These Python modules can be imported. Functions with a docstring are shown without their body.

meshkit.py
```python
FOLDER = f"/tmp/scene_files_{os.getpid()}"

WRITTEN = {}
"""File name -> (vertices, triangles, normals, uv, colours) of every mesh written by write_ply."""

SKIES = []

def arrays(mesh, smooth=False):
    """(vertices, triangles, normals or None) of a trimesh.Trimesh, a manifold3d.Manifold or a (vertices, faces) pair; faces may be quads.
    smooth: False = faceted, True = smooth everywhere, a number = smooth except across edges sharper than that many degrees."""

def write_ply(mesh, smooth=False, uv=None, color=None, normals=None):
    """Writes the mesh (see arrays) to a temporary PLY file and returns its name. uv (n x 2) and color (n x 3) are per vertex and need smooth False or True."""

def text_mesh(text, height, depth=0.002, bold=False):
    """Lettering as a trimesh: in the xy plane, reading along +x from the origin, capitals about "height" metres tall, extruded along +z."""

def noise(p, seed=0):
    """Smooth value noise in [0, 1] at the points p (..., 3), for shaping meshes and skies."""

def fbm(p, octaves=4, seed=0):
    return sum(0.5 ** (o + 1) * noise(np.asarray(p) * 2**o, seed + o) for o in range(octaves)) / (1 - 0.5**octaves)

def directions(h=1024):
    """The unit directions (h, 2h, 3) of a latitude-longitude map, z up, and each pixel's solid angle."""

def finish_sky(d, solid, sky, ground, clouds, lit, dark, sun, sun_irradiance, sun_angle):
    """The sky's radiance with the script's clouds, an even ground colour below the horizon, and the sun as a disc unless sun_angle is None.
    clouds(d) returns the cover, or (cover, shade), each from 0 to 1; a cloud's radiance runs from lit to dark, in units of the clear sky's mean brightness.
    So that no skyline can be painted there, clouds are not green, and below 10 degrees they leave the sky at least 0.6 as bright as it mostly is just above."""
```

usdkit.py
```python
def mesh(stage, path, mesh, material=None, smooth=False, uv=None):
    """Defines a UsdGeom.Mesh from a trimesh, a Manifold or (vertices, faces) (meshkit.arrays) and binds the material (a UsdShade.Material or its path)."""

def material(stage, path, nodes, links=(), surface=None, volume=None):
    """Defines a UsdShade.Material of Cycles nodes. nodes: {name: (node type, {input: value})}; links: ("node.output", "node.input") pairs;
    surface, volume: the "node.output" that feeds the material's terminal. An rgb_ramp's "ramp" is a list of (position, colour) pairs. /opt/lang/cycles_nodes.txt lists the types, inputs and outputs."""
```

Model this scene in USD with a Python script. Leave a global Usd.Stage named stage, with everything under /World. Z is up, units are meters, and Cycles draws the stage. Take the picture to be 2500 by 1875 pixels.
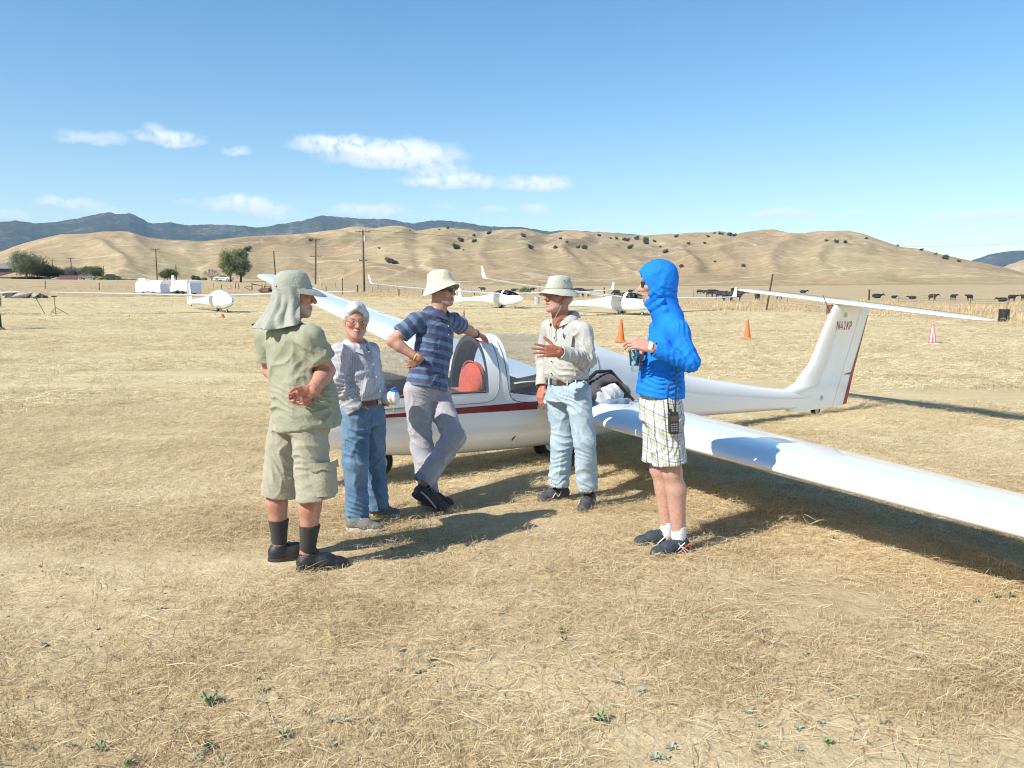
import math, random
import numpy as np
import trimesh
import manifold3d as m3
from scipy.ndimage import gaussian_filter1d
from shapely.geometry import Polygon
from pxr import Gf, Sdf, Usd, UsdGeom, UsdLux, UsdShade, Vt
import meshkit, usdkit

stage = Usd.Stage.CreateInMemory()
UsdGeom.SetStageUpAxis(stage, UsdGeom.Tokens.z)
UsdGeom.SetStageMetersPerUnit(stage, 1.0)
UsdGeom.Xform.Define(stage, '/World')
UsdGeom.Scope.Define(stage, '/World/Looks')
rng = np.random.default_rng(7)
random.seed(7)

# ------------------------------------------------------------------ camera, sky, sun
CAMH = 1.6; FPX = 1978.0; CX, CY = 1250.0, 937.5; HOR = 712.0
PITCH = math.atan((CY - HOR) / FPX)
EXPOSURE = 0.74
SUN_EL = math.radians(42.0)
SUN_AZ = math.atan2(-0.794, -0.608)          # rotation = atan2(x, y) of the direction towards the sun
SUN_INT, SKY_STR = 1.16, 0.10
HAZE_D = 0.000062

cam = UsdGeom.Camera.Define(stage, '/World/camera')
cam.CreateHorizontalApertureAttr(36.0); cam.CreateVerticalApertureAttr(27.0)
cam.CreateFocalLengthAttr(36.0 * FPX / 2500.0)
cam.CreateClippingRangeAttr(Gf.Vec2f(0.05, 40000.0))
cam.CreateExposureAttr(EXPOSURE)
cam.AddTranslateOp().Set(Gf.Vec3d(0, 0, CAMH))
cam.AddRotateXOp().Set(90.0 - math.degrees(PITCH))

SUNV = np.array([math.cos(SUN_EL) * math.sin(SUN_AZ), math.cos(SUN_EL) * math.cos(SUN_AZ), math.sin(SUN_EL)])
sun = UsdLux.DistantLight.Define(stage, '/World/sun')
sun.CreateIntensityAttr(SUN_INT); sun.CreateAngleAttr(0.5); sun.CreateNormalizeAttr(True)
sun.CreateColorAttr(Gf.Vec3f(1.0, 0.955, 0.88))
_zax = Gf.Vec3d(*SUNV)
sun.AddOrientOp().Set(Gf.Quatf(Gf.Rotation(Gf.Vec3d(0, 0, 1), _zax).GetQuat()))

_F = np.array([0, math.cos(PITCH), -math.sin(PITCH)]); _U = np.array([0, math.sin(PITCH), math.cos(PITCH)])
_O = np.array([0, 0, CAMH])
def ray(u, v):
    d = _F + (u - CX) / FPX * np.array([1.0, 0, 0]) + (CY - v) / FPX * _U
    return d
def at(u, v, y):
    """the point of the photograph's pixel (u, v) that lies y metres in front of the camera's foot"""
    d = ray(u, v)
    return _O + d * (y / d[1])

# clouds: each stands in a direction of the sky (azimuth, elevation), with its own width and height
def azel(u, v):
    d = ray(u, v); d /= np.linalg.norm(d)
    return math.atan2(d[0], d[1]), math.asin(d[2])
CLOUDS = [  # u, v, half width, half height (px), density
    (225, 338, 74, 18, .55), (418, 340, 66, 22, .85), (388, 326, 30, 24, .5), (582, 372, 34, 15, .6), (336, 326, 30, 8, .3),
    (820, 362, 105, 28, 1.0), (960, 386, 165, 42, 1.0), (1050, 385, 95, 24, .8), (1110, 445, 120, 23, .95), (1070, 415, 75, 24, .7), (890, 372, 90, 32, .95), (1310, 452, 85, 25, .95),
    (160, 496, 62, 15, .7), (258, 510, 50, 13, .5), (600, 507, 100, 26, .9), (690, 525, 45, 14, .4), (905, 515, 85, 20, .75), (1210, 513, 36, 12, .45),
    (1305, 512, 44, 13, .55), (1080, 506, 30, 10, .3), (20, 528, 45, 12, .5), (445, 494, 26, 9, .35), (1900, 530, 80, 17, .75), (2080, 525, 45, 8, .4),
    (2400, 528, 140, 18, .65), (1430, 528, 30, 7, .2),
]
nodes = {
    "sky": ("sky_texture", {"sky_type": "single_scattering", "sun_disc": False, "sun_elevation": SUN_EL, "sun_rotation": SUN_AZ, "altitude": 400.0,
                             "air_density": 1.15, "aerosol_density": 0.35, "ozone_density": 2.2}),
    "tc": ("texture_coordinate", {}),
    "n1": ("noise_texture", {"scale": 26.0, "detail": 6.0, "roughness": 0.58}),
    "n2": ("noise_texture", {"scale": 90.0, "detail": 4.0, "roughness": 0.6}),
    "sep": ("separate_xyz", {}),
    "az": ("math", {"math_type": "arctan2"}), "el": ("math", {"math_type": "arcsine"}),
    "n1s": ("separate_color", {}),
    "wa": ("math", {"math_type": "multiply_add", "value2": 0.034, "value3": -0.017}), "we": ("math", {"math_type": "multiply_add", "value2": 0.022, "value3": -0.011}),
    "az2": ("math", {"math_type": "add"}), "el2": ("math", {"math_type": "add"}),
    "bg": ("background_shader", {"strength": SKY_STR}),
}
links = [("tc.generated", "n1.vector"), ("tc.generated", "n2.vector"), ("tc.generated", "sep.vector"), ("sep.x", "az.value1"), ("sep.y", "az.value2"), ("sep.z", "el.value1"),
         ("n1.color", "n1s.color"), ("n1s.r", "wa.value1"), ("n1s.g", "we.value1"), ("az.value", "az2.value1"), ("wa.value", "az2.value2"), ("el.value", "el2.value1"), ("we.value", "el2.value2")]
last_c = last_s = None
for i, (u, v, hw, hh, den) in enumerate(CLOUDS):
    a, e = azel(u, v)
    sw, sh = hw / FPX * 1.12, hh / FPX * 1.15
    p = f"c{i}"
    nodes[p + "a"] = ("math", {"math_type": "multiply_add", "value2": 1 / sw, "value3": -a / sw})
    nodes[p + "e"] = ("math", {"math_type": "multiply_add", "value2": 1 / sh, "value3": -e / sh})
    nodes[p + "m"] = ("math", {"math_type": "multiply", "value2": -1.75})       # flatter underside
    nodes[p + "x"] = ("math", {"math_type": "maximum"})
    nodes[p + "a2"] = ("math", {"math_type": "multiply"})
    nodes[p + "e2"] = ("math", {"math_type": "multiply"})
    nodes[p + "s"] = ("math", {"math_type": "add"})
    nodes[p + "r"] = ("map_range", {"range_type": "smoothstep", "from_min": 1.25, "from_max": 0.0, "to_min": 0.0, "to_max": den, "clamp": True})
    nodes[p + "t"] = ("math", {"math_type": "multiply"})                        # lit top, greyer base
    links += [("az2.value", p + "a.value1"), ("el2.value", p + "e.value1"), (p + "e.value", p + "m.value1"), (p + "e.value", p + "x.value1"), (p + "m.value", p + "x.value2"),
              (p + "a.value", p + "a2.value1"), (p + "a.value", p + "a2.value2"), (p + "x.value", p + "e2.value1"), (p + "x.value", p + "e2.value2"),
              (p + "a2.value", p + "s.value1"), (p + "e2.value", p + "s.value2"), (p + "s.value", p + "r.value"), (p + "r.result", p + "t.value1"), (p + "e.value", p + "t.value2")]
    if last_c is None:
        last_c, last_s = p + "r.result", p + "t.value"
    else:
        nodes[p + "u"] = ("math", {"math_type": "maximum"}); nodes[p + "v"] = ("math", {"math_type": "add"})
        links += [(last_c, p + "u.value1"), (p + "r.result", p + "u.value2"), (last_s, p + "v.value1"), (p + "t.value", p + "v.value2")]
        last_c, last_s = p + "u.value", p + "v.value"
nodes["den"] = ("math", {"math_type": "multiply"})
nodes["nr"] = ("map_range", {"range_type": "smoothstep", "from_min": 0.28, "from_max": 0.56, "to_min": 0.25, "to_max": 1.0, "clamp": True})
nodes["shade"] = ("map_range", {"from_min": -0.7, "from_max": 0.5, "to_min": 0.0, "to_max": 1.0, "clamp": True})
nodes["shn"] = ("math", {"math_type": "multiply_add", "value2": 0.9, "value3": -0.45})
nodes["sha"] = ("math", {"math_type": "add"})
CL_DARK, CL_LIT = (4.6, 4.9, 5.4), (7.4, 7.5, 7.6)
nodes["ccol"] = ("mix_color", {"a": CL_DARK, "b": CL_LIT})
nodes["mix"] = ("mix_color", {"use_clamp": False}); nodes["ccol"][1]["use_clamp"] = False
nodes["hs"] = ("hsv", {"hue": .498, "saturation": 1.27, "value": .96, "fac": 1.0})
nodes["fin"] = ("math", {"math_type": "multiply", "value2": 0.93})
links += [("n2.fac", "nr.value"), (last_c, "den.value1"), ("nr.result", "den.value2"), ("n1.fac", "shn.value1"), (last_s, "sha.value1"), ("shn.value", "sha.value2"), ("sha.value", "shade.value"),
          ("shade.result", "ccol.fac"), ("sky.color", "hs.color"), ("hs.color", "mix.a"), ("ccol.result", "mix.b"), ("den.value", "fin.value1"), ("fin.value", "mix.fac"), ("mix.result", "bg.color")]
skymat = usdkit.material(stage, '/World/Looks/sky', nodes, links, surface="bg.background")
dome = UsdLux.DomeLight.Define(stage, '/World/sky')
UsdShade.MaterialBindingAPI.Apply(dome.GetPrim()).Bind(skymat)
dome.GetPrim().SetCustomDataByKey('kind', 'structure')
# ------------------------------------------------------------------ helpers
_names = {}
def numbered(parent, name):
    k = (str(parent), name); n = _names.get(k, -1) + 1; _names[k] = n
    return name if n == 0 else f"{name}_{n:03d}"
def tag(prim, label=None, cat=None, group=None, kind=None):
    p = prim.GetPrim() if hasattr(prim, 'GetPrim') else prim
    for k, v in (('label', label), ('category', cat), ('group', group), ('kind', kind)):
        if v: p.SetCustomDataByKey(k, v)
    return p
class Thing:
    """a top-level thing: an Xform at its base; part meshes are given in world coordinates (or local if local=True)"""
    def __init__(self, name, label, cat, base, group=None, kind=None, local=False):
        self.path = '/World/' + numbered('/World', name); self.base = np.asarray(base, float); self.local = local
        self.x = UsdGeom.Xform.Define(stage, self.path); self.x.AddTranslateOp().Set(Gf.Vec3d(*map(float, self.base)))
        tag(self.x, label, cat, group, kind); self.prim = self.x.GetPrim()
    def add(self, name, mesh, mat, smooth=35, parent=None, label=None, kind=None, pv=None):
        v, f, n = meshkit.arrays(mesh, smooth)
        return put((parent or self.path) + '/', name, v if self.local else v - self.base, f, n, mat, label, kind, pv)
def put(parent, name, v, f, n, mat, label=None, kind=None, pv=None):
    path = parent + numbered(parent.rstrip('/'), name)
    m = UsdGeom.Mesh.Define(stage, path)
    m.CreatePointsAttr(Vt.Vec3fArray.FromNumpy(np.ascontiguousarray(v, np.float32)))
    m.CreateFaceVertexCountsAttr(Vt.IntArray.FromNumpy(np.full(len(f), 3, np.int32)))
    m.CreateFaceVertexIndicesAttr(Vt.IntArray.FromNumpy(np.ascontiguousarray(f, np.int32).ravel()))
    m.CreateSubdivisionSchemeAttr("none")
    if n is not None:
        m.CreateNormalsAttr(Vt.Vec3fArray.FromNumpy(np.ascontiguousarray(n, np.float32))); m.SetNormalsInterpolation("vertex")
    for k, a in (pv or {}).items():
        a = np.asarray(a, np.float32)
        if a.ndim == 1: UsdGeom.PrimvarsAPI(m).CreatePrimvar(k, Sdf.ValueTypeNames.FloatArray, "vertex").Set(Vt.FloatArray.FromNumpy(a))
        else: UsdGeom.PrimvarsAPI(m).CreatePrimvar(k, Sdf.ValueTypeNames.Color3fArray if k == 'tint' else Sdf.ValueTypeNames.Float3Array, "vertex").Set(Vt.Vec3fArray.FromNumpy(np.ascontiguousarray(a)))
    if mat is not None: UsdShade.MaterialBindingAPI.Apply(m.GetPrim()).Bind(mat)
    if label: m.GetPrim().SetCustomDataByKey('label', label)
    if kind: m.GetPrim().SetCustomDataByKey('kind', kind)
    return path
def single(name, mesh, mat, label=None, cat=None, group=None, kind=None, smooth=35, base=(0, 0, 0), pv=None):
    """a top-level thing that is one mesh"""
    v, f, n = meshkit.arrays(mesh, smooth)
    path = put('/World/', name, v - np.asarray(base), f, n, mat, None, None, pv)
    p = stage.GetPrimAtPath(path)
    if np.any(base): UsdGeom.Xformable(p).AddTranslateOp().Set(Gf.Vec3d(*map(float, base)))
    return tag(p, label, cat, group, kind)
def copy_of(src, name, label, cat, loc, rz=0.0, rx=0.0, ry=0.0, s=1.0, group=None):
    path = '/World/' + numbered('/World', name)
    x = UsdGeom.Xform.Define(stage, path)
    x.GetPrim().GetReferences().AddInternalReference(src)
    x.ClearXformOpOrder()
    place(x, loc, rz, rx, ry, s)
    x.GetPrim().SetInstanceable(True)
    return tag(x, label, cat, group)
def place(x, loc, rz=0.0, rx=0.0, ry=0.0, s=1.0):
    x.ClearXformOpOrder()
    m = Gf.Matrix4d().SetScale(Gf.Vec3d(s, s, s)) * Gf.Matrix4d().SetRotate(Gf.Rotation(Gf.Vec3d(1, 0, 0), rx)) * Gf.Matrix4d().SetRotate(Gf.Rotation(Gf.Vec3d(0, 1, 0), ry)) * \
        Gf.Matrix4d().SetRotate(Gf.Rotation(Gf.Vec3d(0, 0, 1), rz)) * Gf.Matrix4d().SetTranslate(Gf.Vec3d(*map(float, loc)))
    x.MakeMatrixXform().Set(m)

def unit(a): a = np.asarray(a, float); return a / max(np.linalg.norm(a), 1e-12)
def cat_(ms): return trimesh.util.concatenate([m for m in ms if m is not None and len(m.faces)])
def grid_mesh(P, closed_u=False, closed_v=False, flip=False):
    """P (nu, nv, 3) -> trimesh"""
    nu, nv = P.shape[:2]
    iu = np.arange(nu if closed_u else nu - 1); iv = np.arange(nv if closed_v else nv - 1)
    a, b = np.meshgrid(iu, iv, indexing='ij'); a2, b2 = (a + 1) % nu, (b + 1) % nv
    i00, i10, i11, i01 = a * nv + b, a2 * nv + b, a2 * nv + b2, a * nv + b2
    q = np.stack([i00, i10, i11, i01], -1).reshape(-1, 4)
    f = np.vstack([q[:, [0, 1, 2]], q[:, [0, 2, 3]]])
    if flip: f = f[:, ::-1]
    return trimesh.Trimesh(P.reshape(-1, 3), f, process=False)
def tube(pts, r, n=8, caps=True):
    pts = np.asarray(pts, float); r = np.broadcast_to(np.asarray(r, float), len(pts))
    T = np.gradient(pts, axis=0); T /= np.maximum(np.linalg.norm(T, axis=1, keepdims=True), 1e-12)
    ref = np.array([0, 0, 1.0]) if abs(T[0, 2]) < .9 else np.array([1.0, 0, 0])
    A = unit(np.cross(ref, T[0])); R = []
    for i in range(len(pts)):
        A = unit(A - T[i] * (A @ T[i])); B = np.cross(T[i], A)
        an = np.arange(n) / n * 2 * np.pi
        R.append(pts[i] + r[i] * (np.cos(an)[:, None] * A + np.sin(an)[:, None] * B))
    m = grid_mesh(np.array(R), closed_v=True)
    if caps:
        v = np.vstack([m.vertices, pts[:1], pts[-1:]]); k = len(m.vertices); L = (len(pts) - 1) * n
        f = list(m.faces)
        for j in range(n):
            f.append([k, (j + 1) % n, j]); f.append([k + 1, L + j, L + (j + 1) % n])
        m = trimesh.Trimesh(v, np.array(f), process=False)
    m.fix_normals() if False else None
    return m
def box(lo, hi, bev=0.0):
    lo, hi = np.minimum(lo, hi), np.maximum(lo, hi)
    if bev:
        bev = min(bev, .45 * min(hi - lo))
        pts = []
        for sx in (0, 1):
            for sy in (0, 1):
                for sz in (0, 1):
                    c = np.where([sx, sy, sz], hi, lo).astype(float); s = np.where([sx, sy, sz], -1, 1)
                    for k in range(3):
                        q = c + s * bev; q[k] = c[k]; pts.append(q)
        return trimesh.convex.convex_hull(np.array(pts))
    m = trimesh.creation.box(hi - lo); m.apply_translation((np.asarray(lo) + hi) / 2); return m
def revolve(prof, n=24, center=(0, 0, 0)):
    prof = np.asarray(prof, float); an = np.arange(n) / n * 2 * np.pi
    P = np.stack([prof[:, None, 0] * np.cos(an), prof[:, None, 0] * np.sin(an), np.repeat(prof[:, 1:2], n, 1)], -1) + np.asarray(center)
    return grid_mesh(P, closed_v=True, flip=True)
def rotz(m, deg): m = m.copy(); m.apply_transform(trimesh.transformations.rotation_matrix(math.radians(deg), [0, 0, 1])); return m
def moved(m, t): m = m.copy(); m.apply_translation(t); return m
def frame_to(m, o, x, y, z):
    M = np.eye(4); M[:3, 0], M[:3, 1], M[:3, 2], M[:3, 3] = x, y, z, o
    m = m.copy(); m.apply_transform(M); return m

# ------------------------------------------------------------------ materials
def mat(name, color, rough=0.6, var=0.0, scale=8.0, bump=0.0, bscale=60.0, spec=0.5, metal=0.0, coat=0.0, sheen=0.0, island=0.0, color2=None, obj=False, **extra):
    nd = {"p": ("principled_bsdf", {"roughness": rough, "metallic": metal, "specular_ior_level": spec, "coat_weight": coat, "sheen_weight": sheen, **extra})}
    lk = []
    vec = None
    nd["g"] = ("geometry", {}); vec = "g.position"
    if var or color2 is not None:
        c2 = color2 if color2 is not None else tuple(c * (1 - var) for c in color)
        c1 = color if color2 is not None else tuple(min(1, c * (1 + var)) for c in color)
        nd["n"] = ("noise_texture", {"scale": scale, "detail": 5.0, "roughness": 0.6}); nd["r"] = ("map_range", {"from_min": 0.32, "from_max": 0.68, "clamp": True})
        nd["m"] = ("mix_color", {"a": c2, "b": c1})
        lk += [(vec, "n.vector"), ("n.fac", "r.value"), ("r.result", "m.fac")]
        out = "m.result"
        if island:
            nd["i"] = ("map_range", {"from_min": 0.0, "from_max": 1.0, "to_min": 1 - island, "to_max": 1 + island})
            nd["mm"] = ("vector_math", {"math_type": "scale"})
            lk += [("g.random_per_island", "i.value"), (out, "mm.vector1"), ("i.result", "mm.scale")]; out = "mm.vector"
        lk.append((out, "p.base_color"))
    else:
        nd["p"][1]["base_color"] = color
    if bump:
        nd["bn"] = ("noise_texture", {"scale": bscale, "detail": 4.0, "roughness": 0.6}); nd["b"] = ("bump", {"strength": bump, "distance": 0.01})
        lk += [(vec, "bn.vector"), ("bn.fac", "b.height"), ("b.normal", "p.normal")]
    return usdkit.material(stage, '/World/Looks/' + name, nd, lk, surface="p.BSDF")

# ------------------------------------------------------------------ implicit modelling: smooth unions of limbs, turned into one surface
class Prim:
    def __init__(s, f, lo, hi): s.f, s.lo, s.hi = f, np.asarray(lo, float), np.asarray(hi, float)
def cone(a, b, ra, rb, flat=None, front=None):
    """tapered limb from a to b; with flat < 1 it is thinner along front"""
    a, b = np.asarray(a, float), np.asarray(b, float); ab = b - a; L2 = max(ab @ ab, 1e-12); R = max(ra, rb)
    def f(P):
        t = np.clip((P - a) @ ab / L2, 0, 1); q = P - (a + t[..., None] * ab); r = ra + (rb - ra) * t
        if flat:
            c = q @ front; l0 = np.sqrt((q * q).sum(-1)); l1 = np.sqrt(np.maximum((q * q).sum(-1) - c * c + (c / flat) ** 2, 0))
            return (l1 - r) * np.where(l1 > 1e-6, l0 / np.maximum(l1, 1e-6), 1)
        return np.sqrt((q * q).sum(-1)) - r
    return Prim(f, np.minimum(a, b) - R, np.maximum(a, b) + R)
def ell(c, ax, r):
    c = np.asarray(c, float); ax = np.asarray(ax, float); r = np.asarray(r, float)
    def f(P):
        q = (P - c) @ ax.T / r; k0 = np.sqrt((q * q).sum(-1)); k1 = np.sqrt(((q / r) ** 2).sum(-1))
        return k0 * (k0 - 1) / np.maximum(k1, 1e-6)
    ext = np.sqrt(((ax.T * r) ** 2).sum(1))
    return Prim(f, c - ext, c + ext)
I3 = np.eye(3)
def ball(c, r): return ell(c, I3, (r, r, r))
def loft(pts, ws, ds, angs, offs=None, n=2.3):
    """stack of ovals: centres pts from bottom to top, half widths, half depths, facing angles (forward = (sin, cos)) and forward offsets"""
    pts = np.asarray(pts, float); ax = unit(pts[-1] - pts[0]); tt = (pts - pts[0]) @ ax
    ws, ds, angs = (np.broadcast_to(np.asarray(x, float), len(pts)) for x in (ws, ds, angs)); offs = np.zeros(len(pts)) if offs is None else np.asarray(offs, float)
    R = max(ws.max(), ds.max()) + np.abs(offs).max()
    def f(P):
        t = (P - pts[0]) @ ax
        ip = lambda y: np.interp(t, tt, y)
        w, d, a, o = ip(ws), ip(ds), ip(angs), ip(offs)
        q = P - np.stack([ip(pts[:, k]) for k in range(3)], -1)
        fx, fy = np.sin(a), np.cos(a)
        ql = np.abs(q[..., 0] * fy - q[..., 1] * fx) / w; qf = np.abs(q[..., 0] * fx + q[..., 1] * fy - o) / d
        k = (ql ** n + qf ** n) ** (1 / n)
        dd = (k - 1) * np.minimum(w, d)
        over = np.maximum(t - tt[-1], tt[0] - t)
        return np.maximum(dd, over)
    return Prim(f, pts.min(0) - R, pts.max(0) + R)
def smin(a, b, k):
    h = np.maximum(k - np.abs(a - b), 0) / k
    return np.minimum(a, b) - h * h * k * .25
def sdf_mesh(ops, h, pad=None):
    """ops: (prim, k) joins smoothly; (prim, -k) carves smoothly; ('cut', function) keeps where function < 0. Surface nets at voxel size h."""
    lo = np.min([o[0].lo for o in ops if isinstance(o[0], Prim) and o[1] >= 0], 0) - 4 * h; hi = np.max([o[0].hi for o in ops if isinstance(o[0], Prim) and o[1] >= 0], 0) + 4 * h
    n = np.ceil((hi - lo) / h).astype(int) + 1
    ax = [lo[k] + h * np.arange(n[k]) for k in range(3)]
    D = np.full(n, 1.0, np.float32)
    for o in ops:
        if isinstance(o[0], str):
            X = np.stack(np.meshgrid(*ax, indexing='ij'), -1)
            D = np.maximum(D, o[1](X)).astype(np.float32); continue
        p, k = o; m = abs(k) + 3 * h
        i0 = np.clip(np.floor((p.lo - m - lo) / h).astype(int), 0, n); i1 = np.clip(np.ceil((p.hi + m - lo) / h).astype(int) + 1, 0, n)
        if np.any(i1 <= i0): continue
        sl = tuple(slice(a, b) for a, b in zip(i0, i1))
        P = np.stack(np.meshgrid(*[ax[j][sl[j]] for j in range(3)], indexing='ij'), -1)
        d = p.f(P).astype(np.float32)
        D[sl] = smin(D[sl], d, max(k, 1e-5)) if k >= 0 else -smin(-D[sl], d, -k)
    return nets(D, lo, h)
def nets(D, lo, h):
    S = D < 0
    n = np.array(D.shape)
    c = np.zeros(n - 1, np.uint8)
    for dx in (0, 1):
        for dy in (0, 1):
            for dz in (0, 1): c += S[dx:n[0] - 1 + dx, dy:n[1] - 1 + dy, dz:n[2] - 1 + dz]
    idx = np.argwhere((c > 0) & (c < 8))
    vid = np.full(n - 1, -1, np.int64); vid[tuple(idx.T)] = np.arange(len(idx))
    acc = np.zeros((len(idx), 3)); cnt = np.zeros(len(idx))
    corners = [(a, b, e) for a in (0, 1) for b in (0, 1) for e in (0, 1)]
    val = {k: D[tuple((idx + k).T)] for k in corners}
    for a in corners:
        for k in range(3):
            if a[k] == 0:
                b = list(a); b[k] = 1; b = tuple(b); va, vb = val[a], val[b]
                x = (va < 0) != (vb < 0); t = np.where(x, va / np.where(x, va - vb, 1), 0)
                p = np.tile(np.array(a, float), (len(idx), 1)); p[:, k] += t
                acc += np.where(x[:, None], p, 0); cnt += x
    V = lo + h * (idx + acc / np.maximum(cnt, 1)[:, None])
    F = []
    for k in range(3):
        u, w = (k + 1) % 3, (k + 2) % 3
        s0 = [slice(1, -1)] * 3; s1 = [slice(1, -1)] * 3
        s0[k] = slice(0, -1); s1[k] = slice(1, None)
        A, B = S[tuple(s0)], S[tuple(s1)]
        e = np.argwhere(A != B); off = np.ones(3, int); off[k] = 0; e = e + off
        du = np.zeros(3, int); du[u] = 1; dw = np.zeros(3, int); dw[w] = 1
        g = lambda q: vid[tuple(q.T)]
        q = np.stack([g(e - du - dw), g(e - dw), g(e), g(e - du)], 1)
        inside = S[tuple(e.T)]
        q[~inside] = q[~inside][:, ::-1]
        F += [q[:, [0, 1, 2]], q[:, [0, 2, 3]]]
    F = np.vstack(F); F = F[(F >= 0).all(1)]
    return trimesh.Trimesh(V, F, process=False)
def relax(m, it=2, lam=.5):
    import scipy.sparse as sp
    e = m.edges_unique; n = len(m.vertices)
    A = sp.coo_matrix((np.ones(2 * len(e)), (np.r_[e[:, 0], e[:, 1]], np.r_[e[:, 1], e[:, 0]])), (n, n)).tocsr(); dg = np.maximum(np.asarray(A.sum(1)).ravel(), 1)
    v = np.array(m.vertices)
    for i in range(it):
        for l in (lam, -lam * 1.04): v = v + l * ((A @ v) / dg[:, None] - v)
    return trimesh.Trimesh(v, m.faces, process=False)
def vnormals(m): return meshkit.arrays(m, True)[2]
def displace(m, d): return trimesh.Trimesh(m.vertices + vnormals(m) * np.asarray(d)[:, None], m.faces, process=False)
def ridge(p, seed): return 1 - np.abs(2 * meshkit.noise(p, seed) - 1) * 1.0
def join(*ms):
    """one watertight surface out of overlapping closed surfaces (falls back to laying them together)"""
    try:
        r = None
        for m in ms:
            x = m3.Manifold(m3.Mesh(np.asarray(m.vertices, np.float32), np.asarray(m.faces, np.uint32)))
            if x.status() != m3.Error.NoError: raise ValueError
            r = x if r is None else r + x
        q = r.to_mesh(); return trimesh.Trimesh(q.vert_properties[:, :3], q.tri_verts, process=False)
    except Exception:
        return cat_(ms)
# ------------------------------------------------------------------ the setting
def sstep(x, a, b): t = np.clip((x - a) / (b - a), 0, 1); return t * t * (3 - 2 * t)
ZL = ([0, 20, 50, 113, 140, 220, 330, 900], [0, 0, .38, .86, 1.9, 4.6, 6.5, 9])
ZR = ([0, 20, 48, 56, 100, 150, 200, 330, 900], [0, 0, .27, .42, .62, .95, 1.5, 4.0, 6])
def terrain(x, y):
    x, y = np.asarray(x, float), np.asarray(y, float)
    r = np.hypot(x, y); az = np.degrees(np.arctan2(x, np.where(np.abs(y) < 1e-9, 1e-9, y)))
    w = sstep(-az, 2.0, 14.0) * (np.abs(az) < 100)
    z = np.interp(r, *ZL) * w + np.interp(r, *ZR) * (1 - w)
    p = np.stack([x, y, 0 * x], -1)
    z = z + sstep(r, 2, 40) * .10 * (meshkit.noise(p * .11, 3) - .5) + sstep(r, 60, 140) * .5 * (meshkit.noise(p * .02, 5) - .5)
    near = 1 - sstep(r, 10, 40)
    z = z + near * .018 * (meshkit.noise(p * 2.3, 8) - .5) - .052 * (1 - sstep(r, 6.4, 10.0))
    return z
def mow_r(az): return np.interp(az, [-36, -20, -10, 0, 5, 10, 14, 20, 27, 34], [113, 112, 108, 95, 78, 60, 54, 52, 46, 41])
def on_ground(u, v, dmax=600.0):
    """where the ray of pixel (u, v) meets the ground"""
    d = ray(u, v); s = np.geomspace(1.5, dmax, 4000); P = _O + d * s[:, None]
    hit = np.argmax(P[:, 2] < terrain(P[:, 0], P[:, 1])) or len(s) - 1
    p = P[hit].copy(); p[2] = terrain(p[0], p[1]); return p
def px_m(p): return (p[1] * math.cos(PITCH)) / FPX * 1.0        # metres per source pixel at the point
def polar(az0, az1, naz, rr, zf):
    az = np.radians(np.linspace(az0, az1, naz)); A, R = np.meshgrid(az, rr, indexing='ij')
    X, Y = R * np.sin(A), R * np.cos(A)
    return np.stack([X, Y, zf(X, Y, A, R)], -1)
rr = np.r_[0.02, np.geomspace(.6, 420, 150)]
G = polar(-180, 180, 541, rr, lambda X, Y, A, R: terrain(X, Y))
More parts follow.
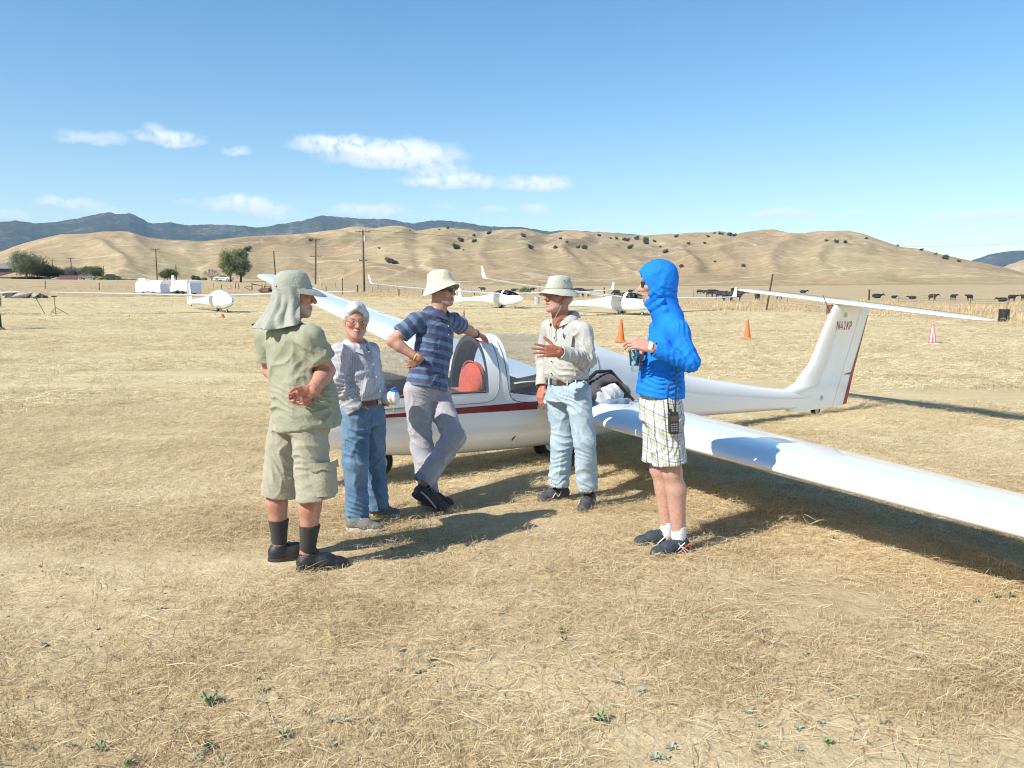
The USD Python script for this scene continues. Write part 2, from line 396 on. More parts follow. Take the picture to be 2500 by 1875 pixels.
# ground: mown dry grass; short straw near, windrows and worn patches further off
gm = {
    "g": ("geometry", {}), "map": ("mapping", {"scale": (.35, 1.0, 1.0)}), "map2": ("mapping", {"scale": (.16, 1.0, 1.0), "rotation": (0, 0, .12)}),
    "n1": ("noise_texture", {"scale": .55, "detail": 7.0, "roughness": .62}), "n2": ("noise_texture", {"scale": 9.0, "detail": 8.0, "roughness": .68}),
    "n3": ("noise_texture", {"scale": 1.3, "detail": 6.0, "roughness": .6, "distortion": .6}), "n4": ("noise_texture", {"scale": 70.0, "detail": 3.0, "roughness": .6}),
    "n5": ("noise_texture", {"scale": .09, "detail": 3.0, "roughness": .5}),
    "r1": ("rgb_ramp", {"ramp": [(0.0, (.31, .215, .12)), (.38, (.42, .31, .175)), (.5, (.51, .395, .235)), (.62, (.57, .46, .285)), (1.0, (.62, .52, .34))]}),
    "r3": ("rgb_ramp", {"ramp": [(0.0, (.62, .55, .45)), (.4, (.88, .86, .82)), (.55, (1.0, 1.0, 1.0)), (.75, (1.13, 1.15, 1.15)), (1.0, (1.18, 1.22, 1.2))]}),
    "r4": ("map_range", {"from_min": .25, "from_max": .75, "to_min": .72, "to_max": 1.22}),
    "far": ("map_range", {"range_type": "smoothstep", "from_min": 3.5, "from_max": 20.0, "to_min": 0.0, "to_max": .72, "clamp": True}),
    "len": ("vector_math", {"math_type": "length"}),
    "fc": ("rgb_ramp", {"ramp": [(0.0, (.36, .28, .145)), (.45, (.47, .395, .225)), (.7, (.55, .485, .295)), (1.0, (.60, .54, .34))]}),
    "m1": ("mix_color", {"blend_type": "multiply", "fac": 1.0, "use_clamp": False}), "sc": ("vector_math", {"math_type": "scale"}), "mf": ("mix_color", {}),
    "tl": ("attribute", {"attribute": "tall"}), "tc": ("rgb_ramp", {"ramp": [(0.0, (.29, .205, .118)), (.5, (.385, .295, .172)), (1.0, (.47, .375, .235))]}), "mt": ("mix_color", {}),
    "avg": ("mix_float", {"fac": .5}), "av2": ("mix_float", {"fac": .38}),
    "p": ("principled_bsdf", {"roughness": .95, "specular_ior_level": .1}), "b": ("bump", {"strength": .9, "distance": .03}),
}
gl = [("g.position", "map.vector"), ("g.position", "map2.vector"), ("map.vector", "n1.vector"), ("g.position", "n2.vector"), ("map2.vector", "n3.vector"), ("g.position", "n4.vector"), ("map2.vector", "n5.vector"),
      ("n1.fac", "avg.a"), ("n2.fac", "avg.b"), ("avg.result", "r1.fac"), ("n3.fac", "r3.fac"), ("r1.color", "m1.a"), ("r3.color", "m1.b"), ("n4.fac", "r4.value"), ("m1.result", "sc.vector1"), ("r4.result", "sc.scale"),
      ("g.position", "len.vector1"), ("len.value", "far.value"), ("n3.fac", "av2.a"), ("n1.fac", "av2.b"), ("av2.result", "fc.fac"), ("sc.vector", "mf.a"), ("fc.color", "mf.b"), ("far.result", "mf.fac"), ("tl.fac", "mt.fac"), ("n1.fac", "tc.fac"), ("mf.result", "mt.a"), ("tc.color", "mt.b"), ("mt.result", "p.base_color"),
      ("n2.fac", "b.height"), ("b.normal", "p.normal")]
ground_m = usdkit.material(stage, '/World/Looks/dry_ground', gm, gl, surface="p.BSDF")
_gr = np.hypot(G[..., 0], G[..., 1]); _ga = np.degrees(np.arctan2(G[..., 0], G[..., 1])); _tall = sstep(_gr - mow_r(_ga) + 4 * (meshkit.noise(G * .15, 2) - .5), -1.5, 3.0) * .9
single('ground', grid_mesh(G, flip=True), ground_m, 'mown field of dry straw coloured grass', kind='structure', smooth=True, pv={'tall': _tall.ravel()})

def px_table(pts, sx, ox, oy):
    a = np.array(pts, float); return a[:, 0] / sx + ox, a[:, 1] / sx + oy
_l = [(0,205),(60,180),(130,158),(200,140),(260,127),(380,124),(450,115),(520,112),(570,122),(640,140),(720,150),(800,153),(870,160),(960,148),(1060,138),(1160,132),(1300,125),(1400,115),(1480,100),(1550,93),(1620,100),(1700,92),(1740,93),(1800,112),(1870,100),(1920,95),(1980,105),(2080,112),(2150,110),(2205,106)]
_r = [(0,105),(60,105),(150,128),(230,112),(330,118),(400,118),(500,128),(580,133),(680,125),(760,122),(850,120),(900,115),(960,125),(1000,115),(1080,105),(1150,115),(1200,122),(1280,120),(1340,112),(1450,110),(1520,125),(1600,155),(1680,182),(1760,190),(1850,212),(1950,235),(2060,255),(2130,270),(2212,295)]
_m = [(0,75),(60,67),(150,80),(250,75),(330,60),(400,45),(470,33),(520,42),(560,35),(590,50),(650,80),(730,75),(800,88),(900,85),(1000,88),(1060,92),(1130,98),(1200,85),(1300,70),(1390,45),(1440,50),(1560,60),(1680,62),(1780,82),(1850,68),(1930,68),(2000,75),(2080,90),(2205,97)]
_mr = [(10,95),(60,100),(160,115),(260,110),(380,118),(500,125),(590,135),(700,175),(900,230)]
def ridge_el(*tabs):
    us, vs = np.concatenate([t[0] for t in tabs]), np.concatenate([t[1] for t in tabs]); ae = np.array([azel(u, v) for u, v in zip(us, vs)])
    return np.degrees(ae[:, 0]), np.tan(ae[:, 1])
_l = [(-1400, 235), (-700, 215), (-250, 228)] + _l; _r = _r + [(2700, 330), (3600, 345)]; _m = [(-1400, 90), (-800, 60), (-350, 82)] + _m
h_az, h_el = ridge_el(px_table(_l, 1.7696, 0, 500), px_table(_r, 1.7696, 1250, 500))
m_az, m_el = ridge_el(px_table(_m, 1.7696, 0, 500), px_table(_mr, 1.7696, 1250, 500))
f_az, f_el = ridge_el((np.array([430, 560, 640, 723, 836, 972, 1130, 1240, 1410, 1600, 1800, 2100, 2500]), np.array([680, 664, 650, 638, 634, 637, 647, 650, 655, 662, 668, 672, 676.])))
def fbmp(X, Y, s, o, seed): return meshkit.fbm(np.stack([X * s, Y * s, 0 * X + .37 * seed], -1), o, seed)
def hill_z(X, Y, A, R):
    az = np.degrees(A); n3 = lambda a, b, c, k: meshkit.noise(np.stack([a + 0 * R, b + 0 * R, c + 0 * R], -1), k)
    E = np.interp(az, h_az, h_el, left=h_el[0] * .9, right=h_el[-1] * .9)
    Rr = 1080 + 240 * (n3(az * .10, 0, 0, 21) - .5) * 2
    foot = 430.0 + 60 * (n3(az * .15, 1.5, 0, 25) - .5); s = np.clip((R - foot) / (Rr - foot), 0, 1.6)
    up = np.where(s <= 1, (.58 * (1 - (1 - s.clip(0, 1)) ** 1.7) + .42 * s ** 1.4) * (.35 + .65 * sstep(s, 0, .16)), 1 - .9 * (s - 1))
    env = np.where(s < 1, (s.clip(0, 1) ** .7) * (1 - s.clip(0, 1)) ** .55 * 1.5, 0)
    wa = az + 3.2 * (fbmp(X, Y, .0045, 3, 9) - .5) * 2
    g1 = 1 - np.abs(2 * n3(wa * .13, R * .0011, 0, 4) - 1); g2 = 1 - np.abs(2 * n3(wa * .36 + 9, R * .0022, 0, 6) - 1); g3 = 1 - np.abs(2 * n3((wa + 1.2 * fbmp(X, Y, .02, 2, 5)) * 1.0 + 3, R * .005, 0, 8) - 1)
    H = E * Rr
    z = 4.5 + H * up + env * H * (.155 * (g1 - .62) + .11 * (g2 - .55) + .055 * (g3 - .5)) + 1.6 * env * (fbmp(X, Y, .05, 3, 2) - .5)
    Ef = np.interp(az, f_az, f_el); Rf = 455 + 35 * np.sin(az * .23)
    g = np.exp(-(np.abs(R - Rf) / np.where(R < Rf, 95, 60)) ** 2) * (.93 + .14 * fbmp(X, Y, .01, 2, 12))
    z2 = 1.0 + Ef * Rf * g * sstep(az, -15, -9) * (.86 + .14 * np.sin(az * .55 + 1.0))
    k = 3.0; hh = np.clip(.5 + .5 * (z2 - z) / k, 0, 1); zz = z + (z2 - z) * hh + k * hh * (1 - hh)
    f = sstep(R, 300, 400); return zz * f + (1 - f) * np.minimum(zz, terrain(X, Y) - .3 + f * .5)
hr = np.r_[np.linspace(300, 1400, 150), np.geomspace(1420, 2000, 10)]
HP = polar(-58, 58, 640, hr, hill_z)
el = (HP[..., 2] - CAMH) / np.hypot(HP[..., 0], HP[..., 1]); top = el.max(1)
az = np.degrees(np.arctan2(HP[:, 0, 0], HP[:, 0, 1])); want = np.interp(az, h_az, h_el, left=h_el[0] * .9, right=h_el[-1] * .9)
fac = gaussian_filter1d(want / top, 7.0)
ft = sstep(np.hypot(HP[..., 0], HP[..., 1]), 420, 760)
HP[..., 2] = CAMH + (HP[..., 2] - CAMH) * (1 + (fac[:, None] - 1) * ft)
hm = {
    "g": ("geometry", {}), "n1": ("noise_texture", {"scale": .006, "detail": 8.0, "roughness": .6}), "n2": ("noise_texture", {"scale": .028, "detail": 9.0, "roughness": .72}),
    "n3": ("noise_texture", {"scale": .0075, "detail": 4.0, "roughness": .5}), "v": ("noise_texture", {"scale": .22, "detail": 5.0, "roughness": .7}),
    "ws": ("wave_texture", {"wave_type": "bands", "bands_direction": "z", "scale": .16, "distortion": 9.0, "detail": 3.0, "detail_scale": .35}),
    "av": ("mix_float", {"fac": .45}),
    "r": ("rgb_ramp", {"ramp": [(0.0, (.19, .128, .075)), (.36, (.27, .192, .112)), (.47, (.325, .24, .142)), (.56, (.385, .295, .175)), (.68, (.44, .355, .22)), (1.0, (.52, .44, .29))]}),
    "gr": ("map_range", {"range_type": "smoothstep", "from_min": .54, "from_max": .68, "to_min": 0.0, "to_max": .42, "clamp": True}), "mg": ("mix_color", {"b": (.26, .25, .115)}),
    "rk": ("map_range", {"range_type": "smoothstep", "from_min": .62, "from_max": .70, "to_min": 0.0, "to_max": .55, "clamp": True}), "mr": ("mix_color", {"b": (.23, .185, .13)}),
    "vv": ("map_range", {"from_min": .25, "from_max": .75, "to_min": .70, "to_max": 1.26}), "sc": ("vector_math", {"math_type": "scale"}),
    "vo": ("voronoi_texture", {"feature": "distance_to_edge", "scale": .0095}), "wn": ("noise_texture", {"scale": .012, "detail": 4.0}), "ws2": ("vector_math", {"math_type": "multiply_add", "vector2": (75, 75, 75)}), "tr": ("map_range", {"range_type": "smoothstep", "from_min": .004, "from_max": .022, "to_min": .42, "to_max": 0.0, "clamp": True}), "mtr": ("mix_color", {"b": (.56, .475, .32)}),
    "p": ("principled_bsdf", {"roughness": 1.0, "specular_ior_level": 0.0}), "b": ("bump", {"strength": .8, "distance": 3.0}),
}
hl = [("g.position", "n1.vector"), ("g.position", "n2.vector"), ("g.position", "n3.vector"), ("g.position", "v.vector"), ("n1.fac", "av.a"), ("n2.fac", "av.b"), ("av.result", "r.fac"), ("n3.fac", "gr.value"), ("gr.result", "mg.fac"), ("r.color", "mg.a"),
      ("n2.fac", "rk.value"), ("rk.result", "mr.fac"), ("mg.result", "mr.a"), ("v.fac", "vv.value"), ("g.position", "wn.vector"), ("wn.color", "ws2.vector1"), ("g.position", "ws2.vector3"), ("ws2.vector", "vo.vector"), ("vo.distance", "tr.value"), ("tr.result", "mtr.fac"), ("mr.result", "mtr.a"), ("mtr.result", "sc.vector1"), ("vv.result", "sc.scale"), ("sc.vector", "p.base_color"), ("n2.fac", "b.height"), ("b.normal", "p.normal")]
hills_m = usdkit.material(stage, '/World/Looks/hill_grass', hm, hl, surface="p.BSDF")
single('hills', grid_mesh(HP, flip=True), hills_m, 'dry golden grass hills behind the field', kind='structure', smooth=True)
HPv = HP
def hill_hit(u, v):
    d = ray(u, v); s = np.linspace(330, 1500, 3000); P = _O + d * s[:, None]
    ia = (np.degrees(math.atan2(d[0], d[1])) + 58) / 116 * 639; a0 = int(ia); col = HPv[a0] * (1 - (ia - a0)) + HPv[min(a0 + 1, 639)] * (ia - a0)
    z = np.interp(np.hypot(P[:, 0], P[:, 1]), np.hypot(col[:, 0], col[:, 1]), col[:, 2]); k = int(np.argmax(P[:, 2] < z)); return P[k] if k else None
def mtn(az0, az1, taz, tel, R0, R1, name, label, m, seed, naz=520, rough=1.0):
    r_ = np.linspace(R0, R1 * 1.12, 70)
    def zf(X, Y, A, R):
        E = np.interp(np.degrees(A), taz, tel, left=tel[0], right=tel[-1]); s = np.clip((R - R0) / (R1 - R0), 0, 1.12)
        up = np.where(s <= 1, s ** 1.15, 1 - 2.5 * (s - 1))
        n1 = 1 - np.abs(2 * fbmp(X, Y, 1.0 / 900, 4, seed) - 1); n2 = fbmp(X, Y, 1.0 / 140, 4, seed + 3)
        return E * R1 * up * (1 - .55 * (1 - n1) * np.minimum(1, 1.6 - 1.2 * np.minimum(s, 1))) + 22 * rough * (n2 - .5) * np.clip(s * 2, 0, 1)
    P = polar(az0, az1, naz, r_, zf); e_ = (P[..., 2] - CAMH) / np.hypot(P[..., 0], P[..., 1]); t_ = np.maximum(e_.max(1), 1e-4)
    a_ = np.linspace(az0, az1, naz); w_ = np.interp(a_, taz, tel, left=tel[0], right=tel[-1]) + (meshkit.noise(np.stack([a_ * 9, 0 * a_, 0 * a_], -1), seed) - .5) * .0012 + (meshkit.noise(np.stack([a_ * 31, 0 * a_, 0 * a_], -1), seed) - .5) * .0008
    P[..., 2] *= np.maximum(gaussian_filter1d(w_ / t_, .6), .02)[:, None]
    P[:, 0, 2] = -2
    single(name, grid_mesh(P, flip=True), m, label, kind='structure', smooth=True)
chap_m = usdkit.material(stage, '/World/Looks/chaparral', {
    "g": ("geometry", {}), "n": ("noise_texture", {"scale": .02, "detail": 9.0, "roughness": .78}), "n2": ("noise_texture", {"scale": .0035, "detail": 4.0, "roughness": .6}),
    "av": ("mix_float", {"fac": .35}), "r": ("rgb_ramp", {"ramp": [(0.0, (.012, .018, .012)), (.45, (.028, .036, .022)), (.53, (.055, .060, .036)), (.61, (.17, .135, .09)), (1.0, (.27, .21, .15))]}),
    "p": ("principled_bsdf", {"roughness": 1.0, "specular_ior_level": 0.0}), "b": ("bump", {"strength": 1.0, "distance": 14.0})},
    [("g.position", "n.vector"), ("g.position", "n2.vector"), ("n.fac", "av.a"), ("n2.fac", "av.b"), ("av.result", "r.fac"), ("r.color", "p.base_color"), ("n.fac", "b.height"), ("b.normal", "p.normal")], surface="p.BSDF")
mtn(-44, 14, m_az, m_el, 3300, 5200, 'mountains', 'brush covered mountain range, blue with distance', chap_m, 31)
_ra, _re = ridge_el(px_table([(1850, 300), (1990, 240), (2060, 215), (2150, 200), (2212, 197), (2400, 215), (2700, 260)], 1.7696, 1250, 500))
mtn(24, 52, _ra, _re, 3800, 5600, 'mountains', 'far blue mountain at the right edge', chap_m, 41, 200)
_ra, _re = ridge_el(px_table([(2000, 310), (2130, 266), (2212, 236), (2400, 215), (2600, 230)], 1.7696, 1250, 500))
mtn(28, 52, _ra, _re, 1900, 2600, 'hills', 'brown ridge at the right edge', hills_m, 47, 160, .5)

# air
haze_m = usdkit.material(stage, '/World/Looks/haze', {"v": ("principled_volume", {"color": (.50, .74, 1.0), "density": HAZE_D, "anisotropy": .0})}, [], volume="v.volume") if HAZE_D else None
if HAZE_D:
    single('haze', box((-9000, -600, -8), (9000, 8000, 700)), haze_m, 'thin summer haze in the air', kind='stuff', smooth=False)
# ------------------------------------------------------------------ gliders
white_m = mat('white_gelcoat', (.80, .80, .79), .22, spec=.5, coat=.6, var=.02, scale=3.0)
dark_m = mat('dark_trim', (.025, .026, .03), .55)
grey_m = mat('cockpit_grey', (.07, .075, .085), .7, var=.25, scale=9.0)
rubber_m = mat('tyre_rubber', (.018, .018, .018), .8)
red_m = mat('red_stripe', (.20, .016, .022), .35, coat=.4)
redcloth_m = mat('red_seat_cloth', (.56, .085, .035), .9, var=.18, scale=22.0, bump=.25, bscale=160.0, sheen=.2)
metal_m = mat('bare_metal', (.45, .45, .46), .38, metal=.9, var=.1)
line_m = mat('seam_line', (.10, .10, .105), .7)
faint_m = mat('faint_seam', (.42, .42, .42), .7)
text_m = mat('registration_red', (.28, .045, .035), .5)
glass_m = usdkit.material(stage, '/World/Looks/canopy_plexiglass', {"t": ("transparent_bsdf", {"color": (.90, .925, .93)}), "g": ("glossy_bsdf", {"color": (.5, .5, .5), "roughness": .02}), 
     "d": ("diffuse_bsdf", {"color": (.75, .78, .8)}), "m": ("mix_closure", {"fac": .10}), "m2": ("mix_closure", {"fac": .06})}, [("t.BSDF", "m.closure1"), ("g.BSDF", "m.closure2"), ("m.closure", "m2.closure1"), ("d.BSDF", "m2.closure2")], surface="m2.closure")
smoked_m = usdkit.material(stage, '/World/Looks/tinted_canopy', {"t": ("transparent_bsdf", {"color": (.55, .60, .62)}), "g": ("glossy_bsdf", {"color": (.4, .4, .4), "roughness": .05}), "f": ("fresnel", {"IOR": 1.12}),
     "m": ("mix_closure", {})}, [("f.fac", "m.fac"), ("t.BSDF", "m.closure1"), ("g.BSDF", "m.closure2")], surface="m.closure")

GX, GY, GA, GR = -1.236, 6.991, .595, .098
_aft = np.array([math.cos(GA), math.sin(GA), 0]); _lat = np.array([math.sin(GA), -math.cos(GA), 0])
def gw(P):
    """glider coordinates (t aft of the nose wheel, l towards the near side, z up) to the world, banked onto the near wing"""
    P = np.asarray(P, float); t, l, z = P[..., 0:1], P[..., 1:2], P[..., 2:3]
    return np.array([GX, GY, 0]) + _aft * t + _lat * (l * math.cos(GR) + z * math.sin(GR)) + np.array([0, 0, 1.0]) * (-l * math.sin(GR) + z * math.cos(GR))
def gwm(m): return trimesh.Trimesh(gw(m.vertices), m.faces, process=False)
def airfoil(n=22, th=.14):
    x = .5 * (1 - np.cos(np.linspace(0, np.pi, n))); y = 5 * th * (.2969 * np.sqrt(x) - .126 * x - .3516 * x ** 2 + .2843 * x ** 3 - .1036 * x ** 4)
    c = .03 * 4 * x * (1 - x)
    up = np.stack([x, c + y], 1); lo = np.stack([x, c - y * .9], 1)
    return np.vstack([up[::-1], lo[1:-1]])
def wing_mesh(le, chord, span_pts, zf, th=.14, tipround=.3, side=1, n=22):
    """le(l), chord(l) along the span stations; the section stands in the (t, z) plane"""
    A = airfoil(n, 1.0); P = []
    L = span_pts[-1]
    for l in span_pts:
        c = chord(l); t0 = le(l); e = max(0.0, (l - (L - tipround)) / tipround) if tipround else 0.0
        k = math.sqrt(max(0.0, 1 - (min(e, .995)) ** 2)) if e > 0 else 1.0
        cc = c * (.25 + .75 * k); t0 = t0 + (c - cc) * .62; th_ = (th if np.isscalar(th) else th(l)) * (.25 + .75 * k)
        q = np.zeros((len(A), 3)); q[:, 0] = t0 + A[:, 0] * cc; q[:, 1] = side * l; q[:, 2] = zf(l) + A[:, 1] * cc * th_
        P.append(q)
    P = np.array(P); m = grid_mesh(P, closed_v=True, flip=side < 0)
    k = len(m.vertices); tip = P[-1].mean(0); na = P.shape[1]; b = (len(P) - 1) * na
    f = [[k, b + (j + 1) % na, b + j] if side < 0 else [k, b + j, b + (j + 1) % na] for j in range(na)]
    return trimesh.Trimesh(np.vstack([m.vertices, tip[None]]), np.vstack([m.faces, f]), process=False)
class Body:
    """fuselage skin: ovals along t with a sill height that separates the glazed top"""
    def __init__(s, st, n=2.25):
        st = np.array(st, float); s.t = st[:, 0]; s.n = n
        s.cols = st
    def at(s, t):
        from scipy.interpolate import PchipInterpolator
        if not hasattr(s, '_p'): s._p = [PchipInterpolator(s.t, s.cols[:, k]) for k in range(1, 6)]
        return [np.asarray(p(t), float) for p in s._p]                # half width, z bottom, z of widest, z top, sill
    def side(s, t, z, sgn=1, off=0.0):
        w, zb, zc, zt, zs = s.at(t); h = np.where(z > zc, zt - zc, zc - zb)
        l = w * np.maximum(1 - (np.abs(z - zc) / h).clip(0, 1) ** s.n, 0) ** (1 / s.n)
        return np.stack([t + 0 * l, sgn * (l + off), z + 0 * l], -1)
    def rings(s, ts, nlow=12, nmid=5, ntop=12):
        w, zb, zc, zt, zs = s.at(ts); e = 2 / s.n
        a = np.linspace(-np.pi / 2, 0, nlow + 1)[:-1]
        low = [(np.abs(np.cos(x)) ** e, zc - (zc - zb) * np.abs(np.sin(x)) ** e) for x in a]
        ths = np.arcsin(np.clip((zs - zc) / (zt - zc), 0.02, .999) ** (1 / e))
        mid = [(np.cos(ths * k) ** e, zc + (zt - zc) * np.sin(ths * k) ** e) for k in np.linspace(0, 1, nmid + 1)[:-1]]
        tp = [(np.cos(ths + (np.pi / 2 - ths) * k).clip(0) ** e, zc + (zt - zc) * np.sin(ths + (np.pi / 2 - ths) * k) ** e) for k in np.linspace(0, 1, ntop + 1)]
        half = low + mid + tp
        L = np.array([h[0] * w for h in half]).T; Z = np.array([h[1] + 0 * w for h in half]).T
        s.isill = nlow + nmid; nh = L.shape[1]
        right = np.stack([np.repeat(ts[:, None], nh, 1), L, Z], -1); left = right[:, ::-1][:, 1:-1] * [1, -1, 1]
        return np.concatenate([right, left], 1), nh
st = [  # t, half width, bottom, widest, top, sill
    (-.90, .012, .49, .505, .52, .517), (-.87, .075, .43, .51, .585, .575), (-.80, .135, .375, .52, .66, .64), (-.70, .185, .335, .53, .725, .695), (-.55, .245, .305, .54, .80, .735),
    (-.36, .295, .275, .555, .895, .752), (-.1, .335, .215, .56, 1.02, .757), (.2, .355, .170, .56, 1.125, .757), (.6, .365, .128, .56, 1.185, .755), (1.1, .365, .105, .56, 1.215, .735), (1.6, .36, .088, .56, 1.20, .675),
    (2.0, .345, .085, .56, 1.165, .72), (2.3, .32, .095, .55, 1.10, .98), (2.66, .27, .12, .54, .995, .93), (3.2, .21, .16, .50, .83, .78), (3.85, .165, .178, .43, .665, .62), (4.7, .128, .155, .345, .515, .48),
    (5.45, .098, .128, .27, .402, .375), (6.1, .075, .098, .225, .345, .32), (6.55, .045, .090, .20, .31, .29), (6.72, .012, .12, .19, .27, .25)]
FB = Body(st)
tF0, tF1, tR0, tR1 = -.50, .955, 1.185, 2.16
ts = np.unique(np.round(np.r_[np.linspace(-.9, -.55, 12), np.linspace(-.5, .955, 26), [1.05, 1.12], np.linspace(1.185, 2.16, 20), np.linspace(2.2, 6.72, 46)], 4))
RG, NH = FB.rings(ts)
FM = grid_mesh(RG, closed_v=True)
nt, nv = RG.shape[:2]
fi = np.arange(len(FM.faces)) % ((nt - 1) * nv); ti, vi = fi // nv, fi % nv
topv = (vi >= FB.isill) & (vi < (nv - FB.isill))
frontg = topv & (ts[ti] >= tF0 - 1e-3) & (ts[ti] < tF1 - 1e-3); rearg = topv & (ts[ti] >= tR0 - 1e-3) & (ts[ti] < tR1 - 1e-3)
def sub(m, mask): 
    q = trimesh.Trimesh(m.vertices, m.faces[mask], process=False); q.remove_unreferenced_vertices(); return q
gl = Thing('glider', 'large white two seat glider with red side stripe parked across the field behind the men', 'glider', gw([0, 0, 0]))
shell = sub(FM, ~(frontg | rearg))
if np.mean((shell.triangles_center - np.array([0, 0, .5]))[:, 1] * shell.face_normals[:, 1]) < 0: FM = trimesh.Trimesh(FM.vertices, FM.faces[:, ::-1], process=False); shell = sub(FM, ~(frontg | rearg))
gl.add('fuselage', gwm(shell), white_m, 40)
for k, msk in enumerate((frontg, rearg)):
    gl.add('canopy_glass', gwm(sub(FM, msk)), glass_m, True, label=['clear front canopy', 'clear rear canopy'][k])
# cockpit: inner skin, floor, frames
def inset(mesh, d): n = vnormals(mesh); return trimesh.Trimesh(mesh.vertices - n * d, mesh.faces[:, ::-1], process=False)
cock = (ts[ti] > -.62) & (ts[ti] < 2.3) & ~(frontg | rearg)
gl.add('cockpit_liner', gwm(inset(sub(FM, cock), .022)), grey_m, 40)
gl.add('cockpit_floor', gwm(box((-.2, -.27, .36), (2.2, .27, .38))), dark_m, False)
def arch(t, inner, wdt, zlo, m, name, off=.004, lab=None):
    zs_ = np.r_[np.linspace(zlo, float(FB.at(t)[3]) - .02, 18)]
    near = np.array([FB.side(np.array(t), np.array(z), 1) for z in zs_]); topp = np.array([[t, 0, float(FB.at(t)[3])]]); far = near[::-1] * [1, -1, 1]
    c = np.vstack([near, topp, far]); cen = np.array([t, 0, .6]); nrm = c - cen; nrm[:, 0] = 0; nrm /= np.linalg.norm(nrm, axis=1, keepdims=True)
    o = c + nrm * off; i = c - nrm * inner; T = np.array([wdt / 2, 0, 0])
    R = np.stack([o - T, o + T, i + T, i - T], 1)
    gl.add(name, gwm(grid_mesh(R, closed_v=True, flip=True)), m, 30, label=lab)
arch(1.005, .05, .10, .62, dark_m, 'canopy_frame', off=-.006)
arch(1.15, .04, .06, .62, dark_m, 'canopy_frame', off=-.006)
arch(2.15, .03, .03, .70, dark_m, 'canopy_frame', off=-.004)
def rail(t0, t1, sgn, dz=0.0, r=.014):
    tt = np.linspace(t0, t1, 24); z = FB.at(tt)[4] + dz
    return tube(FB.side(tt, z, sgn, -.012), r, 6)
for sg in (1, -1):
    gl.add('sill_rail', gwm(rail(tF0 + .02, .93, sg)), dark_m, True); gl.add('sill_rail', gwm(rail(1.215, 2.13, sg)), dark_m, True)
# seam lines round the two canopy frames (near and far side)
def seam(pts, sgn, r=.0035):
    p = np.array(pts, float); d = np.r_[0, np.cumsum(np.linalg.norm(np.diff(p, axis=0), axis=1))]; s_ = np.linspace(0, d[-1], 70); t = np.interp(s_, d, p[:, 0]); z = np.interp(s_, d, p[:, 1])
    t, z = gaussian_filter1d(t, 1.6, mode='nearest'), gaussian_filter1d(z, 1.6, mode='nearest')
    return tube(FB.side(t, z, sgn, .0005), r, 5)
for sg in (1, -1):
    gl.add('canopy_seam', gwm(seam([(-.62, .66), (.1, .672), (.6, .66), (.98, .655), (1.05, .70), (1.075, .80), (1.08, .95), (1.08, 1.1), (1.075, 1.2)], sg)), line_m, True)
    gl.add('canopy_seam', gwm(seam([(1.14, 1.18), (1.15, 1.0), (1.16, .80), (1.18, .68), (1.26, .635), (1.55, .612), (1.9, .62), (2.2, .68), (2.3, .85), (2.3, 1.0)], sg)), line_m, True)
    tt = np.linspace(-.78, 2.7, 60)
    zl = np.interp(tt, [-.8, -.5, 0, .63, 1.57, 2.7], [.585, .592, .597, .577, .547, .545]); zh = np.interp(tt, [-.8, -.5, 0, .63, 1.57, 2.7], [.597, .610, .627, .632, .624, .60])
    S = np.stack([FB.side(tt, zl * (1 - k) + zh * k, sg, .003) for k in (0, .33, .67, 1)], 1)
    gl.add('stripe', gwm(grid_mesh(S, flip=sg < 0)), red_m, True)
    tt = np.linspace(-.8, -.3, 14); S = np.stack([FB.side(tt, .63 + 0 * tt + k * np.interp(tt, [-.8, -.3], [.02, .012]), sg, .003) for k in (0, .5, 1)], 1)
    gl.add('stripe', gwm(grid_mesh(S, flip=sg < 0)), red_m, True)
# seats, panel
def cushion(c, r, ax=I3): return sdf_mesh([(ell(c, ax, r), 0)], .012)
for t0, zz in ((1.02, .82), (2.12, .72)):
    ax_ = np.array([[math.cos(.25), 0, -math.sin(.25)], [0, 1, 0], [math.sin(.25), 0, math.cos(.25)]])
    b = sdf_mesh([(ell((t0 - .03, 0, zz - .02), ax_, (.075, .185, .165)), 0), (ell((t0 - .02, 0, zz - .12), ax_, (.085, .17, .08)), .04)], .009)
    gl.add('seat_back', gwm(b), redcloth_m, True)
    aa = np.linspace(0, 2 * np.pi, 40); gl.add('seat_piping', gwm(tube(np.stack([t0 - .035 - .04 * np.sin(aa) * .165, .186 * np.cos(aa), zz - .02 + .166 * np.sin(aa)], 1), .007, 6, False)), redcloth_m, True)
    s_ = sdf_mesh([(ell((t0 - .42, 0, zz - .20), I3, (.42, .26, .075)), 0), (ell((t0 - .12, 0, zz - .19), I3, (.2, .25, .08)), .05)], .014)
    gl.add('seat_cushion', gwm(s_), redcloth_m, True)
    bt = tube([(t0 - .28, .27, zz - .13), (t0 - .24, .1, zz - .115), (t0 - .26, -.05, zz - .112)], .018, 6)
    gl.add('seat_belt', gwm(bt), dark_m, True)
for t0, zz, w_ in ((.02, .86, .25), (1.32, .82, .26)):
    c = box((t0 - .16, -w_, zz - .22), (t0, w_, zz - .02), .03); gl.add('instrument_panel', gwm(c), grey_m, 30)
    gl.add('panel_hood', gwm(box((t0 - .22, -w_ * .9, zz - .03), (t0 + .06, w_ * .9, zz), .012)), dark_m, 30)
gl.add('instrument_box', gwm(box((-.16, .02, .862), (.0, .16, .925), .01)), dark_m, 30)
for sg in (): gl.add('vent_window_frame', gwm(seam([(.30, .80), (.62, .80), (.66, .84), (.62, .90), (.34, .90), (.30, .87), (.30, .80)], sg, .004)), line_m, True)
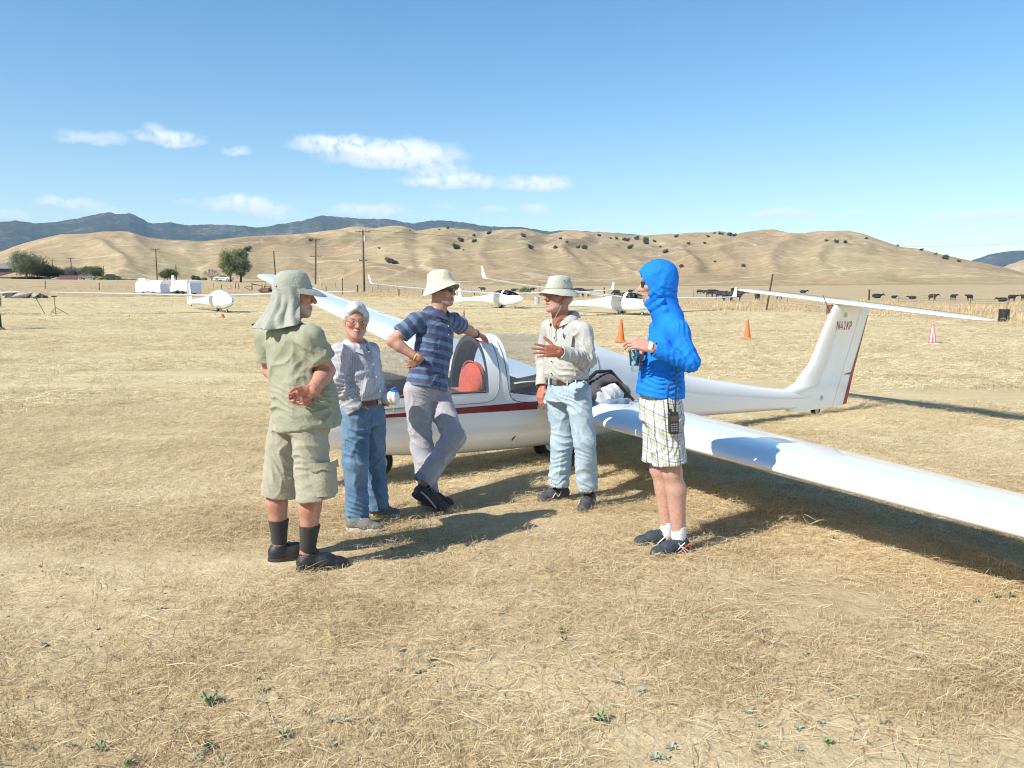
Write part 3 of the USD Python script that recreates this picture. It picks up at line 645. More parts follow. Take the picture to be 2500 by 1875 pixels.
# wings
half = 8.76
le = lambda l: 1.491 + .055 * l / half
ch = lambda l: 1.176 + (.479 - 1.176) * l / half
wz = lambda l: .545 + .06 * l
sp = np.r_[.28, .34, .42, np.linspace(.55, 8.2, 34), np.linspace(8.3, half, 14)]
for sg in (1, -1):
    W = wing_mesh(le, ch, sp, wz, lambda l: .165 - .03 * l / half, .55, sg, 26)
    gl.add('wing', gwm(W), white_m, 50, label='near wing with its tip down' if sg > 0 else 'far wing raised above the heads')
    # gap between wing and aileron / airbrake lid
    def wtop(l, k):
        A = airfoil(200, 1.0); up = A[:200][::-1]; th = .165 - .03 * l / half
        return np.array([le(l) + k * ch(l), sg * l, wz(l) + np.interp(k, up[:, 0], up[:, 1]) * ch(l) * th + .0012])
    hl_ = [wtop(l, .80) for l in np.linspace(4.6, 8.1, 30)]
    ln = [tube(hl_, .0028, 4), tube([wtop(4.6, k) for k in np.linspace(.8, .985, 8)], .0028, 4)]
    [tube([wtop(l, .46) for l in np.linspace(2.6, 4.0, 12)], .0022, 4), tube([wtop(l, .49) for l in np.linspace(2.6, 4.0, 12)], .0022, 4)]
    gl.add('aileron_seam', gwm(ln[0]), faint_m, True); gl.add('aileron_seam', gwm(ln[1]), faint_m, True)
    if sg > 0: gl.add('wing_tape', gwm(grid_mesh(np.array([[wtop(l, k) + [0, 0, .001] for k in np.linspace(.02, .1, 5)] for l in np.linspace(.45, .53, 2)]), flip=True)), white_m, True)
# fin and rudder
zz = np.array([.09, .13, .2, .3, .36, .40, .45, .53, .69, .9, 1.1, 1.32, 1.435])
fle = np.interp(zz, [.09, .30, .345, .385, .45, .527, .693, 1.319, 1.435], [5.7, 5.5, 5.45, 5.62, 5.80, 5.868, 6.043, 6.321, 6.40]); fte = np.interp(zz, [.08, .52, 1.39], [6.95, 7.017, 7.195]); hg = np.interp(zz, [.123, 1.335], [6.594, 6.945])
def fin_part(a, b, th0, lead):
    P = []
    for z, x0, x1, c0, c1 in zip(zz, a, b, fle, fte):
        k = np.linspace(0, 1, 16); k = .5 * (1 - np.cos(np.pi * k)) if lead else k
        t = x0 + (x1 - x0) * k; xr = np.clip((t - c0) / (c1 - c0), 0, 1); y = 5 * th0 * (c1 - c0) * (.2969 * np.sqrt(xr) - .126 * xr - .3516 * xr ** 2 + .2843 * xr ** 3 - .1015 * xr ** 4)
        y = np.minimum(y, .075)
        P.append(np.vstack([np.stack([t, y, z + 0 * t], 1), np.stack([t, -y, z + 0 * t], 1)[::-1]]))
    P = np.array(P); m = grid_mesh(P, closed_v=True, flip=True); caps = []
    for e, fl in ((0, False), (-1, True)):
        n = P.shape[1] // 2; q = np.stack([P[e][:n], P[e][n:][::-1]], 1); caps.append(grid_mesh(q, flip=fl))
    return cat_([m] + caps)
gl.add('fin', gwm(fin_part(fle, hg - .004, .11, True)), white_m, 40)
gl.add('rudder', gwm(fin_part(hg + .004, fte, .11, False)), white_m, 40)
def fin_y(t, z):
    c0, c1 = np.interp(z, zz, fle), np.interp(z, zz, fte); xr = np.clip((t - c0) / (c1 - c0), 0, 1)
    return np.minimum(5 * .11 * (c1 - c0) * (.2969 * np.sqrt(xr) - .126 * xr - .3516 * xr ** 2 + .2843 * xr ** 3 - .1015 * xr ** 4), .075)
for sg in (1, -1):
    zr = np.linspace(.095, 1.30, 30); wd = np.interp(zr, [.09, .5, .9, 1.3], [.095, .075, .035, .012]); te = np.interp(zr, zz, fte)
    q = np.array([[[t, sg * (fin_y(t, z) + .003), z] for t in np.linspace(e - w_, e + .002, 4)] for z, w_, e in zip(zr, wd, te)])
    gl.add('rudder_trim', gwm(grid_mesh(q, flip=sg > 0)), red_m, True)
    q = np.array([[[t, sg * (fin_y(t, .515) + .0035), .515 + dz * np.interp(t, [6.76, 6.96], [.15, 1])] for dz in (-.018, .018)] for t in np.linspace(6.76, 6.955, 8)])
    gl.add('rudder_trim', gwm(grid_mesh(q, flip=sg < 0)), red_m, True)
tx = meshkit.text_mesh('N41KP', .108, .002, bold=False)
v = np.array(tx.vertices); x0 = v[:, 0].min(); wdt = np.ptp(v[:, 0]); sc = .34 / wdt
tz = .0; v2 = np.zeros_like(v); v2[:, 0] = 6.44 + (v[:, 0] - x0) * sc; v2[:, 2] = 1.125 - .03 * (v[:, 0] - x0) * sc + v[:, 1]; v2[:, 1] = fin_y(v2[:, 0], v2[:, 2]) + .001 + v[:, 2]
gl.add('registration', gwm(trimesh.Trimesh(v2, tx.faces[:, ::-1], process=False)), text_m, False)
v3 = v2.copy(); v3[:, 0] = 6.44 + .34 - (v2[:, 0] - 6.44); v3[:, 1] *= -1
gl.add('registration', gwm(trimesh.Trimesh(v3, tx.faces[:, ::-1], process=False)), text_m, False)
for t_, z_, r_ in ((6.60, 1.31, .036), (6.29, .235, .034)):
    an = np.linspace(0, 2 * np.pi, 19)[:-1]; q = np.array([[[t_ + rr_ * math.cos(a), fin_y(t_ + rr_ * math.cos(a), z_ + rr_ * math.sin(a)) + .004, z_ + rr_ * math.sin(a)] for a in an] for rr_ in (.001, r_ * .8, r_)])
    gl.add('inspection_cover', gwm(grid_mesh(q, closed_v=True, flip=True)), metal_m, False)
# tailplane
tl = lambda l: 6.40 + .11 * l / 1.81
tc_ = lambda l: .60 + (.40 - .60) * l / 1.81
sp2 = np.r_[np.linspace(0, 1.5, 10), np.linspace(1.56, 1.81, 9)]
for sg in (1, -1):
    gl.add('tailplane', gwm(wing_mesh(tl, tc_, sp2, lambda l: 1.462, .105, .3, sg, 18)), white_m, 50)
    e_ = [(tl(l) + .7 * tc_(l), sg * l, 1.462 + .030 * tc_(l) + .014) for l in np.linspace(.05, 1.55, 12)]
    gl.add('elevator_seam', gwm(tube(e_, .0025, 4)), line_m, True)
# wheels
def wheel(r, w, hub):
    pr = [(hub * r, -w * .5), (r * .78, -w * .5), (r * .93, -w * .42), (r, -w * .2), (r, w * .2), (r * .93, w * .42), (r * .78, w * .5), (hub * r, w * .5)]
    ty = revolve(pr, 28); rm = revolve([(0.001, -w * .36), (hub * r * .7, -w * .36), (hub * r, -w * .48), (hub * r, w * .48), (hub * r * .7, w * .36), (.001, w * .36)], 20)
    R = trimesh.transformations.rotation_matrix(math.pi / 2, [1, 0, 0]); ty.apply_transform(R); rm.apply_transform(R); return ty, rm
for nm, t_, z_, r_, w_, l_ in (('nose_wheel', .05, .108, .145, .09, 0), ('main_wheel', 1.95, .12, .20, .12, 0), ('tail_wheel', 6.29, .062, .075, .055, 0)):
    ty, rm = wheel(r_, w_, .55)
    pth = gl.add(nm, gwm(moved(ty, (t_, l_, z_))), rubber_m, 40); gl.add('rim', gwm(moved(rm, (t_, l_, z_))), metal_m, 40, parent=pth)
gl.add('energy_probe', gwm(tube([(6.335, 0, 1.34), (6.22, 0, 1.46), (6.14, 0, 1.56)], [.006, .005, .004], 6)), line_m, True)
gl.add('tail_wheel_fairing', gwm(box((6.19, -.034, .085), (6.37, .034, .17), .02)), white_m, 30)
gl.add('step', gwm(tube([FB.side(np.array(1.30), np.array(.30), 1, .0)+[0,0,0], FB.side(np.array(1.27), np.array(.255), 1, .012)+[0,0,0]], .006, 5)), text_m, True)
gl.add('pitot_probe', gwm(tube([(-.6, .2, .42), (-.61, .235, .415)], .012, 6)), red_m, True)
# ------------------------------------------------------------------ people
skin_m = usdkit.material(stage, '/World/Looks/skin', {
    "a": ("attribute", {"attribute": "tint"}), "g": ("geometry", {}), "n": ("noise_texture", {"scale": 55.0, "detail": 4.0, "roughness": .6}), "r": ("map_range", {"from_min": .3, "from_max": .7, "to_min": .84, "to_max": 1.14}),
    "sc": ("vector_math", {"math_type": "scale"}), "bn": ("noise_texture", {"scale": 240.0, "detail": 3.0}), "b": ("bump", {"strength": .25, "distance": .004}),
    "p": ("principled_bsdf", {"roughness": .52, "specular_ior_level": .35, "subsurface_weight": .12, "subsurface_radius": (.012, .005, .003), "subsurface_scale": 1.0})},
    [("a.color", "sc.vector1"), ("g.position", "n.vector"), ("n.fac", "r.value"), ("r.result", "sc.scale"), ("sc.vector", "p.base_color"), ("g.position", "bn.vector"), ("bn.fac", "b.height"), ("b.normal", "p.normal")], surface="p.BSDF")
eye_m = usdkit.material(stage, '/World/Looks/eye', {"a": ("attribute", {"attribute": "tint"}), "p": ("principled_bsdf", {"roughness": .12})}, [("a.color", "p.base_color")], surface="p.BSDF")
def fabric(name, color, var=.10, rough=.9, scale=14.0, bump=.45, bscale=45.0, sheen=.12, weave=420.0):
    return usdkit.material(stage, '/World/Looks/' + name, {
        "g": ("geometry", {}), "n": ("noise_texture", {"scale": scale, "detail": 5.0, "roughness": .6}), "r": ("map_range", {"from_min": .3, "from_max": .7, "clamp": True}), "m": ("mix_color", {"a": tuple(c * (1 - var) for c in color), "b": tuple(c * (1 + var) for c in color)}),
        "n2": ("noise_texture", {"scale": weave, "detail": 2.0}), "r2": ("map_range", {"from_min": .3, "from_max": .7, "to_min": .90, "to_max": 1.1}), "sc": ("vector_math", {"math_type": "scale"}),
        "bn": ("noise_texture", {"scale": bscale, "detail": 4.0, "roughness": .6, "distortion": .8}), "b": ("bump", {"strength": bump, "distance": .012}),
        "p": ("principled_bsdf", {"roughness": rough, "specular_ior_level": .2, "sheen_weight": sheen, "sheen_roughness": .5})},
        [("g.position", "n.vector"), ("n.fac", "r.value"), ("r.result", "m.fac"), ("m.result", "sc.vector1"), ("g.position", "n2.vector"), ("n2.fac", "r2.value"), ("r2.result", "sc.scale"), ("sc.vector", "p.base_color"),
         ("g.position", "bn.vector"), ("bn.fac", "b.height"), ("b.normal", "p.normal")], surface="p.BSDF")
def ccone(a, b, ra, rb, flat=None, front=None):
    """like cone, but cut off square at b"""
    c = cone(a, b, ra, rb, flat, front); a, b = np.asarray(a, float), np.asarray(b, float); L = np.linalg.norm(b - a); u = (b - a) / L
    return Prim(lambda P: np.maximum(c.f(P), (P - b) @ u), c.lo, c.hi)
def mix3(a, b, t): return np.asarray(a) * (1 - t) + np.asarray(b) * t

def head_frame(c, yaw, pitch=0.0, roll=0.0, s=1.0):
    """columns: right, forward, up. yaw 0 looks along +y, 90 along +x; pitch up is positive"""
    y, p, r = map(math.radians, (yaw, pitch, roll))
    f = np.array([math.sin(y) * math.cos(p), math.cos(y) * math.cos(p), math.sin(p)]); rt = np.array([math.cos(y), -math.sin(y), 0]); up = np.cross(rt, f)
    rt2 = rt * math.cos(r) + up * math.sin(r); up2 = up * math.cos(r) - rt * math.sin(r)
    return np.asarray(c, float), np.stack([rt2, f, up2], 1) * s
def hmap(F, P): return F[0] + np.asarray(P) @ F[1].T
def hinv(F, P): return (np.asarray(P) - F[0]) @ np.linalg.inv(F[1]).T
def head_local(neck_to, jaw=1.0, nose=1.0, old=0.0, h=.0033, mouth_open=0.0):
    o = []
    A = lambda p, k=.0: o.append((p, k))
    A(ell((0, -.015, .032), I3, (.074, .096, .092)), 0)
    A(ell((0, .012, .045), I3, (.066, .078, .074)), .03)
    A(ell((0, .034, -.028), I3, (.057 * jaw, .058, .082)), .03)
    for s in (-1, 1):
        A(cone((s * .050 * jaw, .004, -.060), (s * .022, .066, -.098), .022, .020), .03)
        A(ell((s * .042, .064, -.016), I3, (.022, .02, .018)), .025)
        A(cone((s * .040, .076, .030), (s * .010, .090, .027), .010, .010), .018)
    A(ball((0, .076, -.102), .021), .022)
    A(cone((0, .064, -.066), (0, .081, -.070), .026, .021), .02)
    for s in (-1, 1): A(ball((s * .033, .100, .005), .0150), -.012)
    for s in (-1, 1): A(ell((s * .033, .076, .006), I3, (.0175, .0130, .0128)), .005)
    for s in (-1, 1): A(cone((s * .019, .0875, .0140), (s * .047, .080, .0125), .0036, .0034), .003)
    for s in (-1, 1): A(cone((s * .021, .0870, -.0050), (s * .046, .080, -.0030), .0030, .0028), .003)
    A(cone((0, .086, .020), (0, .086 + .028 * nose, -.028), .0085, .0125 * nose), .014)
    for s in (-1, 1): A(ball((s * .0125, .099, -.031), .0092), .009)
    for s in (-1, 1): A(ball((s * .006, .107, -.042), .0035), -.004)
    for s in (-1, 1):
        A(cone((s * .026, .083, -.0655), (s * .006, .0955, -.0600), .0042, .0062), .008); A(cone((s * .006, .0955, -.0600), (0, .0962, -.0605), .0062, .0060), .006)
        A(cone((s * .024, .082, -.0705), (0, .0945, -.0755), .0048, .0074), .009)
    for s in (-1, 1): A(cone((s * .027, .0885, -.0675), (0, .1010, -.0670), .0022 + .4 * mouth_open, .0026 + mouth_open), -.003)
    if old:
        for s in (-1, 1): A(cone((s * .024, .094, -.034), (s * .034, .082, -.062), .003, .003), -.006 * old)
    for s in (-1, 1):
        ax = np.array([[math.cos(.35), s * math.sin(.35), 0], [-s * math.sin(.35), math.cos(.35), 0], [0, 0, 1]])
        A(ell((s * .079, -.008, -.004), ax, (.009, .019, .031)), .006); A(ell((s * .087, -.003, .0), ax, (.007, .010, .017)), -.004)
        A(ball((s * .074, .002, -.032), .009), .006)
    nk = np.asarray(neck_to, float)
    A(cone((0, -.022, -.05), nk, .056, .060), .03)
    A(cone((0, .02, -.09), nk + [0, .03, 0], .03, .04), .03)
    return relax(sdf_mesh(o, h), 2)
def head_tint(P, base, stubble=0.0, stub_col=(.42, .37, .34), brow=(.16, .10, .06), lips=(.36, .13, .11), red=1.0):
    base = np.asarray(base, float); C = np.tile(base, (len(P), 1)); x, y, z = P.T
    def blend(col, w): nonlocal C; C = C * (1 - w[:, None]) + np.asarray(col) * w[:, None]
    g = lambda c, s: np.exp(-(((P - c) / s) ** 2).sum(1))
    ruddy = base * [1.02, .70, .62]
    for s in (-1, 1): blend(ruddy, .55 * red * g((s * .042, .07, -.025), .028)); blend(ruddy, .6 * red * g((s * .082, -.006, -.004), .026))
    blend(ruddy, .7 * red * g((0, .112, -.028), .02)); blend(ruddy, .3 * red * g((0, .0, -.17), .07))
    fz = (y > .02)
    blend(stub_col, stubble * fz * sstep(-z, .042, .058) * (1 - sstep(-z, .125, .14)) * sstep(y, .01, .04))
    blend(lips, .75 * (y > .082) * np.exp(-((z + .060) / .0065) ** 2 - (x / .019) ** 4)); blend(lips, .75 * (y > .08) * np.exp(-((z + .0755) / .007) ** 2 - (x / .018) ** 4))
    blend((.10, .035, .03), .85 * (y > .075) * np.exp(-((z + .0675) / .0026) ** 2 - (x / .022) ** 4))
    for s in (-1, 1):
        zb = .026 + .005 * np.sin(np.clip((s * x - .012) / .04, 0, 1) * np.pi)
        blend(brow, .8 * (y > .05) * np.exp(-((z - zb) / .0048) ** 2 - ((s * x - .032) / .021) ** 4))
        blend(base * .55, .5 * (y > .06) * np.exp(-((z - .0135) / .003) ** 2 - ((s * x - .033) / .016) ** 4))
    return C
def eyes(t, F):
    for s in (-1, 1):
        m = trimesh.creation.icosphere(3, .0122); v = np.array(m.vertices); d = v[:, 1] / .0122
        c = np.where((d > .90)[:, None], (.03, .025, .02), np.where((d > .965 - .15)[:, None], (.12, .08, .05), (.72, .70, .67)))
        t.add('eye', trimesh.Trimesh(hmap(F, v + [s * .033, .0785, .0055]), m.faces, process=False), eye_m, True, pv={'tint': c})

def hand_ops(W, dh, pn, thumb_side, curls, spread=.10, s=1.0, thumb=(.55, .75, .25), thumb_curl=.35, scale_f=1.0):
    """W wrist, dh wrist-to-knuckles, pn palm normal, thumb_side +-1: thumb lies along thumb_side * cross(dh, pn); curls: 4 x (knuckle, middle, tip) bends in radians towards the palm"""
    W = np.asarray(W, float); dh = unit(dh); pn = unit(np.asarray(pn) - dh * (np.asarray(pn) @ dh)); tl = thumb_side * np.cross(dh, pn)
    o = []
    lat = [.030, .010, -.010, -.028]; ln = [(.043, .026, .021), (.048, .030, .022), (.044, .028, .021), (.034, .021, .018)]; kn = [.090, .094, .089, .080]; rad = [.0092, .0094, .0088, .0078]
    W2 = W - dh * .015
    for l, k in zip(lat, kn):
        o.append((cone(W2 + tl * l * .62 * s, W + (dh * k + tl * l) * s, .0185 * s, .0128 * s, .85, pn), .014))
    o.append((cone(W + (dh * .03 + tl * .016 + pn * .008) * s, W + (dh * .062 + tl * .026 + pn * .010) * s, .018 * s, .013 * s), .016))
    o.append((cone(W + (dh * .03 - tl * .018 + pn * .007) * s, W + (dh * .065 - tl * .022 + pn * .006) * s, .016 * s, .012 * s), .014))
    def rot(v, ax, a): return v * math.cos(a) + np.cross(ax, v) * math.sin(a) + ax * (ax @ v) * (1 - math.cos(a))
    for i in range(4):
        p = W + (dh * kn[i] + tl * lat[i]) * s; sp = spread * (1.5 - i) * .66
        d0 = unit(dh * math.cos(sp) + tl * math.sin(sp)); n0 = pn; a = 0
        for j in range(3):
            a += curls[i][j]; d = d0 * math.cos(a) + n0 * math.sin(a); q = p + d * ln[i][j] * s * scale_f
            r0 = rad[i] * s * (1 - .10 * j); o.append((cone(p, q, r0, r0 * .90), .004 if j else .008)); o.append((ball(p, r0 * 1.04), .003)); p = q
    p = W + (dh * .028 + tl * .024 + pn * .004) * s; d = unit(dh * thumb[0] + tl * thumb[1] + pn * thumb[2]); ax = unit(np.cross(d, unit(dh * .9 + pn * .6)))
    for j, (L_, r_) in enumerate(((.042, .0135), (.034, .0112), (.027, .0100))):
        q = p + d * L_ * s; o.append((cone(p, q, r_ * s, r_ * .9 * s), .012 if j == 0 else .004)); p = q; d = rot(d, ax, thumb_curl)
    return o
RELAXED = [(.35, .35, .2), (.42, .40, .25), (.48, .45, .25), (.5, .45, .3)]
OPEN = [(.02, .10, .05), (.05, .12, .08), (.1, .12, .08), (.12, .15, .1)]
FIST = [(1.0, 1.2, .7), (1.1, 1.25, .7), (1.15, 1.25, .7), (1.15, 1.2, .7)]
GRIP = [(.55, .75, .45), (.6, .8, .5), (.65, .8, .5), (.7, .8, .5)]
def foot_frame(heel, fwd):
    f = unit([fwd[0], fwd[1], 0]); r = np.array([f[1], -f[0], 0]); return np.asarray(heel, float), np.stack([f, r, [0, 0, 1.0]], 1)
def shoe_meshes(heel, fwd, L=.285, tilt=0.0, high=.085, side=1, fat=1.0):
    """upper and sole; heel = ground point under the back of the heel; tilt lifts the heel (degrees)"""
    o, M = foot_frame(heel, fwd); s = L / .285; w = s * fat
    up = [(ell((.045, 0, .052), I3, (.046, .036 * fat, .05)), 0), (cone((.05, 0, .05), (.15, -.006 * side, .045), .037 * fat, .043 * fat), .02), (cone((.15, -.006 * side, .043), (.215, -.012 * side, .036), .044 * fat, .041 * fat, .8, I3[2]), .03),
          (ell((.235, -.010 * side, .034), I3, (.048, .040 * fat, .028)), .02), (cone((.055, 0, .06), (.062, 0, high + .01), .038, .041), .02), (cone((.09, 0, high - .01), (.17, -.004 * side, .06), .033, .033), .025),
          (cone((.058, 0, high - .02), (.062, 0, high + .05), .031, .033), -.006), ('cut', lambda P: .018 - P[..., 2])]
    um = relax(sdf_mesh(up, .0065), 2)
    th = np.linspace(0, 2 * np.pi, 40, endpoint=False)
    ox = .142 + .146 * np.cos(th); oy = np.sin(th) * np.interp(ox, [0, .05, .13, .21, .26, .29], [.02, .040, .040, .050, .040, .012]) / np.maximum(np.abs(np.sin(th)), .55).clip(.55) * np.where(np.abs(np.sin(th)) > .55, 1, 1) * fat - .008 * side * np.interp(ox, [0, .2], [0, 1])
    pr = [(.96, .0), (1.0, .006), (1.0, .022), (.97, .03)]
    S = np.stack([np.stack([.142 + (ox - .142) * k, oy * k, 0 * ox + z + (.012 * np.clip((ox - .22) / .07, 0, 1) ** 2)], -1) for k, z in pr])
    sm = grid_mesh(S, closed_v=True, flip=False); c0, c1 = len(sm.vertices), len(sm.vertices) + 1; n = len(ox)
    f = [[c0, (j + 1) % n, j] for j in range(n)] + [[c1, 3 * n + j, 3 * n + (j + 1) % n] for j in range(n)]
    sm = trimesh.Trimesh(np.vstack([sm.vertices, [[.142, 0, 0], [.142, 0, .03]]]), np.vstack([sm.faces, f]), process=False)
    lc = []
    for k in range(4):
        x = .105 + .026 * k; z = np.interp(x, [.1, .19], [high + .018, .084]); yy = np.linspace(-.026, .026, 7)
        lc.append(tube(np.stack([x + .008 * np.sign(yy) * (k % 2 - .5), yy, z - 8.0 * yy ** 2], -1), .0036, 5))
    lc.append(tube([(.10, .0, high + .02), (.115, .02, high + .03), (.135, .03, high + .012), (.12, .012, high + .02)], .003, 5)); lc.append(tube([(.10, .0, high + .02), (.12, -.02, high + .028), (.14, -.032, high + .006)], .003, 5))
    lm = cat_(lc)
    R = trimesh.transformations.rotation_matrix(math.radians(tilt), [0, 1, 0], [.27, 0, 0])
    out = []
    for m in (um, sm, lm):
        v = np.array(m.vertices) * s; m2 = trimesh.Trimesh(v, m.faces, process=False); m2.apply_transform(R); out.append(trimesh.Trimesh(o + m2.vertices @ M.T, m2.faces, process=False))
    fr = lambda P: o + trimesh.transform_points(np.asarray(P, float).reshape(-1, 3) * s, R) @ M.T
    return out[0], out[1], out[2], fr
def folds(V, spec):
    """sum of creases: (centre, direction across the creases, wavelength, amplitude, radius)"""
    d = np.zeros(len(V))
    for c, ax, wl, am, rad in spec:
        q = V - np.asarray(c); w = np.exp(-((q / np.asarray(rad)) ** 2).sum(1)); ax = unit(ax)
        ph = (q @ ax) / wl + 1.6 * (meshkit.noise(V * 9, 3) - .5) + 1.9 * (meshkit.noise(V * 4.5, 5) - .5) * 2
        d += am * w * (.25 + .95 * meshkit.noise(V * 13, 9)) * (1 - np.abs(np.sin(np.pi * ph)) ** .7 * 1.7)
    return d
def cloth(ops, h=.007, amp=.004, spec=(), seed=1, st=(7, 7, 3.5), it=2):
    m = relax(sdf_mesh(ops, h), it); V = np.array(m.vertices)
    nz = lambda q, k: np.stack([meshkit.noise(q, seed + 7 + k), meshkit.noise(q, seed + 8 + k), meshkit.noise(q, seed + 9 + k)], 1) - .5
    W = V + .16 * nz(V * 4.0, 0) + .05 * nz(V * 11.0, 20)
    p = W * np.asarray(st)
    r1 = 1 - np.abs(2 * meshkit.noise(p * 1.15, seed + 3) - 1); r2 = 1 - np.abs(2 * meshkit.noise(p * 2.1 + 5, seed + 4) - 1)
    d = amp * (1.5 * r1 ** 5 - .55 + .8 * r2 ** 4 - .25) + amp * 2.2 * (meshkit.fbm(V * 4.5, 2, seed) - .5)
    return displace(m, d + folds(V, spec))
def limb(a, b, c, r, flat=None, front=None):
    return [(cone(a, b, r[0], r[1], flat, front), .03), (cone(b, c, r[1], r[2], flat, front), .02)]
def arm_skin(sh, el_, wr, r=(.048, .040, .026)):
    sh, el_, wr = map(np.asarray, (sh, el_, wr)); m = mix3(el_, wr, .28)
    return [(cone(sh, mix3(sh, el_, .55), r[0], r[0] * 1.0), .02), (cone(mix3(sh, el_, .55), el_, r[0], r[1] * .92), .02), (ball(el_, r[1] * .93), .01), (cone(el_, m, r[1] * .95, r[1] * 1.04), .02), (cone(m, wr, r[1] * 1.04, r[2]), .02)]
def leg_skin(hip, kn, an, r=(.085, .058, .055, .036), back=(0, 1, 0)):
    hip, kn, an, back = map(lambda q: np.asarray(q, float), (hip, kn, an, back)); cf = mix3(kn, an, .30) + back * .018
    return [(cone(hip, kn, r[0], r[1]), .03), (ball(kn, r[1] * .95), .02), (ball(kn - back * .022, r[1] * .62), .02), (cone(kn, cf, r[1] * .86, r[2]), .03), (cone(cf, an, r[2], r[3]), .03), (cone(kn, an, r[1] * .8, r[3]), .03), (ball(an, r[3] * 1.05), .02)]
def yawvec(yaw): return np.array([math.sin(math.radians(yaw)), math.cos(math.radians(yaw)), 0])
def torso_loft(pel, neck, st, yp, ys, n=2.35):
    pel, neck = np.asarray(pel, float), np.asarray(neck, float); st = np.array(st)
    pts = pel + (neck - pel) * st[:, :1]; ang = np.radians(yp + (ys - yp) * np.clip(st[:, 0], 0, 1)); return loft(pts, st[:, 1], st[:, 2], ang, st[:, 3], n)
def collar(t, F, neck, yaw, m, r=(.068, .072), hgt=.045, open_=.5, fall=.035, name='collar', tilt=.0, spread=1.0):
    """folded shirt collar: a stand and a fall round the neck, open at the throat"""
    n = 40; a = np.linspace(open_, 2 * np.pi - open_, n); f = yawvec(yaw); rt = np.array([f[1], -f[0], 0]); up = np.array([0, 0, 1.0])
    c = np.asarray(neck, float); P = []
    for i, x in enumerate(a):
        d = f * math.cos(x) * r[1] + rt * math.sin(x) * r[0]; du = unit(d); k = abs(math.cos(x / 2)) ; fr = max(0, math.cos(x)); lift = hgt * (1 - .55 * fr)
        drop = fall * (1 + .35 * fr ** 3)
        b = c + d - up * .03 * fr
        P.append([b - up * .012, b + up * lift * .6 + du * .001, b + up * lift + du * .006, b + up * (lift - .004) + du * .015, b + up * (lift - drop * .5) + du * (.018 + .012 * spread), b + up * (lift - drop - .01) + du * (.022 + .026 * spread) + f * .008 * fr ** 2])
    P = np.array(P); g1 = grid_mesh(P); q = trimesh.Trimesh(g1.vertices - vnormals(g1) * .0035, g1.faces[:, ::-1], process=False)
    t.add(name, cat_([g1, q]), m, True)
def lathe_hat(F, prof, ex=(1, 1), warp=None, n=56, thick=.003, off=(0, 0, 0), pitch=0.0, noise_=.002, seed=3):
    """prof: (radius, height) from the crown's middle out to the brim's edge, in the head's frame; warp(a, k, r, z) -> (r, z)"""
    a = np.arange(n) / n * 2 * np.pi; P = []
    for k, (r, z) in enumerate(prof):
        rr_, zz_ = (r + 0 * a, z + 0 * a) if warp is None else warp(a, k, r + 0 * a, z + 0 * a)
        P.append(np.stack([rr_ * np.sin(a) * ex[0], rr_ * np.cos(a) * ex[1], zz_], -1))
    P = np.array(P); p_ = math.radians(pitch); c, s = math.cos(p_), math.sin(p_)
    P = np.stack([P[..., 0], P[..., 1] * c - P[..., 2] * s, P[..., 1] * s + P[..., 2] * c], -1) + np.asarray(off)
    m = grid_mesh(P, closed_v=True); W = hmap(F, m.vertices); m = trimesh.Trimesh(W, m.faces, process=False)
    if (vnormals(m)[:n] @ F[1][:, 2]).mean() < 0: m = trimesh.Trimesh(W, m.faces[:, ::-1], process=False)
    m = displace(m, noise_ * 2 * (meshkit.fbm(W * 22, 3, seed) - .5)); return cat_([m, inset(m, thick)])
def shades(t, F, m, wrap=1.25, zc=.008, hgt=.021, rx=.079, ry=.101, name='sunglasses'):
    a = np.linspace(-wrap, wrap, 41); P = []
    for x in a:
        hh = hgt * (1 - .25 * (abs(x) / wrap) ** 3) * (.62 + .38 * min(1, abs(x) / .22)); zz_ = zc - .002 + .004 * abs(x)
        d = np.array([math.sin(x) * rx, math.cos(x) * ry, 0]); P.append([d + [0, 0, zz_ + hh * k] for k in (-.85, -.4, .2, .75)])
    P = np.array(P); g1 = grid_mesh(hmap(F, P)); t.add(name, cat_([g1, inset(g1, .003)]), m, True)
    tm = [tube(hmap(F, [(s * math.sin(wrap) * rx, math.cos(wrap) * ry, zc + .008), (s * .080, .03, zc + .008), (s * .080, -.012, zc + .006), (s * .078, -.03, zc - .006)]), .0032, 6) for s in (-1, 1)]
    t.add('temple', tm[0], m, True); t.add('temple', tm[1], m, True)
def body_of(t, head, F, tints, extra_ops, hands, base, core):
    """one continuous skin surface: head and neck, trunk core, limbs, hands"""
    parts = [trimesh.Trimesh(hmap(F, head.vertices), head.faces, process=False)]; th = tints(np.asarray(head.vertices))
    parts.append(relax(sdf_mesh(core + extra_ops, .010), 1))
    for h in hands: parts.append(relax(sdf_mesh(h, .0034), 2))
    m = join(*parts)
    C = np.tile(np.asarray(base, float) * [1.0, .97, .95], (len(m.vertices), 1))
    # the head keeps its own colours
    from scipy.spatial import cKDTree
    d, i = cKDTree(parts[0].vertices).query(m.vertices); near = d < .006; C[near] = th[i[near]]
    for h in parts[2:]:
        d, i = cKDTree(h.vertices).query(m.vertices, distance_upper_bound=.004); k = np.isfinite(d); C[k] = np.asarray(base) * [1.0, .86, .82]
    t.add('body', m, skin_m, True, pv={'tint': C})
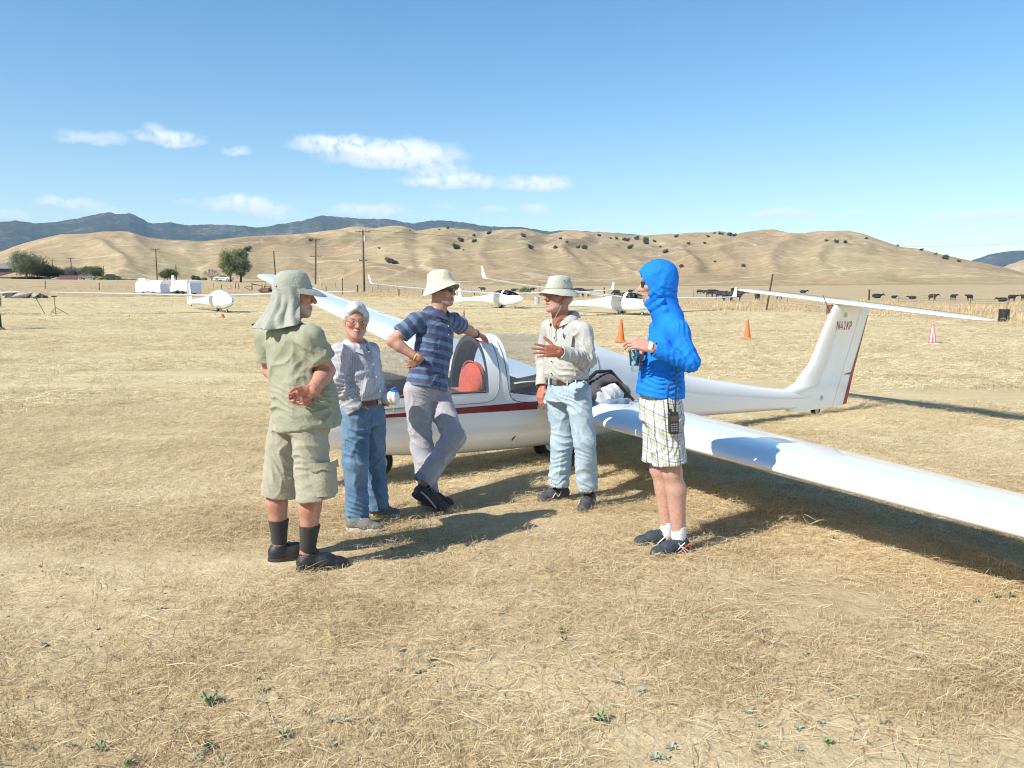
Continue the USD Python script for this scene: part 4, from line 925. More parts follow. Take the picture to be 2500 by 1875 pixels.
# --- first man: sage green shirt, khaki shorts, cap with a neck cape, seen from behind
def mk(u, v, y): return at(u, v, y)
sage_m = fabric('sage_shirt_cloth', (.275, .280, .195), .07); khaki_m = fabric('khaki_shorts_cloth', (.335, .315, .235), .08); capegrey_m = fabric('grey_green_cap_cloth', (.315, .325, .275), .06)
sock_m = fabric('black_sock', (.042, .037, .033), .1, bump=.5, bscale=200); blackshoe_m = mat('black_shoe', (.020, .020, .021), .42, var=.3, scale=40, bump=.4, bscale=90); sole_m = mat('shoe_sole_black', (.035, .034, .034), .8)
lens_m = mat('sunglass_lens', (.012, .012, .014), .08, spec=.7); wire_m = mat('glasses_wire', (.30, .25, .19), .35, metal=.7); dkplastic_m = mat('black_plastic', (.02, .02, .022), .45)
SK = (.42, .215, .15)
def man_a():
    feet = mk(720, 1385, 4.74); base = np.array([feet[0], feet[1], terrain(feet[0], feet[1])])
    t = Thing('person', 'man seen from behind in sage green shirt, khaki shorts and cap with neck cape', 'person', base)
    pel, neck = mk(726, 985, 4.75), mk(704, 792, 4.80); yp, ys = 52, 46
    shR, shL = mk(759, 826, 4.63), mk(650, 824, 4.93); elR, wrR = mk(797, 905, 4.70), mk(764, 953, 4.535); elL, wrL = mk(660, 905, 4.99), mk(725, 968, 4.62)
    F = head_frame(mk(719, 722, 4.78), 72, -4, 0, 1.0)
    hd = head_local((0, -.045, -.19), jaw=1.06, nose=1.15, old=1)
    st_ = [(-.33, .205, .180, .045), (-.15, .208, .188, .05), (.1, .203, .183, .05), (.35, .195, .163, .035), (.6, .19, .142, .015), (.78, .175, .122, -.005), (.92, .125, .092, -.015), (1.03, .072, .072, -.01)]
    hipR, hipL = mk(750, 1015, 4.67), mk(698, 1012, 4.84); knR, knL = mk(768, 1188, 4.67), mk(681, 1180, 4.86); anR, anL = mk(750, 1352, 4.70), mk(682, 1334, 4.87)
    core = [(torso_loft(pel, neck, [(a, w * .86, d * .86, o) for a, w, d, o in st_[2:]], yp, ys), 0), (cone(neck - [0, 0, .05], hmap(F, (0, -.03, -.12)), .062, .058), .04)]
    bk = -yawvec(60)
    limbs = limb(shR, elR, wrR, (.05, .045, .03)) + leg_skin(hipR, knR, anR, (.09, .062, .058, .036), bk) + leg_skin(hipL, knL, anL, (.09, .062, .058, .036), bk) + arm_skin(shR, elR, wrR, (.052, .046, .031)) + arm_skin(shL, elL, wrL, (.052, .046, .031))
    dR = unit(mk(722, 972, 4.50) - wrR)
    hr_ = hand_ops(wrR, dR, (-.15, -.9, -.25), 1, [(.5, .8, .4), (.7, .9, .5), (.85, 1.0, .5), (.95, 1.0, .5)], s=1.05, thumb=(.75, .55, .3))
    hl_ = hand_ops(wrL, unit(mk(762, 962, 4.56) - wrL), (0, -.7, -.7), -1, FIST, s=1.0)
    body_of(t, hd, F, lambda P: head_tint(P, SK, .42, (.42, .33, .28), (.35, .30, .26)), limbs, [hr_, hl_], SK, core)
    eyes(t, F)
    # shirt with short sleeves
    f = yawvec(48)
    slR, slL = mix3(shR, elR, .66), mix3(shL, elL, .66)
    ops = [(torso_loft(pel, neck, st_, yp, ys), 0), (cone(neck - [0, 0, .045], shR, .062, .068), .05), (cone(neck - [0, 0, .045], shL, .062, .068), .05)]
    ops += [(ccone(shR, slR, .070, .086), .035), (ccone(shL, slL, .070, .084), .035), (ccone(mix3(shR, slR, .72), slR + .3 * (slR - shR), .062, .079), -.004), (cone(neck, neck + [0, 0, .12], .062, .07), -.01)]
    back = neck - .10 * f + [0, 0, -.2]
    sp = [(mix3(shR, slR, .2) - .05 * f - [0, 0, .06], (.4, .2, 1), .07, .010, (.12, .12, .16)), (pel - .15 * f + [0, 0, .02], (.25, 0, 1), .06, .009, (.25, .2, .10)), (mk(775, 1000, 4.6), (.3, .2, 1), .07, .009, (.15, .2, .10)), (mk(690, 880, 4.62), (1, .2, .15), .10, .008, (.16, .2, .24)), (mk(655, 1000, 4.7), (.5, 0, 1), .07, .008, (.12, .2, .12))]
    s = cloth(ops, .0065, .0070, sp, 3, (6, 6, 2.6)); t.add('shirt', s, sage_m, True)
    yk = [at(u, v, 4.7) for u, v in ((640, 842), (680, 850), (720, 852), (752, 845))]
    # shorts
    wz_ = pel[2] + .06
    hR, hL = mk(771, 1216, 4.665), mk(683, 1207, 4.87)
    so = [(loft([pel + [0, 0, .0], pel + [0, 0, -.16]][::-1], [.186, .176], [.160, .150], np.radians([yp, yp]), [.02, .03], 2.3), 0)]
    for hp, hm_ in ((hipR, hR), (hipL, hL)):
        so += [(ccone(hp - [0, 0, .06], hm_, .106, .114), .035), (ccone(mix3(hp, hm_, .88), hm_ + .2 * (hm_ - hp), .098, .114), -.004)]
    cr = mk(722, 1105, 4.74)
    so += [(cone(cr + [-.0, -.2, -.02], cr + [0, .2, -.1], .004, .006), -.03)]
    sp = [(mk(722, 1090, 4.62), (.5, 0, 1), .05, .010, (.12, .2, .09)), (mk(675, 1150, 4.75), (1, 0, .5), .06, .007, (.12, .2, .2)), (mk(770, 1160, 4.55), (.4, .3, 1), .07, .008, (.12, .2, .14))]
    t.add('shorts', cloth(so, .0065, .0065, sp, 11, (6, 6, 3)), khaki_m, True)
    # cargo pocket with flap on the near leg
    o_ = mk(795, 1133, 4.57); ax_r = unit([.80, .55, 0]); dn = np.array([.04, 0, -1.0]); nrm = unit([.55, -.80, 0])
    P = np.array([[o_ + ax_r * (.085 * (i / 6 - .5)) * 2 + dn * (.19 * j / 8) + nrm * (.012 * math.sin(math.pi * i / 6) * math.sin(math.pi * min(1, j / 8 + .15)) + .004 - .055 * (abs(i / 6 - .5) * 2) ** 2) for i in range(7)] for j in range(9)])
    g_ = grid_mesh(P); t.add('cargo_pocket', cat_([g_, inset(g_, .012)]), khaki_m, True)
    P2 = np.array([[o_ + ax_r * (.092 * (i / 6 - .5)) * 2 + dn * (-.012 + (.045 + .012 * math.sin(i * 2.1)) * j / 3) + nrm * (.022 + .006 * math.sin(i * 1.7 + j) - .055 * (abs(i / 6 - .5) * 2) ** 2) for i in range(7)] for j in range(4)])
    g_ = grid_mesh(P2); t.add('pocket_flap', cat_([g_, inset(g_, .006)]), khaki_m, True)
    for an, kn in ((anR, knR), (anL, knL)):
        tp = mix3(an, kn, .44); cf_ = mix3(kn, an, .30) + bk * .018; so = [(cone(an - [0, 0, .04], mix3(an, kn, .14), .037, .0405), 0), (ccone(mix3(an, kn, .14), tp, .041, .058), .02), (ccone(an, mix3(tp, cf_, .6), .038, .060), .02), ('cut', lambda P, z=tp[2]: P[..., 2] - z)]
        t.add('sock', relax(sdf_mesh(so, .006), 2), sock_m, True)
    for he, fw, sd in ((mk(724, 1392, 4.655), (.92, .38), -1), (mk(655, 1369, 4.84), (.93, .36), 1)):
        he = np.array([he[0], he[1], terrain(he[0], he[1]) - .004]); u_, s_, l_, fr = shoe_meshes(he, fw, .305, high=.074, side=sd, fat=1.06)
        p_ = t.add('shoe', u_, blackshoe_m, True); t.add('sole', s_, sole_m, 40, parent=p_); t.add('laces', l_, sole_m, True, parent=p_)
    # cap with visor and cape
    prof = [(.001, .150), (.03, .149), (.055, .143), (.075, .128), (.088, .105), (.094, .08), (.097, .055), (.098, .035)]
    t.add('cap', lathe_hat(F, prof, (.90, 1.14), off=(0, -.012, -.002), pitch=4, noise_=.005), capegrey_m, True)
    t.add('cap_band', lathe_hat(F, [(.0995, .062), (.1015, .060), (.102, .045), (.1005, .036)], (.90, 1.14), off=(0, -.012, -.002), pitch=4), capegrey_m, True)
    aa = np.linspace(-1.45, 1.45, 33); V = []
    for k in np.linspace(0, 1, 7):
        V.append([[math.sin(x) * (.088 + .012 * k), -.012 + math.cos(x) * .112 + .088 * k * max(0, math.cos(x)) ** .8, .044 + .012 * 0 - .030 * k * k * max(0, math.cos(x)) - .016 * (math.sin(x) ** 2) * k - .010 * k] for x in aa])
    g_ = grid_mesh(hmap(F, np.array(V))); t.add('visor', cat_([g_, inset(g_, .0035)]), capegrey_m, True)
    na, nv_ = 90, 40; ca = np.linspace(math.radians(72), math.radians(285), na); P = []
    sh_axis = unit(shR - shL)
    for j in range(nv_):
        k = j / (nv_ - 1); row = []
        for i, x in enumerate(ca):
            top_ = hmap(F, (math.sin(x) * .092, -.012 + math.cos(x) * .114, .050))
            rad = hmap(F, (math.sin(x), math.cos(x), 0)) - hmap(F, (0, 0, 0)); e_ = 1 - abs((i / (na - 1)) * 2 - 1)
            fold = .020 * k * math.sin(x * 7.0 + 1.6 * math.sin(3 * k) + 3.6 * k) + .012 * k * math.sin(x * 15 + 5 * k + 1.5 * math.sin(6 * k))
            flare = .020 * k ** 1.4 + .095 * max(0, k - .5) ** 1.2
            drop = (.205 + .045 * math.sin(min(1, e_ * 1.6) * math.pi / 2)) * k
            row.append(top_ + rad * (flare + fold) - np.array([0, 0, drop]) + np.array([-.03, -.01, 0]) * k ** 2)
        P.append(row)
    P = np.array(P); P = P + (meshkit.noise(P * 26, 4) - .5)[..., None] * .006
    g_ = grid_mesh(P); t.add('neck_cape', cat_([g_, inset(g_, .003)]), capegrey_m, True)
    sn = trimesh.creation.icosphere(2, .008); t.add('snap', moved(sn, hmap(F, (-.058, -.115, .046)) if False else hmap(F, (.055, -.108, .050))), metal_m, True)
    tm = tube(hmap(F, [(.078, .0, .016), (.074, .07, .012), (.062, .102, .010)]), .0022, 5); t.add('glasses', tm, wire_m, True)
    # sunglasses hanging on the far shoulder
    o_ = mk(633, 790, 4.93); top_ = [o_ + [-.046 + .05 * k, 0, .004 - .010 * (1 - k) ** 2] for k in np.linspace(0, 1, 7)]; bot_ = [o_ + [-.046 + .05 * k, .004, .004 - .010 * (1 - k) ** 2 - .036 * k ** .8] for k in np.linspace(0, 1, 7)]
    g_ = grid_mesh(np.array([top_, bot_])); t.add('shoulder_strap_end', cat_([g_, moved(g_, (0, .006, 0))]), mat('tan_strap', (.42, .30, .16), .7), False); t.add('strap_edge', tube(top_, .0045, 5), dkplastic_m, True); t.add('strap_edge', tube([top_[0], mix3(bot_[0], bot_[2], .5), bot_[3]], .0045, 5), dkplastic_m, True)
    for cc, dd in ((slR, elR - shR),):
        u = unit(dd); x_ = unit(np.cross(u, [0, 0, 1])); y_ = np.cross(u, x_); t.add('sleeve_hem', tube([cc - u * .02 + (math.cos(a) * x_ + math.sin(a) * y_) * .0855 for a in np.linspace(0, 2 * np.pi, 33)], .0016, 5, False), sage_m, True)
man_a()

# --- second man: grey hair, striped shirt, blue jeans
def stripes_mat():
    return usdkit.material(stage, '/World/Looks/striped_shirt_cloth', {
        "a": ("attribute", {"attribute": "cloth"}), "s": ("separate_xyz", {}), "m": ("math", {"math_type": "multiply", "value2": 1 / .0125}), "f": ("math", {"math_type": "fraction"}),
        "r": ("rgb_ramp", {"ramp": [(0, (.47, .46, .48)), (.30, (.47, .46, .48)), (.42, (.29, .28, .325)), (.58, (.29, .28, .325)), (.70, (.46, .45, .47)), (1, (.47, .46, .48))]}),
        "g": ("geometry", {}), "n": ("noise_texture", {"scale": 300.0}), "b": ("bump", {"strength": .3, "distance": .004}), "p": ("principled_bsdf", {"roughness": .88, "specular_ior_level": .2, "sheen_weight": .15})},
        [("a.vector", "s.vector"), ("s.x", "m.value1"), ("m.value", "f.value1"), ("f.value", "r.fac"), ("r.color", "p.base_color"), ("g.position", "n.vector"), ("n.fac", "b.height"), ("b.normal", "p.normal")], surface="p.BSDF")
def cloth_uv(V, axes):
    """cloth coordinates: for the nearest of several tubes (a, b, forward, radius): (girth position, length position, tube index)"""
    best = np.full(len(V), 1e9); out = np.zeros((len(V), 3))
    for i, (a, b, fw, r) in enumerate(axes):
        a, b = np.asarray(a, float), np.asarray(b, float); u = unit(b - a); L = np.linalg.norm(b - a); t = np.clip((V - a) @ u, 0, L); q = V - a - t[:, None] * u; d = np.linalg.norm(q, axis=1) - r
        fw = unit(np.asarray(fw, float) - u * (u @ np.asarray(fw, float))); rt = np.cross(u, fw); ang = np.arctan2(q @ rt, q @ fw); k = d < best
        best[k] = d[k]; out[k] = np.stack([ang * r * 1.05, (V - a) @ u, 0 * t + i], 1)[k]
    return out
def denim(name, light, dark):
    return usdkit.material(stage, '/World/Looks/' + name, {
        "g": ("geometry", {}), "n": ("noise_texture", {"scale": 6.5, "detail": 5.0, "roughness": .62}), "r": ("rgb_ramp", {"ramp": [(.25, dark), (.5, mix3(dark, light, .55)), (.72, light)]}), "n2": ("noise_texture", {"scale": 260.0, "detail": 2.0}),
        "r2": ("map_range", {"from_min": .3, "from_max": .7, "to_min": .82, "to_max": 1.16}), "sc": ("vector_math", {"math_type": "scale"}), "bn": ("noise_texture", {"scale": 60.0, "detail": 4.0, "distortion": .7}), "b": ("bump", {"strength": .35, "distance": .012}),
        "p": ("principled_bsdf", {"roughness": .9, "specular_ior_level": .2, "sheen_weight": .1})},
        [("g.position", "n.vector"), ("n.fac", "r.fac"), ("g.position", "n2.vector"), ("n2.fac", "r2.value"), ("r.color", "sc.vector1"), ("r2.result", "sc.scale"), ("sc.vector", "p.base_color"), ("g.position", "bn.vector"), ("bn.fac", "b.height"), ("b.normal", "p.normal")], surface="p.BSDF")
jeansb_m = denim('blue_denim', (.145, .235, .335), (.055, .115, .205)); stripe_m = stripes_mat(); greyhair_m = mat('grey_hair', (.44, .44, .435), .45, var=.22, scale=35.0, bump=.25, bscale=220.0)
belt_m = mat('brown_leather_belt', (.085, .038, .018), .45, var=.3, scale=40); greyshoe_m = mat('grey_canvas_shoe', (.15, .145, .125), .85, var=.15, scale=40, bump=.3); cream_m = mat('cream_sole', (.50, .47, .40), .7)
def legs_trousers(pel, yp, hips, knees, ends, waist, r, w=.178, d=.125, off=0.0, k=.035, h=.007, amp=.004, sp=(), seed=1, crotch=None, st=(7, 7, 3.5)):
    o = [(loft([pel + [0, 0, -.12], pel + [0, 0, waist]], [w, w * .97], [d, d * .95], np.radians([yp, yp]), [off, off], 2.2), 0)]
    for hp, kn, en in zip(hips, knees, ends):
        o += [(cone(hp - [0, 0, .02], kn, r[0], r[1]), k), (ccone(kn, en, r[1], r[2]), .02)]
        u = unit(en - kn); o.append((ccone(en - u * .035, en + u * .1, r[2] - .007, r[2]), -.004))
    if crotch is not None: o.append((cone(crotch[0], crotch[1], .003, .006), -.03))
    return cloth(o, h, amp, sp, seed, st)
def belt(t, pel, yp, z, w, d, off=0.0, hgt=.034, m=None, buckle=True):
    f = yawvec(yp); rt = np.array([f[1], -f[0], 0]); a = np.linspace(0, 2 * np.pi, 64, endpoint=False); e = 2 / 2.2
    c = np.asarray(pel) + [0, 0, z]; ring = c + (np.sign(np.cos(a)) * np.abs(np.cos(a)) ** e * d + off)[:, None] * f + (np.sign(np.sin(a)) * np.abs(np.sin(a)) ** e * w)[:, None] * rt
    dr = np.array([unit(q) for q in ring - c]); P = np.stack([ring - [0, 0, hgt / 2], ring + dr * .004 - [0, 0, hgt / 2], ring + dr * .004 + [0, 0, hgt / 2], ring + [0, 0, hgt / 2]], 1)
    g_ = grid_mesh(P, closed_u=True, closed_v=True); g_ = g_ if (vnormals(g_)[1::4] * dr).sum() > 0 else trimesh.Trimesh(g_.vertices, g_.faces[:, ::-1], process=False)
    p_ = t.add('belt', g_, m, 40)
    if buckle: t.add('buckle', frame_to(box((-.022, -.004, -.021), (.022, .006, .021), .004), c + f * (d + off + .004), rt, f, np.array([0, 0, 1.0])), metal_m, 30, parent=p_)
    return c, f, rt
def buttons(t, pts, m, r=.0055):
    for p in pts: t.add('button', moved(trimesh.creation.icosphere(1, r), p), m, True)
lensclear_m = usdkit.material(stage, '/World/Looks/spectacle_lens', {"t": ("transparent_bsdf", {"color": (.96, .97, .97)}), "g": ("glossy_bsdf", {"color": (1, 1, 1), "roughness": .02}), "m": ("mix_closure", {"fac": .06})}, [("t.BSDF", "m.closure1"), ("g.BSDF", "m.closure2")], surface="m.closure")
def man_b():
    g0 = mk(885, 1286, 5.55); base = np.array([g0[0], g0[1], terrain(g0[0], g0[1])])
    t = Thing('person', 'grey haired man with glasses in striped shirt and blue jeans, hand in pocket', 'person', base)
    pel, neck = mk(883, 996, 5.66), mk(871, 845, 5.66); yp, ys = 114, 121
    shR, shL = mk(829, 862, 5.50), mk(902, 859, 5.83); elR, wrR = mk(822, 934, 5.46), mk(856, 985, 5.50); elL, wrL = mk(914, 928, 5.98), mk(935, 978, 5.77)
    F = head_frame(mk(869, 784, 5.63), 161, -5, 2, .96)
    hd = head_local((.0, -.045, -.20), nose=1.05, old=1, jaw=1.07)
    st_ = [(.10, .160, .122, .008), (.15, .170, .132, .012), (.22, .172, .134, .014), (.35, .172, .134, .014), (.55, .172, .122, .008), (.78, .165, .108, -.005), (.92, .12, .086, -.012), (1.03, .066, .066, 0)]
    hipR, hipL = mk(868, 1008, 5.57), mk(906, 1006, 5.75); knR, knL = mk(868, 1130, 5.55), mk(912, 1122, 5.80); anR, anL = mk(872, 1255, 5.57), mk(918, 1228, 5.83)
    core = [(torso_loft(pel, neck, [(a, w * .86, d * .86, o) for a, w, d, o in st_[1:]], yp, ys), 0), (cone(neck - [0, 0, .05], hmap(F, (0, -.03, -.12)), .056, .054), .04)]
    limbs = arm_skin(shR, elR, wrR) + arm_skin(shL, elL, wrL) + leg_skin(hipR, knR, anR, back=-yawvec(100)) + leg_skin(hipL, knL, anL, back=-yawvec(100))
    dL = unit(mk(958, 990, 5.66) - wrL)
    hl_ = hand_ops(wrL, dL, (.2, -.5, .6), 1, GRIP, s=.98); hr_ = hand_ops(wrR, unit(mk(876, 1020, 5.50) - wrR), (.3, .9, 0), 1, RELAXED, s=.92)
    body_of(t, hd, F, lambda P: head_tint(P, (.43, .205, .14), .25, (.52, .42, .37), (.30, .25, .21)), limbs, [hr_, hl_], (.43, .205, .14), core)
    eyes(t, F)
    # hair: full, parted, over the ears
    ho = [(ell((0, -.012, .040), I3, (.085, .110, .105)), 0), (ell((0, -.045, -.005), I3, (.081, .074, .070)), .03), (cone((-.076, .020, .035), (-.080, .014, -.006), .014, .010), .025), (cone((.074, .020, .03), (.079, .010, .004), .011, .008), .02),
          (cone((-.060, .060, .062), (.010, .082, .104), .020, .018), .035), (cone((.010, .082, .104), (.056, .066, .074), .016, .012), .03),
          (ell((.010, .120, .002), I3, (.064, .072, .090)), -.010), (ell((0, -.03, -.11), I3, (.09, .11, .05)), -.02)]
    for s_ in (-1, 1): ho.append((cone((s_ * .082, .060, .015), (s_ * .082, .055, -.08), .030, .034), -.010)); ho.append((ell((s_ * .086, -.004, -.022), I3, (.014, .022, .030)), -.008))
    hm_ = relax(sdf_mesh(ho, .004), 2); V = np.array(hm_.vertices); an_ = np.arctan2(V[:, 0] - .03, V[:, 2] + .02); q = np.stack([V[:, 1] * 120 + 6 * an_ + 3 * meshkit.noise(V * 30, 2), an_ * 1.6, V[:, 1] * 8], 1)
    hm_ = displace(hm_, .0048 * (meshkit.noise(q * [.45, 1, .3], 5) - .5)); t.add('hair', trimesh.Trimesh(hmap(F, hm_.vertices), hm_.faces, process=False), greyhair_m, True)
    # wire spectacles
    gs = []
    for s in (-1, 1):
        a = np.linspace(0, 2 * np.pi, 29); gs.append(tube(hmap(F, np.stack([s * .033 + .0245 * np.cos(a), .1035 - .010 * (np.abs(np.cos(a) * .5 + .5 * 1) if False else 0 * a) - .006 * (np.cos(a) * s > 0) * np.abs(np.cos(a)), .004 + .0195 * np.sin(a)], 1)), .0011, 5, False))
        gs.append(tube(hmap(F, [(s * .0575, .097, .009), (s * .078, .05, .010), (s * .083, .0, .008)]), .0013, 5))
    gs.append(tube(hmap(F, [(-.009, .104, .009), (0, .107, .012), (.009, .104, .009)]), .0014, 5))
    p_ = t.add('glasses', cat_(gs), wire_m, True)
    for s in (-1, 1):
        a = np.linspace(0, 2 * np.pi, 21)[:-1]; q = np.array([[[s * .033 + .024 * k * math.cos(x), .1025 - .004 * k * (math.cos(x) * s > 0), .004 + .019 * k * math.sin(x)] for x in a] for k in (.02, 1)]); t.add('lens', grid_mesh(hmap(F, q), closed_v=True), lensclear_m, False, parent=p_)
    # shirt
    cfR = mk(858, 983, 5.50)
    ops = [(torso_loft(pel, neck, st_, yp, ys), 0), (cone(neck - [0, 0, .04], shR, .052, .060), .05), (cone(neck - [0, 0, .04], shL, .052, .060), .05), (cone(shR, elR, .064, .064), .03), (cone(elR, mix3(elR, cfR, .8), .066, .055), .02), (cone(shL, elL, .072, .062), .03), (cone(elL, mix3(elL, wrL, .7), .062, .052), .02), (cone(neck + [0, 0, -.01], neck + [0, 0, .1], .055, .06), -.012)]
    sp = [(elR, unit(wrR - shR), .045, .012, (.11, .11, .10)), (mk(905, 955, 5.5), (.2, 0, 1), .05, .012, (.16, .2, .08)), (mk(850, 900, 5.4), (.6, 0, 1), .06, .009, (.1, .2, .14)), (elL, (0, 0, 1), .05, .009, (.1, .1, .1)), (mk(835, 880, 5.45), (.9, 0, .5), .05, .008, (.1, .1, .12))]
    s = cloth(ops, .006, .006, sp, 21, (7, 7, 2.8)); V = np.array(s.vertices); f_ = yawvec(122)
    uv = cloth_uv(V, [(pel, neck, f_, .16), (shR, elR, f_, .075), (elR, wrR, f_, .065), (shL, elL, f_, .075), (elL, wrL, f_, .065)]); t.add('shirt', s, stripe_m, True, pv={'cloth': uv})
    # turned back cuff
    u = unit(wrR - elR); c1 = mix3(elR, cfR, .78); o = [(ccone(c1, c1 + u * .085, .058, .070), .0), (ccone(c1 + u * .03, c1 + u * .2, .048, .066), -.004)]
    s = cloth(o, .006, .006, [(c1 + u * .05, u, .03, .007, (.1, .1, .1))], 5, (12, 12, 12)); V = np.array(s.vertices); t.add('cuff', s, stripe_m, True, pv={'cloth': np.stack([(V - c1) @ u * 1.2, 0 * V[:, 0], 0 * V[:, 0]], 1)})
    collar(t, F, neck + [0, 0, .012], 128, stripe_m, (.064, .066), .040, .34, .034)
    pl_ = [mk(912, v, 5.66) + f_ * 0 for v in (870, 895, 920, 945)]
    fr = lambda h, d: pel + (neck - pel) * h + f_ * d
    buttons(t, [fr(.92, .112), fr(.72, .142), fr(.52, .162), fr(.3, .186), fr(.12, .178)], cream_m)
    pk = np.array([[fr(.62 - .22 * j / 4, .128 + .03 * (j / 4)) + np.array([f_[1], -f_[0], 0]) * (-.045 - .10 * i / 4) + f_ * (-.03 * (i / 4) ** 2 + .012) for i in range(5)] for j in range(5)])
    # jeans
    eR, eL = mk(873, 1268, 5.56), mk(920, 1240, 5.83)
    sp = [(mk(875, 1035, 5.45), (.4, 0, 1), .05, .009, (.14, .2, .08)), (mk(870, 1125, 5.5), (.3, 0, 1), .07, .007, (.12, .2, .12)), (mk(872, 1240, 5.5), (.2, 0, 1), .05, .011, (.12, .2, .10)), (mk(915, 1215, 5.8), (.2, 0, 1), .05, .010, (.12, .2, .10)), (mk(870, 1060, 5.45), (1, 0, .8), .09, .008, (.12, .2, .2))]
    j = legs_trousers(pel, yp, (hipR, hipL), (knR, knL), (eR, eL), .068, (.104, .086, .083), w=.168, d=.131, off=.01, sp=sp, seed=31, amp=.006, h=.0065); t.add('jeans', j, jeansb_m, True)
    c, f2, rt = belt(t, pel, yp, .052, .172, .135, .01, .036, belt_m, False)
    t.add('buckle', frame_to(box((-.024, -.003, -.02), (.024, .008, .02), .004), c + f2 * .150, rt, f2, np.array([0, 0, 1.0])), metal_m, 30)
    for he, fw, sd in ((mk(845, 1290, 5.5), (.99, -.05), -1), (mk(893, 1254, 5.86), (.97, -.12), 1)):
        he = np.array([he[0], he[1], terrain(he[0], he[1]) - .004]); u_, s_, l_, frm = shoe_meshes(he, fw, .265, high=.07, side=sd)
        p_ = t.add('shoe', u_, greyshoe_m, True); t.add('sole', s_, cream_m, 40, parent=p_); t.add('laces', l_, cream_m, True, parent=p_)
    return wrL, dL
WB, DB = man_b()
# --- third man: striped polo shirt, bucket hat, leaning on the canopy
polo_m = usdkit.material(stage, '/World/Looks/striped_polo_cloth', {
    "a": ("attribute", {"attribute": "cloth"}), "s": ("separate_xyz", {}), "m": ("math", {"math_type": "multiply", "value2": 1 / .145}), "f": ("math", {"math_type": "fraction"}),
    "r": ("rgb_ramp", {"interpolate": False, "ramp": [(0, (.068, .072, .128)), (.28, (.095, .155, .248)), (.52, (.080, .085, .150)), (.78, (.115, .190, .290))]}),
    "g": ("geometry", {}), "n": ("noise_texture", {"scale": 25.0, "detail": 5.0}), "r2": ("map_range", {"from_min": .3, "from_max": .7, "to_min": .88, "to_max": 1.12}), "sc": ("vector_math", {"math_type": "scale"}), "bn": ("noise_texture", {"scale": 80.0, "detail": 4.0, "distortion": .6}), "b": ("bump", {"strength": .3, "distance": .01}),
    "p": ("principled_bsdf", {"roughness": .9, "specular_ior_level": .15, "sheen_weight": .2})},
    [("a.vector", "s.vector"), ("s.y", "m.value1"), ("m.value", "f.value1"), ("f.value", "r.fac"), ("r.color", "sc.vector1"), ("g.position", "n.vector"), ("n.fac", "r2.value"), ("r2.result", "sc.scale"), ("sc.vector", "p.base_color"), ("g.position", "bn.vector"), ("bn.fac", "b.height"), ("b.normal", "p.normal")], surface="p.BSDF")
navy_m = fabric('navy_knit', (.055, .06, .125), .1); chino_m = fabric('grey_chino_cloth', (.345, .332, .352), .07); cream_hat_m = fabric('cream_hat_cloth', (.56, .52, .385), .05); darkshoe_m = mat('dark_grey_shoe', (.045, .042, .042), .75, var=.2, scale=40, bump=.3)
yellow_m = mat('yellow_band', (.55, .45, .03), .5); white_plastic_m = mat('white_plastic', (.72, .72, .71), .45)
SC = (.43, .235, .17)
